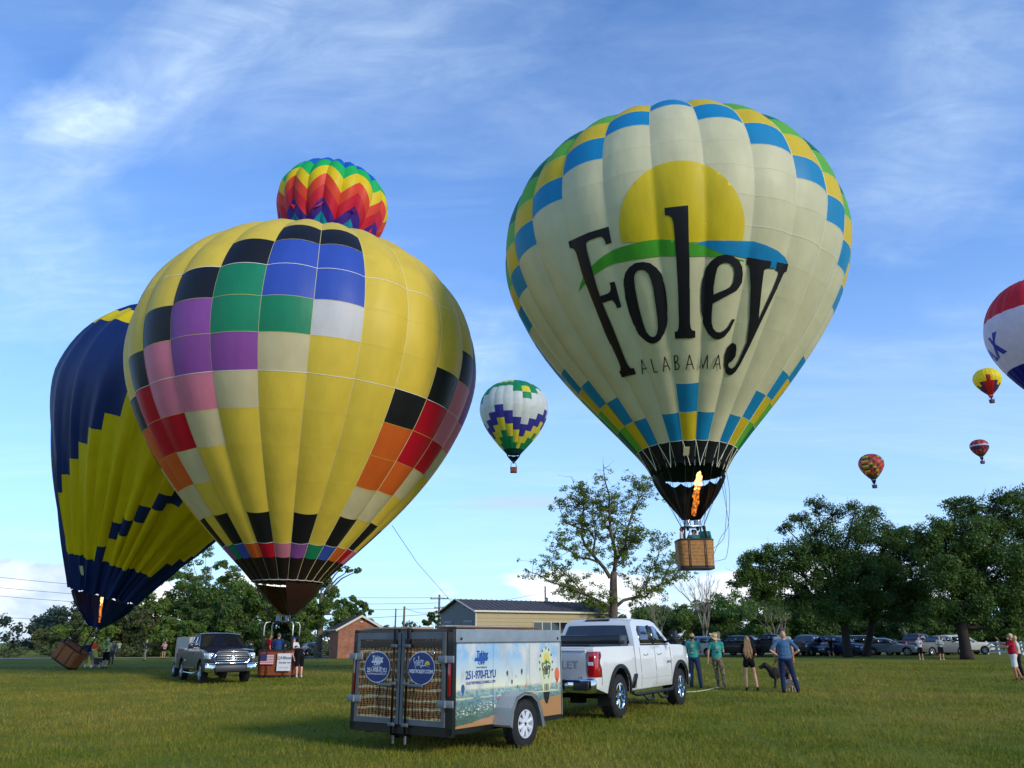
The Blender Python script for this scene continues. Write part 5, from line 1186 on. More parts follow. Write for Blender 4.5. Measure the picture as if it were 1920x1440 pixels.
    flat_print('printed_skirt', [[(-.115, -.26), (.115, -.26), (.09, -.36), (.03, -.46), (-.03, -.46), (-.09, -.36)]], BK_, root, m, .1)
    for i in range(9):
        t = R(-20 + i * 27.5) if i < 5 else R(100 + (i - 4) * 24)
        cx_, cz_ = .245 * math.cos(t), .22 + .29 * math.sin(t); flat_print('printed_check', [[(cx_ - .012, cz_ - .025), (cx_ + .012, cz_ - .02), (cx_ + .012, cz_ + .025), (cx_ - .012, cz_ + .02)]], BK_, root, m, .1)
    for q in (-.07, -.012, .045): flat_print('printed_check', [[(q, -.24), (q + .025, -.24), (q + .022, -.12), (q + .003, -.12)]], BK_, root, m, .1)
    m = basis((0, -.0125, zb), (1, 0, 0), (0, 0, 1)); BB = M('print_slate', '#3f4a52', .4)
    RD, BL, OR = M('print_red', '#b0303a', .35), M('print_navy', '#2d4f86', .35), M('print_orange', '#d0663a', .35)
    for x, f, w, c in ((.18, .44, .085, (BL,)), (1.31, .60, .05, (BB,)), (1.44, .49, .045, (BB,)), (1.55, .56, .02, (BB,)), (1.72, .61, .055, (BB,)), (1.60, .43, .03, (BB,)), (1.84, .43, .035, (OR,)), (1.08, .28, .06, (RD, BL)), (2.80, .52, .15, (OR, RD))):
        little_balloon(root, m, x, f * (zp - zb), w, w * 1.75, c)
    # axle, wheels, tread-plate fenders
    MB().tube([(1.4, -.05, .34), (1.4, W + .05, .34)], .05, 8).build('axle', UNDER, root); mb = MB(); mb.box((L_ / 2, .35, zb - .06), (L_, .08, .1)); mb.box((L_ / 2, W - .35, zb - .06), (L_, .08, .1)); mb.build('chassis', UNDER, root)
    TP = M('tread_plate', '#b4b6b8', .42, .55, bump=.5, bscale=60)
    for s_, y in ((-1, -.20), (1, W + .20)):
        wheel(root, ax, y, .345, .20, s_, rimmat=M('white_steel', '#c9ccd0', .35), rr=.60, spokes=8, steel=True)
        pts = [(ax - .47, .36), (ax - .42, .60), (ax - .30, .76), (ax - .08, .82), (ax + .14, .80), (ax + .32, .70), (ax + .42, .52), (ax + .50, .30)]
        V = []
        for x, z in pts:
            V += [(x, y + s_ * .14, z), (x, y - s_ * .19, z), (x + (ax - x) * .05, y - s_ * .19, z - .03), (x + (ax - x) * .05, y + s_ * .14, z - .03)]
        F = [(4 * i + j, 4 * i + (j + 1) % 4, 4 * i + 4 + (j + 1) % 4, 4 * i + 4 + j) for i in range(len(pts) - 1) for j in range(4)] + [(0, 1, 2, 3)]
        mesh_obj('fender', V, F, TP, root)
        V = []; 
        for x, z in pts: V += [(x, y + s_ * .14, z), (x + (ax - x) * .13, y + s_ * .14, z - .05)]
        mesh_obj('fender_lip', V, [(2 * i, 2 * i + 2, 2 * i + 3, 2 * i + 1) for i in range(len(pts) - 1)], ALU, root)
    MB().tube([(L_ - .05, .35, .42), (L_ + 1.1, W / 2, .45)], .045, 8).tube([(L_ - .05, W - .35, .42), (L_ + 1.1, W / 2, .45)], .045, 8).tube([(L_ + 1.0, W / 2, .45), (L_ + 1.5, W / 2, .50)], .05, 8).tube([(L_ + .75, W / 2, .1), (L_ + .75, W / 2, .8)], .03, 8).build('drawbar', UNDER, root)
    [MB().tube([(-.06, q, zb - .12), (-.06, q, zb - .23)], .02, 6).build('latch_foot', AG, root) for q in (.9, 1.15)]
    return root
PT = printed_trailer()
# ---- cars parked in the row under the trees
def car(label, kind, x, Y, face, col, scale=1., roofc=None, clad=False):
    """face: heading clockwise from +Y in degrees"""
    root = empty('parked_car' if kind != 'pickup' else 'parked_pickup', (x, Y, 0), math.pi / 2 - R(face), label=label, cat='car' if kind != 'pickup' else 'pickup truck', group='cars parked in a row under the trees')
    P_ = paint(col[1:] + 'c', col, .1, .45, .35)  # paler paints in this row are darkened to carry the oaks' shade
    sp_ = dict(suv=dict(L=4.85, wb=2.85, H=1.78, W=.96, belt=1.12, hood=1.12, ol0=.95, cab=[(-.95, 1.06), (-.90, 1.40), (-.72, 1.70), (-.4, 1.76), (1.2, 1.77), (1.55, 1.70), (2.35, 1.14), (2.3, 1.08)], wins=[[(-.70, 1.20), (-.02, 1.20), (-.02, 1.62), (-.58, 1.62)], [(.06, 1.20), (.86, 1.20), (.86, 1.64), (.06, 1.64)], [(.94, 1.20), (2.0, 1.20), (1.42, 1.62), (.94, 1.64)]], rw=.36),
               sedan=dict(L=4.75, wb=2.80, H=1.45, W=.91, belt=.95, hood=.92, ol0=.95, cab=[(-.75, .93), (-.25, 1.30), (.15, 1.42), (.95, 1.44), (1.35, 1.36), (2.1, .96), (2.0, .90)], wins=[[(-.15, 1.03), (.62, 1.03), (.62, 1.36), (.18, 1.35), (-.05, 1.24)], [(.70, 1.03), (1.78, 1.03), (1.30, 1.30), (1.0, 1.37), (.70, 1.37)]], rw=.33),
               pickup=dict(L=5.75, wb=3.6, H=1.92, W=.99, belt=1.28, hood=1.26, ol0=1.15, cab=[(.95, 1.24), (1.0, 1.40), (1.16, 1.84), (1.9, 1.92), (2.45, 1.87), (3.15, 1.30), (3.1, 1.25)], wins=[[(1.28, 1.38), (1.95, 1.38), (1.95, 1.78), (1.40, 1.78)], [(2.04, 1.38), (2.9, 1.38), (2.42, 1.78), (2.04, 1.78)]], rw=.40))[kind]
    L_, wb, W, rw = sp_['L'], sp_['wb'], sp_['W'], sp_['rw']; xr = -sp_['ol0']; xf = L_ + xr; bl, hd_ = sp_['belt'], sp_['hood']; ar = rw + .08
    wf = lambda x_, z: W - .06 * max(0, z - .95) - .12 * max(0, .6 - z) - (.20 * ((x_ - wb) / (xf - wb)) ** 2 if x_ > wb else 0) - (.08 * ((x_) / xr) ** 2 if x_ < 0 else 0)
    wc = lambda x_, z: W - .04 - .38 * max(0, z - bl) ** 1.15
    ol = [(xr + .05, .42), (xr, .6), (xr + (.0 if kind != 'sedan' else .03), bl - .1), (xr + .12, bl)] + ([(wb * .28, bl)] if kind != 'sedan' else [(-.55, bl)]) + [(wb * .62 + .5, bl), (wb * .8, hd_ + .02), (xf - .55, hd_ - .06), (xf - .18, hd_ - .18), (xf - .02, .78), (xf, .5), (xf - .15, .32), (wb + ar, .30)] + arch(wb, ar, rw, .30, 8) + [(ar, .30)] + arch(0, ar, rw, .30, 8)
    dk = lambda x_, z, n: z < .34 or math.hypot(x_ - wb, z - rw) < ar + .02 or math.hypot(x_, z - rw) < ar + .02
    shell('body', ol, wf, [P_, UNDER], root, .35, lambda nx, nz, x_, z: .12 * max(0, nx) + .04 * max(0, -nx) + .03 * max(0, nz) * (x_ > 1.5), .03, dk, 4)
    shell('cabin', sp_['cab'], wc, [paint(roofc[1:] + 'c', roofc, .1, .45, .35) if roofc else P_, UNDER], root, .35, lambda nx, nz, x_, z: .05 * max(0, nz) + .05 * max(0, nx), .04, None, 4)
    c = sp_['cab']; t1 = c[-2]; t0 = c[-3]
    cross_patch('windscreen', (t1[0] - .05, t1[1] + .07), (t0[0] + .06, t0[1] - .03), wc, .92, .86, GLASS, root, .012, bulge=.045, nu=4, nv=1)
    b0, b1 = (c[1], c[2]) if kind != 'sedan' else (c[0], c[1]); cross_patch('rear_window', (b0[0], b0[1] + .04), (b1[0], b1[1] - .04), wc, .85, .82, GLASS, root, -.03, nu=4, nv=1)
    for s_ in (-1, 1):
        for w in sp_['wins']: side_patch('window', w, wc, s_, GLASS, root, .008, step=.6)
        side_patch('head_light', [(xf - .42, hd_ - .34), (xf - .08, hd_ - .36), (xf - .16, hd_ - .22), (xf - .45, hd_ - .20)], wf, s_, CLEAR, root, .01, .02, .6)
        side_patch('tail_light', [(xr + .01, bl - .32), (xr + .25, bl - .30), (xr + .25, bl - .12), (xr + .03, bl - .12)], wf, s_, REDL, root, .01, .02, .6)
        MB().rbox((xr - .015, s_ * (W - .22), bl - .22), (.04, .22, .16), .01).build('tail_light', REDL, root); MB().rbox((xf - .02, s_ * (W - .36), hd_ - .32), (.10, .30, .12), .02).build('head_light', CLEAR, root)
        MB().rbox((c[-2][0] - .35, s_ * (W + .06), c[-2][1] + .06), (.10, .18, .13), .03).build('mirror', P_, root)
        if clad: side_patch('cladding', [(ar + .05, .32), (wb - ar - .05, .32), (wb - ar - .05, .44), (ar + .05, .44)], wf, s_, BTRIM, root, .012, .02, .6)
    MB().rbox((xf + .07, 0, .62), (.05, W * 1.1, .2), .02).build('grille', BTRIM, root)
    for s_ in (-1, 1):
        side_patch('door_gap', [(wb * .36, .36), (wb * .36 + .012, .36), (wb * .36 + .012, bl), (wb * .36, bl)], wf, s_, SEAM, root, .003, .006, .6)
        for x_ in (0, wb): wheel(root, x_, s_ * (W - .13), rw, .22, s_, rimmat=SILVER, spokes=5, detail=False)
    root.scale = (scale,) * 3
    return root
def cx(px, Y): return gx(px, Y)
_car = car
def car(label, kind, x, Y, face, col, *a, **k):
    h = 1.42 if kind != 'pickup' else 1.75; return _car(label, kind, x - h * math.sin(R(face)), Y - h * math.cos(R(face)), face, col, *a, **k)
car('white sport utility car behind the tan cap man and the straw hat man', 'suv', cx(1309, 76), 77.5, -62, '#a9abad', 1.0)
car('black sport utility car between the straw hat man and the long haired woman', 'suv', cx(1382, 75), 77, -58, '#17181b', 1.02)
car('black lifted pickup behind the long haired woman', 'pickup', cx(1462, 75), 77, -60, '#0f1114', 1.02)
car('pale blue sedan mostly hidden, only its bonnet showing beside the lifted black pickup', 'sedan', cx(1408, 79), 81, -70, '#4b5d78', .95)
car('white sedan showing just its roof behind the two men with the dog', 'sedan', cx(1500, 80), 82, 120, '#c3c8ce', 1.)
car('grey-blue sport utility car with a silver roof, right of the two men with the dog', 'suv', cx(1528, 75), 77.5, -140, '#2b3440', 1.04, '#5c6772')
car('dark teal sedan behind the young person in dark shorts', 'sedan', cx(1566, 75), 77, -125, '#22384a', .95)
car('deep blue sport utility car directly left of the thick oak trunk', 'suv', cx(1592, 75), 76.5, 150, '#15244f', .98)
car('navy sport utility car between the two oak trunks', 'suv', cx(1622, 77), 78.5, 155, '#1a2a52', .98)
car('grey-green crossover just right of the slanted oak trunk', 'suv', cx(1652, 75), 77, 118, '#434a48', 1.0)
car('silver-blue sedan behind the person in the white top', 'sedan', cx(1696, 73), 76, 125, '#5d6f82', 1.05)
car('dark maroon pickup behind the person in the grey shirt', 'pickup', cx(1758, 74), 78, 62, '#26151a', 1.0)
car('pickup with a pale silver body and dark cab, left of the great oak trunk', 'pickup', cx(1799, 72), 75.5, 74, '#43484c', .90, '#121317')
car('cream white crossover with black sills at the end of the row by the rail fence', 'suv', cx(1822, 78), 79.5, 95, '#b9b7a8', 1.0, clad=True)
car('silver car just visible between the bending man and the brick shed', 'sedan', cx(590, 90), 92, 60, '#8a9098', 1.)
# ------------------------------------------------------------------ buildings
def siding_mat(name, col, pitch, dark=.75):
    m = bpy.data.materials.new(name); m.use_nodes = True; nt = m.node_tree; N = nt.nodes; L = nt.links; b = N['Principled BSDF']; b.inputs['Roughness'].default_value = .5; c = lin(col)
    tc = N.new('ShaderNodeTexCoord'); n = N.new('ShaderNodeTexNoise'); n.inputs['Scale'].default_value = .8; n.inputs['Detail'].default_value = 6; L.new(tc.outputs['Object'], n.inputs[0])
    r = N.new('ShaderNodeMapRange'); L.new(n.outputs['Fac'], r.inputs[0]); r.inputs[3].default_value = .85; r.inputs[4].default_value = 1.1
    x = N.new('ShaderNodeMix'); x.data_type = 'RGBA'; x.blend_type = 'MULTIPLY'; x.inputs[0].default_value = 1; x.inputs[6].default_value = (*c, 1); L.new(r.outputs[0], x.inputs[7]); L.new(x.outputs[2], b.inputs['Base Color']); return m
def metal_building():
    th = R(56); d = Vector((math.sin(th), math.cos(th), 0)); p = Vector((-math.cos(th), math.sin(th), 0))
    C0 = Vector((gx(892, 66), 66, 0)); Lr, Wd, He = 15.2, 6.0, 3.88; Ha = 1.0
    root = empty('metal_building', C0, math.atan2(d.y, d.x), label='long metal building with tan side, grey gable and purple-grey roof behind the trailer', cat='building')
    # local x along the tan wall, y back across the gable
    TAN = siding_mat('siding_tan', '#a3926a', .3); GRY = siding_mat('siding_grey', '#6d747b', .3); RF_ = M('roof_metal', '#4f4b4c', .6, .0, var=.12, vscale=1.5); TRIM = M('trim_pale', '#cfcabb', .5)
    w = MB().box((Lr / 2, .03, He / 2), (Lr, .06, He)).build('wall', TAN, root); n = int(He / .30)
    for i in range(n): MB().box((Lr / 2, -.012, .15 + i * .30), (Lr - .02, .03, .26), (R(-3), 0, 0)).build('siding_plank', TAN, w)
    g = MB().add([(0, 0, 0), (0, Wd, 0), (0, Wd, He), (0, Wd / 2, He + Ha), (0, 0, He), (.08, 0, 0), (.08, Wd, 0), (.08, Wd, He), (.08, Wd / 2, He + Ha), (.08, 0, He)], [(0, 1, 2, 3, 4), (9, 8, 7, 6, 5), (0, 5, 6, 1), (0, 4, 9, 5), (1, 6, 7, 2)]).build('gable_wall', GRY, root)
    for i in range(int((He + Ha) / .30)):
        z = .15 + i * .30; hw = Wd / 2 if z < He else Wd / 2 * (1 - (z + .13 - He) / Ha)
        if hw > .15: MB().box((-.012, Wd / 2, z), (.03, 2 * hw - .02, .26)).build('siding_plank', GRY, g)
    for yy in (.75, 4.1):
        f = MB().box((-.045, yy + .45, 2.40), (.06, 1.35, 1.5)).build('window', M('trim_grey', '#9aa0a6', .5), g); MB().box((-.08, yy + .45, 2.35), (.03, 1.20, 1.35)).build('pane', M('shutter_grey', '#6f777e', .5), f)
    MB().box((Lr / 2, Wd - .04, He / 2), (Lr, .08, He)).build('wall', GRY, root); MB().box((Lr - .04, Wd / 2, He / 2), (.08, Wd - .2, He)).build('wall', TAN, root)
    ov = .25
    for s_ in (0, 1):
        y0, y1 = (-ov, Wd / 2) if s_ == 0 else (Wd + ov, Wd / 2); z0 = He - Ha * ov / (Wd / 2) + .06; z1 = He + Ha + .06
        ns = 30; V = []; F = []
        for i in range(ns + 1):
            x = -.3 + (Lr + .6) * i / ns
            for dx, dz in ((0, 0), (.02, .045), (.05, .045), (.07, 0)): V += [(x + dx, y0, z0 + dz), (x + dx, y1, z1 + dz)]
        k = len(V) // 2; F = [(2 * i, 2 * i + 2, 2 * i + 3, 2 * i + 1) for i in range(k - 1)]; mesh_obj('roof', V, F, RF_, root)
    MB().box((Lr / 2, -ov, He - .02), (Lr + .6, .05, .14)).build('gutter', TRIM, root); MB().box((-.02, .0, He / 2), (.08, .10, He)).build('corner_trim', TRIM, root)
    for s_ in (0, 1):
        y0 = -ov if s_ == 0 else Wd + ov; MB().tube([(-.3, y0, He - .05), (-.3, Wd / 2, He + Ha + .06)], .06, 4).build('barge_board', TRIM, root)
    for k in range(5):
        x = 6.2 + k * .95; f = MB().box((x, -.05, 2.55), (.95, .05, 1.05)).build('window', M('frame_white', '#c3bfae', .5), root); MB().box((x, -.085, 2.55), (.84, .03, .94)).build('pane', GLASS, f)
    mb = MB(); mb.tube([(9.5, -.25, .3), (9.5, -.25, 3.1)], .03, 5); mb.tube([(9.0, -.3, 1.9), (10.2, -.3, 3.0)], .025, 5); mb.build('conduit', TRIM, root)
    MB().lathe([(0, 0), (.16, 0), (.16, .25), (.22, .28), (0, .40)], 10, c=(Lr * .62, Wd / 2, He + Ha + .05)).build('roof_vent', TRIM, root)
metal_building()
BRICK = bpy.data.materials.new('brick_wall')
def brick_mat(m):
    m.use_nodes = True; nt = m.node_tree; N = nt.nodes; L = nt.links; b = N['Principled BSDF']; b.inputs['Roughness'].default_value = .85
    tc = N.new('ShaderNodeTexCoord'); mp = N.new('ShaderNodeMapping'); mp.inputs['Rotation'].default_value = (R(90), 0, 0); L.new(tc.outputs['Object'], mp.inputs[0])
    sx = N.new('ShaderNodeSeparateXYZ'); L.new(tc.outputs['Object'], sx.inputs[0]); ad = N.new('ShaderNodeMath'); ad.operation = 'ADD'; L.new(sx.outputs[0], ad.inputs[0]); L.new(sx.outputs[1], ad.inputs[1]); cb = N.new('ShaderNodeCombineXYZ'); L.new(ad.outputs[0], cb.inputs[0]); L.new(sx.outputs[2], cb.inputs[1])
    t = N.new('ShaderNodeTexBrick'); L.new(cb.outputs[0], t.inputs[0]); t.inputs['Scale'].default_value = 1; t.inputs['Brick Width'].default_value = .23; t.inputs['Row Height'].default_value = .085; t.inputs['Mortar Size'].default_value = .008
    t.inputs['Color1'].default_value = (.36, .115, .045, 1); t.inputs['Color2'].default_value = (.22, .06, .028, 1); t.inputs['Mortar'].default_value = (.32, .24, .18, 1)
    n = N.new('ShaderNodeTexNoise'); n.inputs['Scale'].default_value = 1.6; n.inputs['Detail'].default_value = 6; L.new(tc.outputs['Object'], n.inputs[0])
    r = N.new('ShaderNodeMapRange'); L.new(n.outputs['Fac'], r.inputs[0]); r.inputs[1].default_value = .3; r.inputs[2].default_value = .7; r.inputs[3].default_value = .75; r.inputs[4].default_value = 1.25
    x = N.new('ShaderNodeMix'); x.data_type = 'RGBA'; x.blend_type = 'MULTIPLY'; x.inputs[0].default_value = 1; L.new(t.outputs[0], x.inputs[6]); L.new(r.outputs[0], x.inputs[7]); L.new(x.outputs[2], b.inputs['Base Color'])
brick_mat(BRICK)
def brick_shed():
    th = R(68); d = Vector((math.sin(th), math.cos(th), 0)); C0 = Vector((gx(634, 78), 78, 0)); Wg, Ds, He, Ha = 4.3, 5.0, 2.80, 1.15
    root = empty('brick_shed', C0, math.atan2(d.y, d.x), label='small orange brick shed with a brown shingle roof and white gable trim', cat='shed')
    TR = M('white_trim', '#cfc8bc', .6)
    # local x along the gable wall, y back
    MB().add([(0, 0, 0), (Wg, 0, 0), (Wg, 0, He), (Wg / 2, 0, He + Ha), (0, 0, He), (0, .12, 0), (Wg, .12, 0), (Wg, .12, He), (Wg / 2, .12, He + Ha), (0, .12, He)], [(0, 1, 2, 3, 4), (9, 8, 7, 6, 5), (0, 5, 6, 1), (1, 6, 7, 2), (0, 4, 9, 5)]).build('gable_wall', BRICK, root)
    MB().box((.06, Ds / 2 + .06, He / 2), (.12, Ds - .12, He)).build('wall', BRICK, root); MB().box((Wg - .06, Ds / 2 + .06, He / 2), (.12, Ds - .12, He)).build('wall', BRICK, root); MB().box((Wg / 2, Ds, He / 2), (Wg - .25, .12, He)).build('wall', BRICK, root)
    SH = M('shingles', '#4a3c3c', .85, var=.3, vscale=6)
    for s_ in (-1, 1):
        for k in range(6):
            t0, t1 = k / 6, (k + 1.12) / 6
            f = lambda t: (Wg / 2 + s_ * (Wg / 2 + .28) * (1 - t), He - .14 + (Ha + .14) * t + .05)
            (xa, za), (xb, zb_) = f(t0), f(min(t1, 1)); V = [(xa, -.3, za + .03), (xa, Ds + .3, za + .03), (xb, Ds + .3, zb_), (xb, -.3, zb_)]
            mesh_obj('shingle_course', V + [(x, y, z - .05) for x, y, z in V], [(0, 1, 2, 3), (7, 6, 5, 4), (0, 4, 5, 1), (1, 5, 6, 2), (2, 6, 7, 3), (3, 7, 4, 0)], SH, root)
        MB().add([(Wg / 2, -.32, He + Ha + .06), (Wg / 2 + s_ * (Wg / 2 + .30), -.32, He - .14), (Wg / 2 + s_ * (Wg / 2 + .30), -.32, He - .34), (Wg / 2, -.32, He + Ha - .16), (Wg / 2, -.26, He + Ha + .06), (Wg / 2 + s_ * (Wg / 2 + .30), -.26, He - .14), (Wg / 2 + s_ * (Wg / 2 + .30), -.26, He - .34), (Wg / 2, -.26, He + Ha - .16)], [(0, 1, 2, 3), (7, 6, 5, 4), (0, 4, 5, 1), (1, 5, 6, 2), (2, 6, 7, 3), (3, 7, 4, 0)]).build('barge_board', TR, root)
    MB().box((-.30, Ds / 2, He - .18), (.06, Ds + .5, .14)).build('fascia', TR, root)
    MB().rbox((Wg / 2, -.06, He + .55), (.25, .12, .15), .03).build('flood_light', TR, root)
    # welded frames leaning and lying by its left wall
    o = empty('metal_frame_pile', C0 + Vector((-3.1, -.4, 0)), R(10), label='dark triangular metal frames leaning against the left wall of the brick shed', cat='metal frames'); DM = M('dark_steel', '#3c4048', .5, .6)
    for k, (a, b_, c) in enumerate((((0, 0, 0), (1.7, .3, 2.0), (2.7, .1, .1)), ((-.6, -.3, 0), (.9, -.1, .95), (2.2, -.3, 0)), ((.2, -.5, 0), (1.1, -.4, .8), (1.9, -.5, 0)), ((-1.0, -.6, 0), (.1, -.5, .55), (1.2, -.6, 0)))): MB().tube([a, b_, c, a], .035, 5).build('frame', DM, o, True)
brick_shed()
# ---- white rail fence, poles and wires
def rail_fence():
    a = Vector((gx(1848, 79), 79, 0)); b = Vector((gx(1960, 72), 72, 0)); root = empty('rail_fence', a, label='white rail fence at the right edge behind the man in the red shirt', cat='fence'); W_ = M('fence_white', '#cdd2d6', .5); n = 5; d = (b - a)
    for i in range(n + 1): q = d * (i / n); MB().box(q + Vector((0, 0, .6)), (.13, .13, 1.2)).build('post', W_, root)
    for i in range(n):
        for z in (.35, .70, 1.05): q = d * ((i + .5) / n); MB().box(q + Vector((0, 0, z)), (d.length / n - .13, .05, .15), (0, 0, math.atan2(d.y, d.x))).build('rail', W_, root)
rail_fence()
WOODP = M('pole_wood', '#6b5c50', .9, var=.2, stretch=(4, 4, .4)); WIRE = M('wire', '#2b2d30', .6)
def pole(px, top, Y, label, arms=0, r=.13, lean=0):
    h = at(px, top, Y).z; root = empty('utility_pole', (gx(px, Y), Y, 0), label=label, cat='pole'); mb = MB(); mb.tube([(0, 0, 0), (lean, 0, h)], [r, r * .7], 8); mb.build('pole_shaft', WOODP, root, True)
    for k in range(arms):
        z = h - .5 - k * 1.1; ar = MB().box((lean, -.12, z), (2.3 if k == 0 else 1.2, .1, .12)).build('crossarm', WOODP, root)
        for x in (-1.0, 0, 1.0): MB().lathe([(.03, 0), (.06, .05), (.03, .12), (.05, .18), (0, .2)], 8, c=(lean + x * (1 if k == 0 else .5), -.12, z + .06)).build('insulator', M('insulator', '#8a8f95', .3), ar, True)
    if arms: MB().lathe([(0, 0), (.22, 0), (.22, .8), (0, .85)], 10, c=(lean + .35, 0, h - 2.6)).build('transformer', M('can_grey', '#8b8f92', .5), root, True)
    return Vector((gx(px, Y) + lean, Y, h))
P1 = pole(740, 1141, 88, 'thinner wooden pole without crossarm just right of the brick shed', r=.10)
P2 = pole(756, 1137, 84, 'bare wooden pole second to the right of the brick shed, thicker than its neighbour', r=.14)
P3 = pole(822, 1115, 100, 'wooden utility pole with crossarms and a transformer at the left end of the metal building', 2, r=.17)
P4 = pole(1024, 1099, 95, 'lone pole rising behind the roof of the metal building beside the spreading tree', 0, r=.13)
def wire(a, b, sag, label, r=.018):
    pts = [a.lerp(b, t) - Vector((0, 0, 4 * sag * t * (1 - t))) for t in np.linspace(0, 1, 24)]; o = MB().tube([p - pts[0] for p in pts], r, 4).build('power_line', WIRE, None); o.location = pts[0]; tag(o, label, 'power line', 'power lines strung over the field edge')
wl = ('topmost', 'second highest', 'third', 'lowest')
for k, (yl, yr, y2) in enumerate(((1079, 1112, 1118), (1099, 1124, 1132), (1115, 1138, 1148), (1157, 1161, 1160))):
    wire(at(-60, yl - 3, 98), P3 + Vector((0, 0, -.35 * (k + 1) - .3 * k)), .9, f'{wl[k]} power line running from the left edge to the pole with crossarms', .022)
for k, dz in enumerate((-.3, -1.4)): wire(P3 + Vector((0, 0, dz)), P4 + Vector((0, 0, -.6 - 1.2 * k)), .8, ('upper' if k == 0 else 'lower') + ' wire between the crossarm pole and the lone pole by the spreading tree')
for k, dz in enumerate((-.5, -1.6)): wire(P4 + Vector((0, 0, dz)), at(1400, 1148 + 14 * k, 120), 1.6, ('upper' if k == 0 else 'lower') + ' wire passing through the bare trees right of the spreading tree')
wire(P2 + Vector((0, 0, -.1)), P3 + Vector((0, 0, -1.8)), .5, 'short drooping wire from the thick bare pole to the crossarm pole')
wire(P1 + Vector((0, 0, -2)), P2 + Vector((3.5, 0, -4.6)), .1, 'slanting stay wire low between the two bare poles')
# ------------------------------------------------------------------ trees
def leaf_mat(name, c1, c2, tr=.35):
    m = bpy.data.materials.new(name); m.use_nodes = True; nt = m.node_tree; N = nt.nodes; L = nt.links; b = N['Principled BSDF']; b.inputs['Roughness'].default_value = .55; b.inputs['Specular IOR Level'].default_value = .3
    g = N.new('ShaderNodeNewGeometry')
    def nz(sc): q = N.new('ShaderNodeTexNoise'); q.inputs['Scale'].default_value = sc; q.inputs['Detail'].default_value = 3; L.new(g.outputs['Position'], q.inputs[0]); return q.outputs['Fac']
    a = N.new('ShaderNodeMath'); a.operation = 'ADD'; L.new(nz(.45), a.inputs[0]); L.new(nz(6.), a.inputs[1])
    r = N.new('ShaderNodeValToRGB'); r.color_ramp.elements[0].position = .0; r.color_ramp.elements[1].position = 1.; mr = N.new('ShaderNodeMapRange'); L.new(a.outputs[0], mr.inputs[0]); mr.inputs[1].default_value = .75; mr.inputs[2].default_value = 1.25
    L.new(mr.outputs[0], r.inputs[0]); r.color_ramp.elements[0].color = (*c1, 1); r.color_ramp.elements[1].color = (*c2, 1); L.new(r.outputs[0], b.inputs['Base Color'])
    t = N.new('ShaderNodeBsdfTranslucent'); L.new(r.outputs[0], t.inputs[0]); x = N.new('ShaderNodeMixShader'); x.inputs[0].default_value = tr; L.new(b.outputs[0], x.inputs[1]); L.new(t.outputs[0], x.inputs[2]); L.new(x.outputs[0], N['Material Output'].inputs[0]); return m
LF = dict(oak=leaf_mat('leaves_oak', (.048, .098, .019), (.12, .20, .040)), mid=leaf_mat('leaves_mid', (.075, .14, .020), (.185, .275, .050)), lite=leaf_mat('leaves_light', (.07, .14, .025), (.16, .25, .05)), pec=leaf_mat('leaves_pecan', (.13, .185, .022), (.27, .33, .055), .6), haze=leaf_mat('leaves_haze_tint', (.045, .080, .055), (.085, .125, .080)), scrub=leaf_mat('leaves_scrub', (.07, .09, .03), (.15, .18, .06)))  # far leaves: distance haze is painted into the leaf colour
BARK = M('bark', '#5c5146', .95, var=.3, vscale=4, bump=.6, bscale=10, stretch=(3, 3, .6)); BARKP = M('bark_pale', '#8f8676', .95, var=.2, vscale=4); BARKD = M('bark_dark', '#2e2721', .95, var=.3, vscale=4, bump=.5, bscale=10)
def leaves(C, rad, n, size, g, flat=.75, shell_=.35, airy=1.):
    """leaf quads inside ellipsoids: C (k,3) centres, rad (k,) radii"""
    k = len(C); pw = rad ** 2.2 * np.where(C[:, 2] > .72 * C[:, 2].max(), airy, 1.); idx = g.choice(k, n, p=pw / pw.sum()); u = g.normal(size=(n, 3)); u /= np.linalg.norm(u, axis=1)[:, None]; rr = (shell_ + (1 - shell_) * g.random(n)) ** .7
    P = C[idx] + u * (rad[idx] * rr)[:, None] * np.array([1, 1, flat])
    nrm = u * .5 + g.normal(size=(n, 3)) * .7 + np.array([0, 0, .5]); nrm /= np.linalg.norm(nrm, axis=1)[:, None]
    a = np.cross(nrm, g.normal(size=(n, 3))); a /= np.linalg.norm(a, axis=1)[:, None]; b = np.cross(nrm, a); s_ = size * (.6 + .8 * g.random(n))[:, None]
    V = np.stack([P - a * s_, P - b * s_ * .5, P + a * s_, P + b * s_ * .5], 1).reshape(-1, 3); return V, np.arange(4 * n).reshape(n, 4)
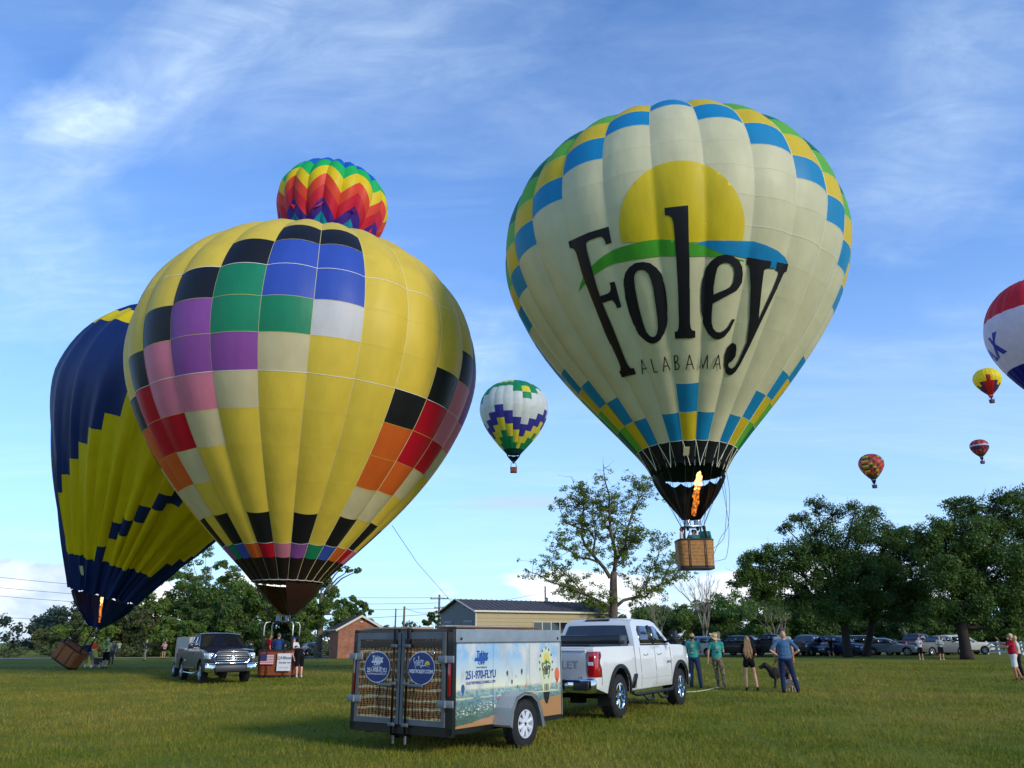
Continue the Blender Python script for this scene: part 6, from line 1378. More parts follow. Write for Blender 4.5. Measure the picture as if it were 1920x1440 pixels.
def tree(name, label, x, Y, blobs, leaf, n_leaf, lsize, trunk_r=.3, bark=None, seed=1, sub=9, trunk_top=None, group=None, limb=True, lean=0., twigs=0, subr=.34, fork=None, cat='tree', flat=.75, airy=1.):
    """blobs: (dx, height, radius, [depth]) foliage masses in metres; limbs reach from the trunk into every one"""
    g = np.random.default_rng(seed); rr = random.Random(seed); root = empty(name, (x, Y, 0), label=label, cat=cat, group=group); bark = bark or BARK
    B = [(b[0], b[3] if len(b) > 3 else g.normal() * b[2] * .5, b[1], b[2]) for b in blobs]
    top = trunk_top or min(b[2] for b in B) * .9 + .5; mb = MB(); ft = Vector((lean, 0, top))
    if trunk_r: mb.tube([(0, 0, -.1), (lean * .15, 0, .4), (lean * .5 + .05, .03, top * .5), ft], [trunk_r * 1.4, trunk_r * 1.08, trunk_r * .98, trunk_r * .88], 10)
    C = []; Rd = []; W = []
    for dx, dy, h, r in B:
        for _ in range(sub):
            u = Vector((g.normal(), g.normal(), g.normal())).normalized() * r * (.35 + .65 * g.random()) ** .6
            C.append((dx + u.x, dy + u.y, h + u.z * flat)); Rd.append(r * subr * (.6 + .8 * g.random())); W.append((dx, dy, h, r))
    if limb and trunk_r:
        for dx, dy, h, r in B:
            st = ft.lerp(Vector((lean * .6, 0, top * .62)), g.random() if h < top * 1.3 else g.random() * .3); e = Vector((dx, dy, h)); m_ = st.lerp(e, .5) + Vector((g.normal() * .12, g.normal() * .12, .12 * (e - st).length * (1 if h > top else -.2)))
            r0 = trunk_r * (.30 + .2 * g.random()); mb.tube([st, st.lerp(m_, .5) + Vector((g.normal() * .05, 0, .05)), m_, m_.lerp(e, .5) + Vector((g.normal() * .1, 0, 0)), e], [r0, r0 * .8, r0 * .62, r0 * .45, r0 * .28], 6)
        for (cx_, cy_, cz_), w in zip(C, W):
            e = Vector(w[:3]); c = Vector((cx_, cy_, cz_)); r0 = trunk_r * .14; mb.tube([e, e.lerp(c, .55) + Vector((g.normal() * .1, g.normal() * .1, -.05)), c + (c - e).normalized() * .15], [r0, r0 * .7, r0 * .35], 4)
            for _ in range(twigs):
                t = c + Vector((g.normal(), g.normal(), g.normal() + .4)) * w[3] * .30; mb.tube([c, t], [r0 * .4, r0 * .12], 3)
    if mb.v: mb.build('trunk', bark, root, True)
    if n_leaf:
        V, F = leaves(np.array(C), np.array(Rd), n_leaf, lsize, g, flat, .35 if airy == 1 else .15, airy); fast_mesh('crown', V, F, LF[leaf], root)
    return root
def bare(label, x, Y, h, n=16, seed=1, spread=.35, r=.12, bark=None, lean=0, leafs=0):
    """a leafless tree of forking pale branches"""
    rr = random.Random(seed); root = empty('bare_tree', (x, Y, 0), label=label, cat='tree'); mb = MB(); tips = []
    def grow(p, d, l, r0, k):
        q = p + d * l; m_ = p + d * l * .5 + Vector((rr.uniform(-1, 1), rr.uniform(-1, 1), 0)) * l * .05; mb.tube([p, m_, q], [r0, r0 * .8, r0 * .62], 5 if k > 2 else 4); tips.append(q)
        if k <= 0: return
        for i in range(rr.choice((2, 2, 3))):
            nd = (d + Vector((rr.uniform(-1, 1), rr.uniform(-1, 1), rr.uniform(-.15, .5))) * spread * 1.5).normalized(); grow(q, nd, l * rr.uniform(.62, .85), r0 * .60, k - 1)
    for i in range(3): grow(Vector((0, 0, 0)), (Vector((lean + rr.uniform(-1, 1) * spread, rr.uniform(-1, 1) * spread * .6, 1))).normalized(), h * .30, r * (1 if i == 0 else .7), 5)
    mb.build('trunk', bark or BARKP, root, True)
    if leafs:
        g = np.random.default_rng(seed); V, F = leaves(np.array([tuple(t) for t in tips[len(tips) // 3:]]), np.full(len(tips) - len(tips) // 3, .35), leafs, .12, g); fast_mesh('crown', V, F, LF['mid'], root)
    return root
def pxblobs(x, Y, lst):
    """(px, py, radius in px) of foliage masses measured on the photograph, as metres from the trunk foot"""
    out = []
    for q in lst:
        P = at(q[0], q[1], Y); out.append((P.x - x, P.z, q[2] * Y * cp / FPX, (q[3] if len(q) > 3 else random.uniform(-.6, .6)) * q[2] * Y / FPX))
    return out
# the spreading half-bare tree beside the metal building: hand-laid limbs
def spreading_tree():
    Y = 72; root = empty('spreading_tree', (gx(1149, Y), Y, 0), label='tall open tree with thin leafy limbs and bare top twigs rising behind the white truck', cat='tree'); g = np.random.default_rng(11); o = Vector(root.location)
    q = lambda x, y, dy=0: at(980 + x / 4.5, 870 + y / 4.5, Y + dy) - o
    mb = MB(); mb.tube([(0, 0, -.1), q(765, 1320), q(768, 1150), q(765, 1000), q(770, 910)], [.48, .40, .36, .33, .28], 12)
    limbs = [([(770, 910), (790, 800), (860, 740), (880, 560), (930, 400), (990, 280), (1040, 200)], .24, 1.5), ([(775, 900), (785, 760), (740, 560), (730, 400), (730, 260), (690, 130), (680, 0)], .24, -1), ([(740, 960), (690, 880), (620, 800), (530, 690), (495, 600), (510, 420), (520, 260), (560, 180)], .24, 1), ([(640, 830), (560, 800), (470, 790), (380, 720), (300, 660), (260, 610)], .15, -1.2), ([(590, 780), (610, 640), (560, 560), (470, 540), (370, 500), (320, 400), (290, 300)], .15, 2),
             ([(765, 1240), (690, 1180), (590, 1130), (500, 1090), (360, 1030), (240, 1000), (130, 930), (50, 910)], .20, -.5), ([(520, 1100), (420, 980), (330, 900), (280, 860), (230, 830)], .10, 1.2), ([(760, 1215), (700, 1240), (620, 1200), (590, 1150), (480, 1120), (340, 1110)], .12, 2), ([(790, 1200), (850, 1150), (950, 1125), (1040, 1120), (1090, 1060), (1170, 1010), (1300, 960), (1370, 920)], .20, .5), ([(1050, 1100), (1040, 1000), (1080, 900), (1140, 800), (1150, 700), (1165, 640)], .10, -1), ([(1170, 1010), (1220, 900), (1270, 810), (1290, 740)], .08, 1.4),
             ([(800, 790), (850, 700), (940, 640), (1020, 650)], .10, -2), ([(735, 420), (660, 340), (590, 310), (530, 280), (440, 220), (420, 110)], .10, -.8), ([(735, 400), (800, 340), (870, 310)], .08, 1), ([(860, 740), (920, 660), (970, 560), (1000, 480)], .10, -1.6), ([(520, 420), (440, 360), (390, 280)], .07, .6), ([(980, 300), (960, 200), (940, 120)], .05, 0), ([(1040, 200), (1090, 210)], .03, 0), ([(960, 200), (985, 110)], .03, 0), ([(780, 880), (840, 830), (880, 770)], .07, 2), ([(620, 640), (600, 480), (560, 420)], .09, -2), ([(760, 600), (700, 520), (640, 500)], .08, 2)]
    C = []; Rd = []
    for pts, r0, dy in limbs:
        n = len(pts); w = [q(x, y, dy * i / n * 1.2) for i, (x, y) in enumerate(pts)]; mb.tube(w, [r0 * .80 * (1 - .85 * i / (n - 1)) for i in range(n)], 7)
        for i in range(n - 1):
            for k in range(9):
                t = (k + g.random()) / 9; fr = (i + t) / (n - 1)
                if fr < .26 and r0 > .12: continue
                p = w[i].lerp(w[i + 1], t); bare_tip = (pts[-1][1] < 300 and fr > .84)
                s_ = Vector((g.normal(), g.normal() * 1.2, g.normal() * .8 + .25)) * .62; c = p + s_
                if bare_tip and g.random() < .9: mb.tube([p, p + s_ * .8], [.02, .006], 3); continue
                mb.tube([p, c], [.03, .008], 3); C.append(tuple(c)); Rd.append(.22 + .34 * g.random()); 
                if g.random() < .6: c2 = c + Vector((g.normal(), g.normal(), g.normal() * .6)) * .5; mb.tube([c, c2], [.012, .006], 3); C.append(tuple(c2)); Rd.append(.20 + .25 * g.random())
    mb.build('trunk', BARK, root, True); V, F = leaves(np.array(C), np.array(Rd), 33000, .095, g, .7, .1); fast_mesh('crown', V, F, LF['pec'], root)
spreading_tree()
# the two great oaks at the right
x1 = gx(1586, 70)
oak1 = [(1400, 1062, 30), (1430, 1040, 26), (1450, 1080, 34), (1480, 1042, 30), (1500, 975, 24), (1530, 950, 22), (1520, 1000, 34), (1560, 965, 26), (1500, 1080, 40), (1540, 1045, 40), (1580, 1010, 42), (1600, 955, 20), (1620, 985, 30), (1640, 960, 22), (1650, 1010, 34), (1600, 1080, 48), (1560, 1110, 40), (1640, 1060, 42), (1490, 1120, 34), (1430, 1110, 30), (1610, 1120, 44), (1530, 1140, 34), (1650, 1120, 34), (1385, 1090, 20), (1470, 990, 16), (1590, 1150, 30)]
tree('oak_tree', 'broad dark oak whose thick straight trunk stands in front of the deep blue car', x1, 70, pxblobs(x1, 70, oak1), 'oak', 95000, .100, .34, BARKD, 21, 18, trunk_top=3.2, twigs=2, subr=.50, airy=.45)
x1b = gx(1618, 72)
oak1b = [(1680, 1010, 30), (1700, 1050, 40), (1730, 1020, 30), (1690, 1090, 40), (1650, 1080, 36), (1660, 1140, 32), (1720, 1110, 38), (1750, 1070, 34), (1700, 1150, 28), (1745, 1135, 26), (1630, 1150, 20)]
tree('oak_tree', 'dark oak with a slanted trunk just right of the thick trunked oak', x1b, 72, pxblobs(x1b, 72, oak1b), 'oak', 46000, .105, .28, BARKD, 22, 15, trunk_top=3.4, lean=1.2, subr=.50)
x2 = gx(1807, 62)
oak2 = [(1740, 1000, 26), (1765, 1040, 40), (1770, 985, 26), (1790, 950, 24), (1800, 1000, 44), (1830, 945, 30), (1850, 990, 46), (1870, 935, 24), (1900, 960, 40), (1905, 930, 22), (1940, 980, 50), (1960, 940, 40), (1780, 1090, 46), (1830, 1060, 50), (1880, 1050, 50), (1930, 1060, 50), (1990, 1020, 50), (1800, 1130, 40), (1850, 1120, 44), (1900, 1120, 44), (1960, 1110, 46), (2020, 1080, 50), (1750, 1140, 26), (1830, 1165, 26), (1880, 1170, 26), (1930, 1165, 26)]
tree('oak_tree', 'largest and darkest oak at the right edge, its trunk in front of the white crossover', x2, 62, pxblobs(x2, 62, oak2), 'oak', 105000, .105, .40, BARKD, 23, 18, trunk_top=3.0, subr=.50, twigs=1, airy=.6)
# bare and thin trees
bare('pale leafless tree with fanned branches above the straw hat man', gx(1318, 92), 92, 8.6, seed=5, spread=.30, r=.15)
bare('slim pale bare tree over the bonnet of the white truck', gx(1243, 90), 90, 5.6, seed=8, spread=.22, r=.09)
bare('low pale bare tree behind the long haired woman and the lifted pickup', gx(1462, 90), 90, 6.2, seed=3, spread=.45, r=.12, leafs=1800)
bare('grey forked trunk with sparse leaves between the two oaks above the grey-green crossover', gx(1708, 88), 88, 8.0, seed=14, spread=.30, r=.24, leafs=3000, bark=M('bark_grey', '#5f5a50', .95))
tree('small_tree', 'bright yellow-green bushy sapling right of the grey forked trunk', gx(1722, 84), 84, [(-.4, 2.9, 1.1), (.6, 3.2, 1.0), (.2, 2.3, 1.0), (1.2, 2.5, .8)], 'lite', 5000, .11, .08, BARKP, 31, 8, trunk_top=2)
# dense trees behind the parked cars
specs = [(1205, 1160, 30, 108, 'mid'), (1232, 1150, 34, 118, 'oak'), (1262, 1146, 36, 116, 'oak'), (1292, 1160, 34, 110, 'mid'), (1325, 1152, 38, 122, 'oak'), (1352, 1138, 40, 118, 'mid'), (1385, 1128, 42, 112, 'mid'), (1415, 1140, 44, 104, 'lite'), (1448, 1150, 42, 100, 'mid'), (1490, 1150, 44, 106, 'mid'), (1530, 1148, 46, 100, 'oak'), (1580, 1150, 46, 112, 'mid'), (1630, 1152, 44, 108, 'oak'), (1680, 1148, 46, 110, 'mid'), (1725, 1150, 44, 104, 'oak'), (1775, 1146, 48, 98, 'oak'), (1830, 1144, 50, 96, 'oak'), (1890, 1140, 52, 96, 'oak'), (1950, 1140, 54, 96, 'oak'), (1175, 1170, 24, 112, 'mid')]
kinds = {'mid': 'bushy mid-green', 'oak': 'dense dark green', 'lite': 'light yellow-green'}
nm = ['behind the tan end wall', 'over the white truck cab', 'above the truck mirror', 'behind the tan cap man', 'behind the pale fanned bare tree', 'right of the fanned bare tree', 'rising behind the straw hat man', 'above the black sport utility car', 'behind the long haired woman', 'above the lifted black pickup', 'behind the blue shirt man', 'behind the grey-blue car with silver roof', 'behind the thick oak trunk', 'behind the slanted oak trunk', 'above the silver-blue sedan', 'above the maroon pickup', 'behind the great oak trunk', 'above the white crossover', 'beyond the fence', 'right of the spreading tree trunk']
for i, (px, py, r, Y, k) in enumerate(specs):
    x = gx(px, Y); rm = r * Y / FPX; zt_ = at(px, py, Y).z; h0 = max(1.2, zt_ - rm * .2); g = np.random.default_rng(100 + i); bl = []
    for _ in range(9): bl.append((g.normal() * rm * .55, rm * .35 + g.random() * (zt_ + rm * .25 - rm * .35), rm * (.40 + .25 * g.random())))
    bl += [(0, zt_, rm * .6), (rm * .4, zt_ - rm * .3, rm * .5), (-rm * .5, zt_ - rm * .35, rm * .5), (0, rm * .5, rm * .6)]
    bl += [(g.normal() * rm * .5, rm * .18 + .3, rm * .45) for _ in range(3)]; tree('woodland_tree', f'{kinds[k]} woodland tree {nm[i]}', x, Y, bl, k, 8500, .17, .14, BARKP if i % 3 == 0 else BARK, 200 + i, 6, trunk_top=zt_ * .55, group='woodland trees behind the parked cars', subr=.45)
# the wood at the left
L1 = [(150, 1165, 30, 96, 'scrub'), (185, 1170, 30, 92, 'mid'), (215, 1150, 34, 98, 'mid'), (250, 1150, 36, 94, 'scrub'), (285, 1130, 40, 98, 'mid'), (320, 1120, 44, 100, 'mid'), (345, 1090, 34, 104, 'mid'), (380, 1110, 50, 96, 'oak'), (420, 1100, 46, 100, 'mid'), (455, 1115, 46, 94, 'mid'), (490, 1125, 40, 98, 'lite'), (405, 1150, 46, 92, 'oak'), (345, 1165, 40, 90, 'mid'), (530, 1135, 40, 100, 'mid'), (565, 1145, 36, 96, 'mid'), (100, 1190, 22, 110, 'scrub')]
nm = ['over the tilted basket', 'just under the navy mouth skirt', 'behind the man in the green patterned shirt', 'above the man holding up his phone', 'behind the man in the navy shirt', 'behind the woman in the pink top', 'tall behind the beige trailer', 'above the dark pickup cab', 'under the patchwork envelope edge', 'above the dark pickup bonnet', 'left of the patchwork skirt', 'low behind the dark pickup', 'low between woman and beige trailer', 'just right of the patchwork skirt tip', 'left of the tall trunk near the shed', 'small, left of the tilted basket']
for i, (px, py, r, Y, k) in enumerate(L1):
    x = gx(px, Y); rm = r * Y / FPX; zt_ = at(px, py, Y).z; g = np.random.default_rng(300 + i); bl = []
    for _ in range(10): bl.append((g.normal() * rm * .6, rm * .3 + g.random() * (zt_ + rm * .3 - rm * .3), rm * (.36 + .22 * g.random())))
    bl += [(0, zt_, rm * .55), (rm * .5, zt_ - rm * .35, rm * .5), (-rm * .5, zt_ - rm * .4, rm * .5), (0, rm * .5, rm * .6)]
    tree('woodland_tree', f'{dict(kinds, scrub="scrubby olive")[k]} tree of the left wood {nm[i]}', x, Y, bl + [(g.normal() * rm * .6, rm * .15 + .3, rm * .45) for _ in range(4)], k, 14500, .165, .15, BARKP if i % 2 else BARK, 400 + i, 7, trunk_top=zt_ * .6, group='trees of the wood behind the left balloons', subr=.42)
for i, (px, lst, lab) in enumerate(((372, [(360, 1050, 16), (385, 1035, 15), (350, 1075, 18), (395, 1062, 16), (375, 1085, 18), (340, 1100, 16)], 'airy tall tree with open feathery top left of the patchwork balloon'), (432, [(425, 1060, 14), (440, 1075, 15), (418, 1085, 14), (448, 1095, 16)], 'thin feathery tree half hidden by the patchwork envelope'))):
    x = gx(px, 97); tree('airy_tree', lab, x, 97, pxblobs(x, 97, lst), 'mid', 3600, .12, .17, BARK, 50 + i, 8, trunk_top=4.5, twigs=2, subr=.45)
x = gx(598, 84); tree('tall_tree', 'leafy tree with a thick grey trunk standing left of the brick shed', x, 84, pxblobs(x, 84, [(600, 1090, 16), (622, 1110, 15), (585, 1110, 18), (612, 1135, 20), (580, 1140, 22), (640, 1150, 20), (600, 1165, 20), (630, 1175, 16), (570, 1170, 18), (655, 1068, 9), (672, 1070, 7), (640, 1066, 8)]), 'mid', 11000, .12, .32, M('bark_ivy', '#5f5c4c', .95, var=.4, vscale=2), 61, 8, trunk_top=6.4, subr=.42)
x = gx(655, 86); tree('small_tree', 'round leafy tree peeping over the roof of the brick shed', x, 86, pxblobs(x, 86, [(640, 1135, 14), (658, 1128, 14), (675, 1136, 13), (690, 1146, 9), (650, 1150, 16), (672, 1152, 14), (630, 1148, 10)]), 'lite', 6000, .12, .15, BARK, 62, 8, trunk_top=3.5, subr=.42)
x = gx(815, 96); tree('small_tree', 'low dark tree at the foot of the crossarm pole left of the metal building', x, 96, pxblobs(x, 96, [(805, 1160, 9), (815, 1152, 9), (798, 1168, 8), (818, 1166, 9)]), 'oak', 2200, .13, .12, BARK, 63, 7, trunk_top=2, subr=.45)
x = gx(560, 99); bare('leafless thin tree in the wood right of the patchwork skirt', x, 99, 8, seed=21, spread=.25, r=.12)
# far wood mass beyond the left field edge, scrub at the field edge
def far_wood():
    g = np.random.default_rng(77); C = []; Rd = []
    for x in np.arange(-215, -85, 2.2):
        Y = 185 + g.normal() * 6; top = 6.5 + 1.6 * math.sin(x * .11) + g.random() * 2.2
        for z in np.arange(1.2, top, 1.7): C.append((x + g.normal() * .8, Y + g.normal() * 2, z)); Rd.append(1.5 + g.random() * .9)
    for x in np.arange(-90, 260, 3.0):
        Y = 190 + g.normal() * 8; top = 5.0 + 1.2 * math.sin(x * .07) + g.random() * 1.6
        for z in np.arange(1.2, top, 2.0): C.append((x + g.normal(), Y + g.normal() * 2, z)); Rd.append(1.7 + g.random() * .9)
    V, F = leaves(np.array(C), np.array(Rd), 120000, .42, g, .9, .0); fast_mesh('far_treeline', V, F, LF['haze'], label='distant grey-green line of trees along the horizon', kind='stuff', cat='trees')
far_wood()
def scrub():
    g = np.random.default_rng(78); C = []; Rd = []
    for x in np.arange(-75, -20, .8): C.append((x, 90.5 + g.normal() * 1.2, .35 + g.random() * .7)); Rd.append(.5 + g.random() * .5)
    for x in np.arange(-20, 85, 1.2): C.append((x, 96 + g.normal() * 1.2, .4 + g.random() * .9)); Rd.append(.6 + g.random() * .6)
    V, F = leaves(np.array(C), np.array(Rd), 30000, .16, g, .9); fast_mesh('undergrowth', V, F, LF['scrub'], label='low weeds and brush along the edge of the wood', kind='stuff', cat='undergrowth')
scrub()
# ------------------------------------------------------------------ people and dogs
def caps(mb, p0, p1, r0, r1, n=10):
    """closed tapered capsule"""
    p0, p1 = Vector(p0), Vector(p1); d = p1 - p0; L_ = d.length or 1e-4; t = d / L_; a = Vector((0, 0, 1)) if abs(t.z) < .9 else Vector((1, 0, 0)); u = t.cross(a).normalized(); w = t.cross(u)
    rings = [(p0 - t * r0 * math.cos(q), r0 * math.sin(q)) for q in (.35, .8, 1.25)] + [(p0, r0), (p1, r1)] + [(p1 + t * r1 * math.cos(q), r1 * math.sin(q)) for q in (1.25, .8, .35)]
    b = len(mb.v); mb.v.append(p0 - t * r0)
    for c, r in rings:
        for j in range(n): th = 2 * math.pi * j / n; mb.v.append(c + (u * math.cos(th) + w * math.sin(th)) * r)
    mb.v.append(p1 + t * r1); e = len(mb.v) - 1; k = len(rings); F = []
    for j in range(n): F.append((b, b + 1 + (j + 1) % n, b + 1 + j)); F.append((e, b + 1 + (k - 1) * n + j, b + 1 + (k - 1) * n + (j + 1) % n))
    for i in range(k - 1):
        for j in range(n): F.append((b + 1 + i * n + j, b + 1 + i * n + (j + 1) % n, b + 1 + (i + 1) * n + (j + 1) % n, b + 1 + (i + 1) * n + j))
    mb.f += F; mb.m += [0] * len(F)
def ell(mb, c, r, m=None, n=12):
    c = Vector(c); b = len(mb.v); k = 8; m = m or Matrix.Identity(3)
    mb.v.append(c + m @ Vector((0, 0, -r[2])))
    for i in range(1, k):
        ph = -math.pi / 2 + math.pi * i / k
        for j in range(n): th = 2 * math.pi * j / n; mb.v.append(c + m @ Vector((r[0] * math.cos(ph) * math.cos(th), r[1] * math.cos(ph) * math.sin(th), r[2] * math.sin(ph))))
    mb.v.append(c + m @ Vector((0, 0, r[2]))); e = len(mb.v) - 1; F = []
    for j in range(n): F.append((b, b + 1 + (j + 1) % n, b + 1 + j)); F.append((e, b + 1 + (k - 2) * n + j, b + 1 + (k - 2) * n + (j + 1) % n))
    for i in range(k - 2):
        for j in range(n): F.append((b + 1 + i * n + j, b + 1 + i * n + (j + 1) % n, b + 1 + (i + 1) * n + (j + 1) % n, b + 1 + (i + 1) * n + j))
    mb.f += F; mb.m += [0] * len(F)
def blob(name, prims, mat, parent, vox=.02, smooth=3):
    """one continuous surface grown round the limbs"""
    mb = MB()
    for p in prims:
        if p[0] == 'e': ell(mb, p[1], p[2], p[3] if len(p) > 3 else None)
        else: caps(mb, *p)
    me = bpy.data.meshes.new('tmp'); me.from_pydata([tuple(v) for v in mb.v], [], mb.f); o = bpy.data.objects.new('tmp', me); COL.objects.link(o)
    r = o.modifiers.new('r', 'REMESH'); r.mode = 'VOXEL'; r.voxel_size = vox; r.adaptivity = 0
    if smooth: s_ = o.modifiers.new('s', 'SMOOTH'); s_.iterations = smooth; s_.factor = .5
    bpy.context.view_layer.update(); nm_ = bpy.data.meshes.new_from_object(o.evaluated_get(bpy.context.evaluated_depsgraph_get()))
    bpy.data.objects.remove(o); bpy.data.meshes.remove(me); nm_.name = name; nm_.materials.clear(); nm_.materials.append(mat); nm_.polygons.foreach_set('use_smooth', np.ones(len(nm_.polygons), dtype=bool)); nm_.update()
    q = bpy.data.objects.new(name, nm_); COL.objects.link(q); q.parent = parent; return q
def cloth(col, rough=.85, var=.10): return M('cloth_' + col[1:], col, rough, spec=.2, var=var, vscale=9, bump=.35, bscale=14)
SKIN = dict(l=M('skin_light', '#c48f74', .55), m=M('skin_tan', '#a9714f', .55), p=M('skin_pale', '#d0a08a', .55), d=M('skin_dark', '#6e4a36', .55))
EYE_W = M('eye_dark', '#1a1412', .3); LIP = M('lip', '#8e4a44', .5)
SC = Vector
def person(label, pos, face, h=1.75, skin='l', shirt='#4f9a8c', legs='#2c3550', legkind='trousers', hair=None, hat=None, arms=((None,), (None,)), lean=0, side=0, headtilt=0, headturn=0, feet=None, shoe='#2a2523', sleeve=.55, fat=1., vox=.018, sit=False, crop=None, beard=False, woman=False, extra=None, parent=None, group=None, shirtprint=None, hold=None):
    """pos: feet on the ground; face: heading clockwise from +Y. local axes: x right hand side, y forward, z up"""
    root = empty('person', pos, -R(face), label=label, cat='person', group=group); k = h / 1.75; sk = SKIN[skin]
    S = lambda v: Vector(v) * k
    piv = S((0, 0, .95)); Rm = Matrix.Rotation(-R(lean), 3, 'X') @ Matrix.Rotation(R(side), 3, 'Y')
    U = lambda v: piv + Rm @ (S(v) - piv)
    sw = .185 * (1 if not woman else .88) * (1 + (fat - 1) * .4)
    hipL, hipR = S((-.09, 0, .92)), S((.09, 0, .92))
    ft = feet or (((-.11, .0), (.11, .03)))
    LEG = []
    for i, (hp, sx) in enumerate(((hipL, -1), (hipR, 1))):
        fx, fy = ft[i][:2]; fz = ft[i][2] if len(ft[i]) > 2 else 0; an = S((fx, fy - .03, .085 + fz)); kn = hp.lerp(an, .47) + S((sx * .01, .045, 0))
        if sit: kn = S((sx * .12, .42, .50)); an = S((sx * .13, .42, .09)); 
        LEG.append((hp, kn, an))
    if sit:
        off = S((0, 0, -.45)); LEG = [(a + off, b, c) for a, b, c in LEG]; U0 = U; U = lambda v: U0(v) + off
    shL, shR = U((-sw, 0, 1.42)), U((sw, 0, 1.42)); ARM = []
    for i, (sh, sx) in enumerate(((shL, -1), (shR, 1))):
        a = arms[i]
        if a[0] is None: el = U((sx * (sw + .055), -.03, 1.14)); wr = U((sx * (sw + .06), .05, .89)); hd = U((sx * (sw + .055), .085, .80))
        elif a[0] == 'hip': el = U((sx * (sw + .20), -.07, 1.17)); wr = U((sx * .17, .01, 1.01)); hd = U((sx * .13, .06, .98))
        elif a[0] == 'face': el = U((sx * (sw + .06), .17, 1.22)); wr = U((sx * .10, .27, 1.47)); hd = U((sx * .06, .28, 1.56))
        elif a[0] == 'chest': el = U((sx * (sw + .06), .05, 1.16)); wr = U((sx * .10, .24, 1.18)); hd = U((sx * .03, .29, 1.22))
        elif a[0] == 'up': el = U((sx * (sw + .08), .15, 1.55)); wr = U((sx * (sw + .02), .28, 1.78)); hd = U((sx * (sw), .32, 1.87))
        else: el, wr = U(a[0]), U(a[1]); hd = wr + (wr - el).normalized() * .09 * k
        ARM.append((sh, el, wr, hd))
    nk = U((0, -.005, 1.47)); hc0 = (0, .015, 1.62); hc = U(hc0); f = fat; tr = Matrix.Rotation(-R(lean - headtilt), 3, 'X') @ Matrix.Rotation(-R(headturn), 3, 'Z'); hc = nk + tr @ S((0, .02, .15))
    P = [('e', U((0, 0, .98)), (.155 * k * f, .11 * k * f, .12 * k), Rm), ('e', U((0, .01 * f, 1.12)), (.135 * k * f, .10 * k * f, .14 * k), Rm), ('e', U((0, 0, 1.30)), (.165 * k, .108 * k, .17 * k), Rm), (shL, shR, .062 * k, .062 * k), (nk - (nk - U((0, 0, 1.4))) * .6, nk.lerp(hc, .6), .058 * k, .052 * k),
         ('e', hc, (.076 * k, .094 * k, .118 * k), tr), ('e', hc + tr @ S((0, .035, -.055)), (.055 * k, .055 * k, .06 * k), tr), (hc + tr @ S((0, .088, .01)), hc + tr @ S((0, .112, -.02)), .011 * k, .015 * k), ('e', hc + tr @ S((.078, -.005, -.01)), (.012 * k, .022 * k, .032 * k), tr), ('e', hc + tr @ S((-.078, -.005, -.01)), (.012 * k, .022 * k, .032 * k), tr)]
    for sh, el, wr, hd in ARM:
        P += [(sh, el, .050 * k, .040 * k), (el, wr, .041 * k, .027 * k)]
        d = (hd - wr).normalized(); s_ = d.cross(Vector((0, 1, 0)) if abs(d.y) < .8 else Vector((1, 0, 0))).normalized(); up_ = d.cross(s_)
        P.append((wr, wr + d * .05 * k, .026 * k, .034 * k)); q = wr + d * .07 * k
        for j, ln in enumerate((.055, .068, .062, .048)):
            o_ = s_ * (j - 1.5) * .019 * k; m_ = q + o_ + d * ln * .6 * k; P.append((q + o_, m_, .0105 * k, .010 * k)); P.append((m_, m_ + (d * .7 + up_ * .5) * ln * .55 * k, .010 * k, .008 * k))
        P.append((wr + d * .03 * k, wr + d * .075 * k + s_ * -.045 * k, .013 * k, .010 * k))
    for hp, kn, an in LEG:
        P += [(hp, kn, .085 * k * (1 + (f - 1) * .5), .056 * k), (kn, kn.lerp(an, .35), .056 * k, .060 * k), (kn.lerp(an, .35), an, .058 * k, .036 * k)]
        fd = S((0, .15, -.05)) if not sit else S((0, .15, -.05)); P.append((an - S((0, .03, .045)), an + S((0, .13, -.055)), .032 * k, .027 * k))
    b = blob('body', P, sk, root, vox)
    for sx in (-1, 1):
        e = MB(); ell(e, hc + tr @ S((sx * .032, .086, .012)), (.010 * k, .006 * k, .006 * k), tr, 8); e.build('eye', EYE_W, b, True)
    e = MB(); ell(e, hc + tr @ S((0, .090, -.062)), (.022 * k, .006 * k, .007 * k), tr, 8); e.build('mouth', LIP, b, True)
    # shirt
    g = .016
    Q = [('e', U((0, .012 * f, 1.06)), ((.150 + g + .01) * k * f, (.112 + g + .008) * k * f, .17 * k), Rm), ('e', U((0, 0, 1.30)), ((.168 + g) * k, (.110 + g + .006) * k, .185 * k), Rm), ('e', U((0, .012 * f, 1.16)), ((.148 + g) * k * f, (.108 + g + .006) * k * f, .20 * k), Rm), (shL, shR, .070 * k, .070 * k), (nk - (nk - U((0, 0, 1.4))) * .9, nk - (nk - U((0, 0, 1.4))) * .25, .075 * k, .066 * k), ('e', U((0, 0, .97)), (.172 * k * f, .128 * k * f, .075 * k), Rm)]
    for sh, el, wr, hd in ARM:
        if sleeve > 0: Q.append((sh, sh.lerp(el, min(sleeve, 1)), .062 * k, .060 * k)) if sleeve <= 1 else Q.extend([(sh, el, .068 * k, .055 * k), (el, el.lerp(wr, .9), .055 * k, .042 * k)])
    shm = cloth(shirt); s_ob = blob('shirt', Q, shm, root, vox)
    # legs
    Lq = [('e', (U((0, 0, .95)) + (LEG[0][0] + LEG[1][0]) / 2) / 2, (.168 * k * f, .125 * k * f, .11 * k), Rm)]
    for hp, kn, an in LEG:
        if legkind == 'trousers': Lq += [(hp, kn, .102 * k * (1 + (f - 1) * .4), .076 * k), (kn, an + S((0, 0, .02)), .076 * k, .066 * k)]
        elif legkind == 'shorts': Lq += [(hp, hp.lerp(kn, .98), .105 * k * (1 + (f - 1) * .4), .094 * k)]
        elif legkind == 'short_shorts': Lq += [(hp, hp.lerp(kn, .30), .100 * k, .100 * k)]
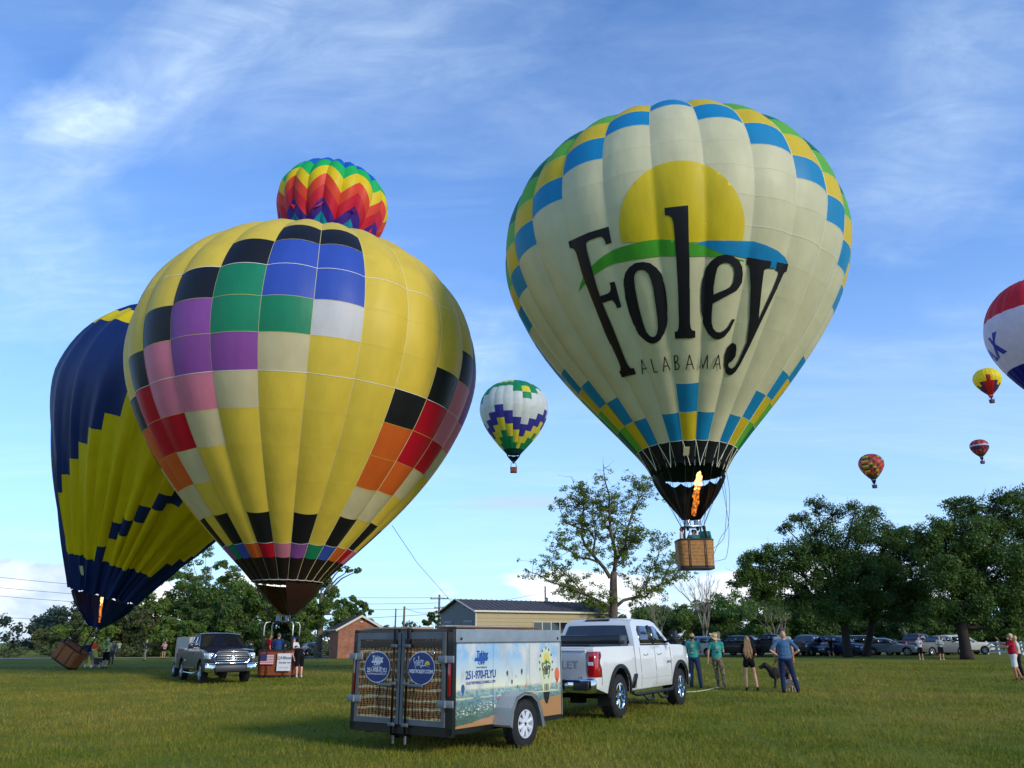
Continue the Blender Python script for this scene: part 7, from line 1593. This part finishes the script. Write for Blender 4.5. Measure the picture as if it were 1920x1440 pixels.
    blob({'trousers': 'trousers', 'shorts': 'shorts', 'short_shorts': 'shorts'}[legkind], Lq, cloth(legs) if not isinstance(legs, bpy.types.Material) else legs, root, vox)
    for hp, kn, an in LEG: blob('shoe', [(an + S((0, -.035, -.045)), an + S((0, .07, -.055)), .042 * k, .038 * k), (an + S((0, .07, -.055)), an + S((0, .15, -.06)), .038 * k, .030 * k)] + ([(an, an - S((0, 0, .03)), .046 * k, .044 * k)]), cloth(shoe), root, vox * .9)
    # hair and hats
    if hair:
        hc_, kind = hair; hm = M('hair_' + hc_[1:], hc_, .5, var=.45, vscale=12, stretch=(5, 5, .6)); H_ = [('e', hc + tr @ S((0, -.014, .022)), (.084 * k, .096 * k, .112 * k), tr)]
        if kind == 'long':
            rr = random.Random(int(h * 1000))
            for j in range(13):
                x = (j - 6) * .017; z = -.27 - .14 * math.cos((j - 6) * .22) - rr.random() * .13; yj = -.115 - .02 * rr.random(); r1 = .020 + .006 * rr.random(); wv = rr.uniform(-.02, .02)
                H_ += [(hc + tr @ S((x * .7, -.070, .02)), nk + Rm @ S((x * .95, -.105, -.06)), .028 * k, r1 * k), (nk + Rm @ S((x * .95, -.105, -.06)), nk + Rm @ S((x * 1.3 + wv, yj, z * .55)), r1 * k, r1 * .9 * k), (nk + Rm @ S((x * 1.3 + wv, yj, z * .55)), nk + Rm @ S((x * 1.5 - wv, yj - .01, z)), r1 * .9 * k, .006 * k)]
            H_ += [(hc + tr @ S((sx * .07, -.02, .0)), nk + Rm @ S((sx * .085, -.03, -.04)), .026 * k, .016 * k) for sx in (-1, 1)]
        if kind == 'tail': H_ += [(hc + tr @ S((0, -.09, .03)), nk + Rm @ S((0, -.14, -.12)), .032 * k, .015 * k)]
        # keep the face clear
        blob('hair', H_ if kind != 'crop' else [('e', hc + tr @ S((0, -.018, .018)), (.082 * k, .088 * k, .108 * k), tr)], hm, root, .010 if kind == 'long' else vox, 1 if kind == 'long' else 3)
    if beard: blob('beard', [('e', hc + tr @ S((0, .065, -.085)), (.050 * k, .040 * k, .050 * k), tr)], M('beard_white', '#c9c6c0', .8), root, vox * .8)
    if hat:
        kd, c1 = hat; hm = cloth(c1)
        if kd == 'cap':
            back = -1 if len(hat) > 2 else 1; blob('cap', [('e', hc + tr @ S((0, -.006, .038)), (.086 * k, .102 * k, .088 * k), tr), ('e', hc + tr @ S((0, .115, .045)), (.066 * k, .062 * k, .012 * k), tr)], hm, root, .014)
        if kd == 'cowboy':
            mb = MB(); n = 40; prf = [(.0, .135), (.05, .140), (.075, .125), (.088, .06), (.094, .015), (.10, .0), (.14, .0), (.185, .012), (.215, .03), (.217, .036), (.185, .020), (.14, .008), (.10, .008)]
            mb.lathe(prf, n); 
            for v in mb.v:
                rr_ = math.hypot(v.x, v.y)
                if rr_ > .11: v.z += (abs(v.x) / .21) ** 2 * .085 * (rr_ / .21) - .035 * (abs(v.y) / .21) ** 2; v.x *= .86; v.y *= 1.12
                elif v.z > .10: v.z -= .035 * max(0, 1 - abs(v.x) / .05); v.y *= 1.05; v.x *= .8
            mb.v = [hc + tr @ (Matrix.Rotation(R(8), 3, 'X') @ (v * k) + S((0, -.005, .045))) for v in mb.v]; ho = mb.build('cowboy_hat', hm, root, True)
            bnd = MB(); bnd.lathe([(.094, .012), (.096, .034)], 30); bnd.v = [hc + tr @ (Matrix.Rotation(R(8), 3, 'X') @ (v * k * 1.0) + S((0, -.005, .045))) for v in bnd.v]; bnd.build('hat_band', M('band_brown', '#5a3a22', .7), ho, True)
    if shirtprint:
        for (x, z, rx, rz, c, sidey) in shirtprint:
            mb = MB(); y_ = -.135 if sidey < 0 else .15; ell(mb, U((x, y_ * (1 if abs(x) < .08 else .93), z)), (rx * k, .012, rz * k), Rm); mb.build('shirt_print', cloth(c), s_ob, True)
    if hold:
        i = 1 if hold == 'r' else 0; p = ARM[i][3] + S((0, .03, .03)); MB().rbox(p, (.07, .012, .14), .004).build('phone', M('phone_black', '#0c0d10', .2), root)
    return root
def gp(px, py):
    r = ray(px, py); t = -EYE / r.z; return Vector((0, 0, EYE)) + r * t
TEAL = '#3f9285'
camo = bpy.data.materials.new('camouflage')
def camo_mat(m):
    m.use_nodes = True; nt = m.node_tree; N = nt.nodes; L = nt.links; b = N['Principled BSDF']; b.inputs['Roughness'].default_value = .9; tc = N.new('ShaderNodeTexCoord'); n = N.new('ShaderNodeTexNoise'); n.inputs['Scale'].default_value = 9; n.inputs['Detail'].default_value = 2; L.new(tc.outputs['Object'], n.inputs[0])
    r = N.new('ShaderNodeValToRGB'); r.color_ramp.interpolation = 'CONSTANT'
    while len(r.color_ramp.elements) < 4: r.color_ramp.elements.new(.5)
    for e, (p, c) in zip(r.color_ramp.elements, ((0, '#4f3f2c'), (.43, '#8a7557'), (.52, '#3f3a26'), (.60, '#a59270'))): e.position = p; e.color = (*lin(c), 1)
    L.new(n.outputs['Fac'], r.inputs[0]); L.new(r.outputs[0], b.inputs['Base Color'])
camo_mat(camo)
# foreground row at the right
pr_print = [(0, 1.31, .07, .06, '#94a478', -1), (.03, 1.19, .05, .04, '#5ea092', -1), (-.02, 1.10, .06, .015, '#a5b08a', -1)]
person('man in a tan cap, teal printed T-shirt and blue jeans standing beyond the truck bonnet', gp(1305, 1289), 25, 1.80, 'm', TEAL, '#263350', hair=('#2a211b', 'crop'), hat=('cap', '#a98d5c'), arms=(((-.30, .02, 1.17), (-.33, .22, 1.02)), ((.24, .05, 1.16), (.18, .26, 1.12))), feet=((-.14, .02), (.20, -.10)), headtilt=18, headturn=-10, shoe='#1c1f28', vox=.014, shirtprint=pr_print)
person('man in a curled straw cowboy hat, teal T-shirt and camouflage trousers in mid-step', gp(1349, 1290), 20, 1.76, 'l', TEAL, camo, hair=('#3a2c20', 'crop'), hat=('cowboy', '#c9b083'), arms=(((-.27, -.04, 1.15), (-.30, -.02, .90)), ((.22, .08, 1.16), (.10, .26, 1.14))), feet=((-.02, .06), (.20, -.16, .03)), headtilt=22, headturn=-20, shoe='#5a4632', vox=.014, shirtprint=[(.03, 1.29, .055, .06, '#94a478', -1), (.05, 1.15, .04, .04, '#2c5a52', -1)])
person('woman with waist-length light brown hair in a black T-shirt and black shorts', gp(1409, 1295), 12, 1.68, 'l', '#121214', '#0f0f11', legkind='short_shorts', hair=('#8e6a45', 'long'), arms=(((-.25, .02, 1.16), (-.14, .24, 1.20)), ((.25, .02, 1.14), (.20, .20, 1.04))), feet=((-.15, .0), (.20, .0)), headtilt=16, shoe='#141414', vox=.014, woman=True, sleeve=.75)
BLUE_AT = gp(1479, 1299)
person('bald heavy-set man in a slate blue T-shirt and jeans with both hands on his hips', BLUE_AT, 8, 1.84, 'l', '#40607f', '#1d2745', arms=(('hip',), ('hip',)), feet=((-.13, .02), (.26, .0)), headtilt=22, headturn=-6, shoe='#15161c', fat=1.16, vox=.014, sleeve=.80)
person('taller man in a grey T-shirt and dark mesh cap standing behind the bald man', BLUE_AT + Vector((.22, .75, 0)), 18, 1.95, 'l', '#8f9696', '#8a6a5c', legkind='shorts', hat=('cap', '#4a443c'), hair=('#4a3a2c', 'crop'), headtilt=25, vox=.014, fat=1.05, feet=((-.12, .0), (.14, .02)))
person('white-bearded man in a red T-shirt and white shorts raising a hand at the right edge', gp(1909, 1276), -72, 1.74, 'm', '#a3172a', '#cfccc2', legkind='shorts', hair=('#c9b98f', 'crop'), beard=True, arms=(((-.20, .22, 1.22), (-.14, .42, 1.30)), ((.22, .20, 1.24), (.16, .40, 1.52))), headtilt=8, feet=((-.10, .08), (.12, -.14)), shoe='#5a3b33', vox=.014, fat=1.1)
person('person in a cream top behind the red shirted man at the right edge', gp(1917, 1268), -60, 1.66, 'l', '#c9bfa8', '#15161a', hair=('#c8a878', 'crop'), vox=.018, woman=True)
# dogs
def dog(label, pos, face, s, col, col2=None, patches=None, mat2=None):
    """y forward; shoulder height about .65 at scale 1"""
    root = empty('dog', pos, -R(face), label=label, cat='dog'); m = M('fur_' + col[1:], col, .8, var=.35, vscale=14, bump=.3, bscale=60, stretch=(1, 3, 1)); S = lambda v: Vector(v) * s
    P = [('e', S((0, .20, .52)), Vector((.155, .22, .20)) * s), ('e', S((0, -.02, .53)), Vector((.135, .28, .165)) * s), ('e', S((0, -.26, .54)), Vector((.12, .18, .15)) * s), (S((0, .30, .58)), S((0, .44, .74)), .125 * s, .10 * s), ('e', S((0, .50, .78)), Vector((.105, .115, .105)) * s), (S((0, .56, .76)), S((0, .67, .72)), .072 * s, .060 * s), (S((0, .56, .74)), S((0, .65, .68)), .045 * s, .03 * s)]
    for sx in (-1, 1):
        P += [(S((sx * .075, .51, .84)), S((sx * .105, .49, .76)), .026 * s, .018 * s)]
        P += [(S((sx * .09, .24, .50)), S((sx * .10, .20, .34)), .065 * s, .042 * s), (S((sx * .10, .20, .34)), S((sx * .10, .23, .07)), .038 * s, .028 * s), (S((sx * .10, .23, .045)), S((sx * .10, .29, .035)), .034 * s, .028 * s)]
        P += [(S((sx * .09, -.28, .52)), S((sx * .11, -.22, .33)), .085 * s, .055 * s), (S((sx * .11, -.22, .33)), S((sx * .11, -.38, .22)), .048 * s, .030 * s), (S((sx * .11, -.38, .22)), S((sx * .11, -.35, .05)), .029 * s, .026 * s), (S((sx * .11, -.35, .04)), S((sx * .11, -.29, .033)), .032 * s, .026 * s)]
    P += [(S((0, -.42, .60)), S((0, -.52, .40)), .026 * s, .018 * s), (S((0, -.52, .40)), S((0, -.54, .26)), .018 * s, .010 * s)]
    b = blob('body', P, m, root, .013 if s > .6 else .010)
    dk = M('dog_nose', '#0d0b0b', .4); mb = MB(); ell(mb, S((0, .725, .735)), Vector((.022, .014, .018)) * s); mb.build('nose', dk, b, True)
    for sx in (-1, 1): mb = MB(); ell(mb, S((sx * .045, .588, .805)), Vector((.012, .010, .010)) * s); mb.build('eye', dk, b, True)
    if s > .6: MB().tube([S((.10 * math.cos(t), .36 + .03 * math.sin(t), .655 + .07 * math.sin(t))) for t in np.linspace(0, 6.28, 16)], .014, 6).build('collar', M('collar_black', '#15120f', .5), root, True)
    for p in (patches or []):
        q = MB(); ell(q, S(p[0]), Vector(p[1]) * s); q.build('patch', mat2, root, True)
    return root
DPOS = gp(1466, 1292)
dog('big brindle dog on a leash beside the bald man in blue', DPOS + Vector((.05, .1, 0)), -78, .94, '#1d1813')
dog('small brown and white dog behind the legs of the bald man in blue', BLUE_AT + Vector((.24, .45, 0)), 160, .52, '#b9a594', patches=[((0, -.05, .58), (.12, .2, .10))], mat2=M('fur_brown', '#6b4630', .8))
ls = empty('leash', DPOS, label='thin dark leash slanting from the brindle dog collar to the blue shirted man', cat='leash'); a = DPOS + Vector((-.28, .15, .68)); b_ = BLUE_AT + Vector((-.22, .05, .98)); MB().tube([a - DPOS, a.lerp(b_, .5) - DPOS + Vector((0, 0, -.04)), b_ - DPOS], .008, 5).build('strap', M('leash_dark', '#15130f', .6), ls)
# middle distance, right
person('teenager in a dark print top and navy shorts with white shoes standing in the open', gp(1560, 1231), 190, 1.62, 'l', '#14151c', '#1b2236', legkind='shorts', hair=('#2e2218', 'tail'), shoe='#d8d8d8', vox=.022, woman=True, feet=((-.16, 0), (.16, 0)))
person('person in a white top and black shorts holding both hands to the face', gp(1728, 1237), 205, 1.62, 'l', '#c6c9cf', '#121318', legkind='shorts', hair=('#6b4a2e', 'crop'), arms=(('face',), ('face',)), shoe='#c9c9c9', vox=.022, woman=True, fat=1.1)
person('person in a grey shirt and black shorts with arms folded before the maroon pickup', gp(1767, 1238), 200, 1.68, 'l', '#989c99', '#101114', legkind='shorts', arms=(('chest',), ('chest',)), hair=('#5b4a3c', 'crop'), shoe='#d5d5d5', vox=.022, sleeve=1.2)
person('person in a light grey shirt with their back turned at the grey-blue car', gp(1538, 1225), 10, 1.72, 'm', '#7f868c', '#1d2638', hair=('#1f1a17', 'crop'), vox=.024)
person('person in a dark red shirt against the grey-blue car', gp(1517, 1224), 150, 1.66, 'd', '#4a161c', '#17181d', hair=('#17120f', 'crop'), vox=.024)
def seat(pos, rz, label, col):
    r = empty('folding_chair', pos, rz, label=label, cat='chair'); c = M('chair_' + col[1:], col, .6); MB().rbox((0, 0, .43), (.48, .46, .03), .01).build('seat', c, r); MB().rbox((0, -.24, .68), (.48, .03, .42), .01, (R(-8), 0, 0)).build('backrest', c, r)
    for sx in (-1, 1):
        for sy in (-1, 1): MB().tube([(sx * .22, -sy * .20, .43), (sx * .22, sy * .22, 0)], .012, 5).build('leg', BLKM, r)
p1, p2, p3 = gp(1327, 1224), gp(1313, 1224), gp(1383, 1227)
seat(p1, R(200), 'folding chair under the person in dark clothes at the white car', '#2b2f36'); seat(p3, R(190), 'folding chair under the person in pale clothes at the black car', '#33383d')
person('person in dark clothes sitting on a chair at the rear wheel of the white car', p1, 200, 1.66, 'm', '#26242a', '#4a2f2c', legkind='shorts', hair=('#2a1f1a', 'crop'), sit=True, vox=.024, shoe='#c9c9c9')
person('person in pale clothes sitting on a chair in front of the black sport utility car', p3, 190, 1.68, 'l', '#a8aaa8', '#b7b7b3', hair=('#b8b2a8', 'crop'), sit=True, vox=.024)
person('person in a navy hooded top partly hidden behind the tan cap man', gp(1287, 1240), 20, 1.70, 'l', '#1c2748', '#23262e', hair=('#3b2c20', 'crop'), vox=.022, sleeve=1.2)
person('person in dark clothes standing at the white car beyond the tan cap man', p2, 180, 1.60, 'l', '#5b5f66', '#3a3c42', hair=('#3b2c20', 'crop'), vox=.024)
# left group
TB = gp(148, 1250)
person('man in a navy polo and khaki shorts heaving the tilted basket with one arm raised', gp(164, 1253), -65, 1.78, 'l', '#1d2a4c', '#8b7c66', legkind='shorts', hat=('cap', '#8a7a50'), lean=32, arms=(((-.30, .22, 1.25), (-.28, .42, 1.02)), ((.24, .30, 1.45), (.16, .40, 1.72))), feet=((-.12, .30), (.16, -.34)), shoe='#5a4432', vox=.02)
person('man in an orange T-shirt and bright turquoise shorts', gp(173, 1241), 175, 1.75, 'm', '#d2401c', '#2ba0bb', legkind='shorts', hair=('#8c5a40', 'crop'), shoe='#8c6a50', vox=.02)
person('white-haired man in a green and yellow patterned shirt and black shorts seen from behind', gp(195, 1254), 5, 1.86, 'l', '#d8cf8a', '#10121a', legkind='shorts', hair=('#cfcac2', 'crop'), shoe='#2a2523', vox=.018, arms=(((-.27, .03, 1.16), (-.25, .20, 1.08)), ((.27, .03, 1.16), (.25, .20, 1.08))), fat=1.08, shirtprint=[(0, 1.40, .15, .10, '#2f8f63', -1), (.05, 1.26, .09, .025, '#b5552c', -1), (-.03, 1.22, .07, .02, '#2a2420', -1), (.07, 1.08, .05, .08, '#1c2a22', -1), (-.08, 1.10, .04, .05, '#3c7a44', -1), (.0, 1.00, .05, .05, '#20261f', -1)])
person('person hidden behind the green shirted man with an elbow showing', gp(207, 1246), 170, 1.70, 'l', '#5b6468', '#4a3f38', hair=('#6b5138', 'crop'), vox=.022)
person('man in a grey-green shirt and jeans holding up a phone with both arms', gp(221, 1232), -60, 1.72, 'l', '#8f9788', '#27324a', hair=('#3b2c20', 'crop'), arms=(('face',), ('face',)), hold='r', vox=.022, feet=((-.15, .05), (.14, -.12)))
person('man in a navy polo and pale khaki trousers shading his face with one hand', gp(271, 1239), -110, 1.76, 'l', '#1f2f4d', '#a09578', hair=('#c9bfb0', 'crop'), arms=(((-.26, -.02, 1.15), (-.12, .12, 1.0)), ('face',)), vox=.020, fat=1.08)
person('woman in a pink top and dark shorts drinking, standing alone left of the dark pickup', gp(306, 1236), 185, 1.68, 'l', '#c9969a', '#1b1d26', legkind='short_shorts', hair=('#8a5c3a', 'tail'), arms=(('chest',), ('face',)), vox=.020, woman=True)
# inflation fan by the tilted basket
def fan():
    p = gp(168, 1252); r = empty('inflation_fan', p, R(-30), label='yellow inflation fan on small white wheels between the basket and the green shirted man', cat='fan'); Y_ = M('fan_yellow', '#d6b21e', .4, var=.1)
    mb = MB(); n = 28
    mb.lathe([(.50, -.12), (.54, -.14), (.54, .14), (.50, .12)], n, axis='y', c=(0, 0, .62), close=True); mb.build('shroud', Y_, r, auto=40)
    gd = MB()
    for q in (.15, .28, .41): gd.tube([(q * math.cos(t), -.13, .62 + q * math.sin(t)) for t in np.linspace(0, 6.283, 24)], .008, 4)
    for i in range(8): t = i * math.pi / 4; gd.tube([(0, -.13, .62), (.5 * math.cos(t), -.13, .62 + .5 * math.sin(t))], .007, 4)
    gd.build('guard', BLKM, r, True)
    for i in range(5): t = i * 2 * math.pi / 5; MB().box((.24 * math.cos(t), 0, .62 + .24 * math.sin(t)), (.44, .02, .13), (R(30), -t, 0)).build('blade', M('blade_wood', '#6b4a2c', .5), r)
    MB().rbox((.72, .05, .42), (.42, .40, .40), .04).build('engine', M('engine_dark', '#3a2a24', .6), r); MB().rbox((.30, -.22, .62), (.42, .05, .98), .02).build('side_panel', Y_, r)
    for x in (-.2, .55): 
        for s_ in (-1, 1): MB().lathe([(0, -.03), (.11, -.03), (.11, .03), (0, .03)], 14, axis='y', c=(x, s_ * .25, .11)).build('wheel', WHITEP, r)
    MB().tube([(.9, 0, .35), (1.7, 0, .12)], .02, 6).build('handle', M('handle_white', '#c4c4c4', .5), r)
fan()
# crew in and round the patchwork balloon's basket
o = baseC
def rider(label, off, face, zlift, **k): return person(label, Vector(o) + Vector((off[0], off[1], zlift)), face, **k)
rider('man in a blue T-shirt inside the red-brown basket with his back turned', (-.10, -.10), 10, .16, h=1.82, skin='l', shirt='#27436e', legs='#22283a', hair=('#5b4a3c', 'crop'), arms=(((-.28, .05, 1.15), (-.22, .28, 1.12)), ((.26, .10, 1.16), (.20, .32, 1.20))), vox=.018, fat=1.15, sleeve=.8)
rider('person in a red shirt at the left side of the red-brown basket', (-.62, .25), 60, .16, h=1.78, skin='m', shirt='#a3182a', legs='#22283a', hair=('#2a211b', 'crop'), vox=.020)
rider('person in a white shirt and blue cap behind the bending man', (.68, .30), -60, .16, h=1.66, skin='l', shirt='#c9cbd0', legs='#33384a', hat=('cap', '#2f6fa8'), lean=20, vox=.020)
person('bending man in a black shirt and black shorts leaning over the basket rim', Vector(o) + Vector((1.15, -.75, 0)), -35, 1.80, 'p', '#101115', '#0e0f12', legkind='shorts', hair=('#4a2f26', 'crop'), lean=62, arms=(((-.26, .10, 1.22), (-.22, .20, .98)), ((.26, .10, 1.22), (.2, .22, .98))), feet=((-.12, -.02), (.13, .08)), shoe='#c9b9ae', vox=.016, fat=1.1)
# riders of the cream balloon
o = baseF
def flyer(label, off, face, **k): return person(label, Vector(o) + Vector((off[0], off[1], .10)), face, vox=.018, **k)
flyer('rider in a pale shirt at the left side of the flying basket', (-.50, -.20), -60, h=1.68, skin='m', shirt='#c7b9c2', legs='#2a2c38', hair=('#3a241c', 'crop'), sleeve=.8)
flyer('rider in a teal shirt and navy cap reaching up in the flying basket', (-.05, -.22), 10, h=1.55, skin='m', shirt='#2f6f68', legs='#2a2c38', hat=('cap', '#1c2340'), arms=(((-.28, .10, 1.35), (-.16, .20, 1.62)), (None,)))
flyer('rider with light brown hair and a green shirt at the right of the flying basket', (.42, -.25), 20, h=1.72, skin='m', shirt='#376e62', legs='#2a2c38', hair=('#7c5c44', 'crop'), fat=1.1, sleeve=.8)
flyer('rider in a dark green shirt behind the two others in the flying basket', (.15, .25), 40, h=1.60, skin='l', shirt='#2a564e', legs='#2a2c38', hair=('#2a211b', 'crop'))
# rope lying on the grass between the truck and the straw hat man
pts = [gp(x, y) + Vector((0, 0, .035)) for x, y in ((1285, 1300), (1305, 1299), (1325, 1296), (1345, 1291), (1356, 1290))]; o_ = MB().tube([p - pts[0] for p in pts], .016, 5).build('rope', M('rope_pale', '#b9b08a', .8), None, True); o_.location = pts[0]; tag(o_, 'pale rope lying on the grass from the truck front wheel to the straw hat man', 'rope')
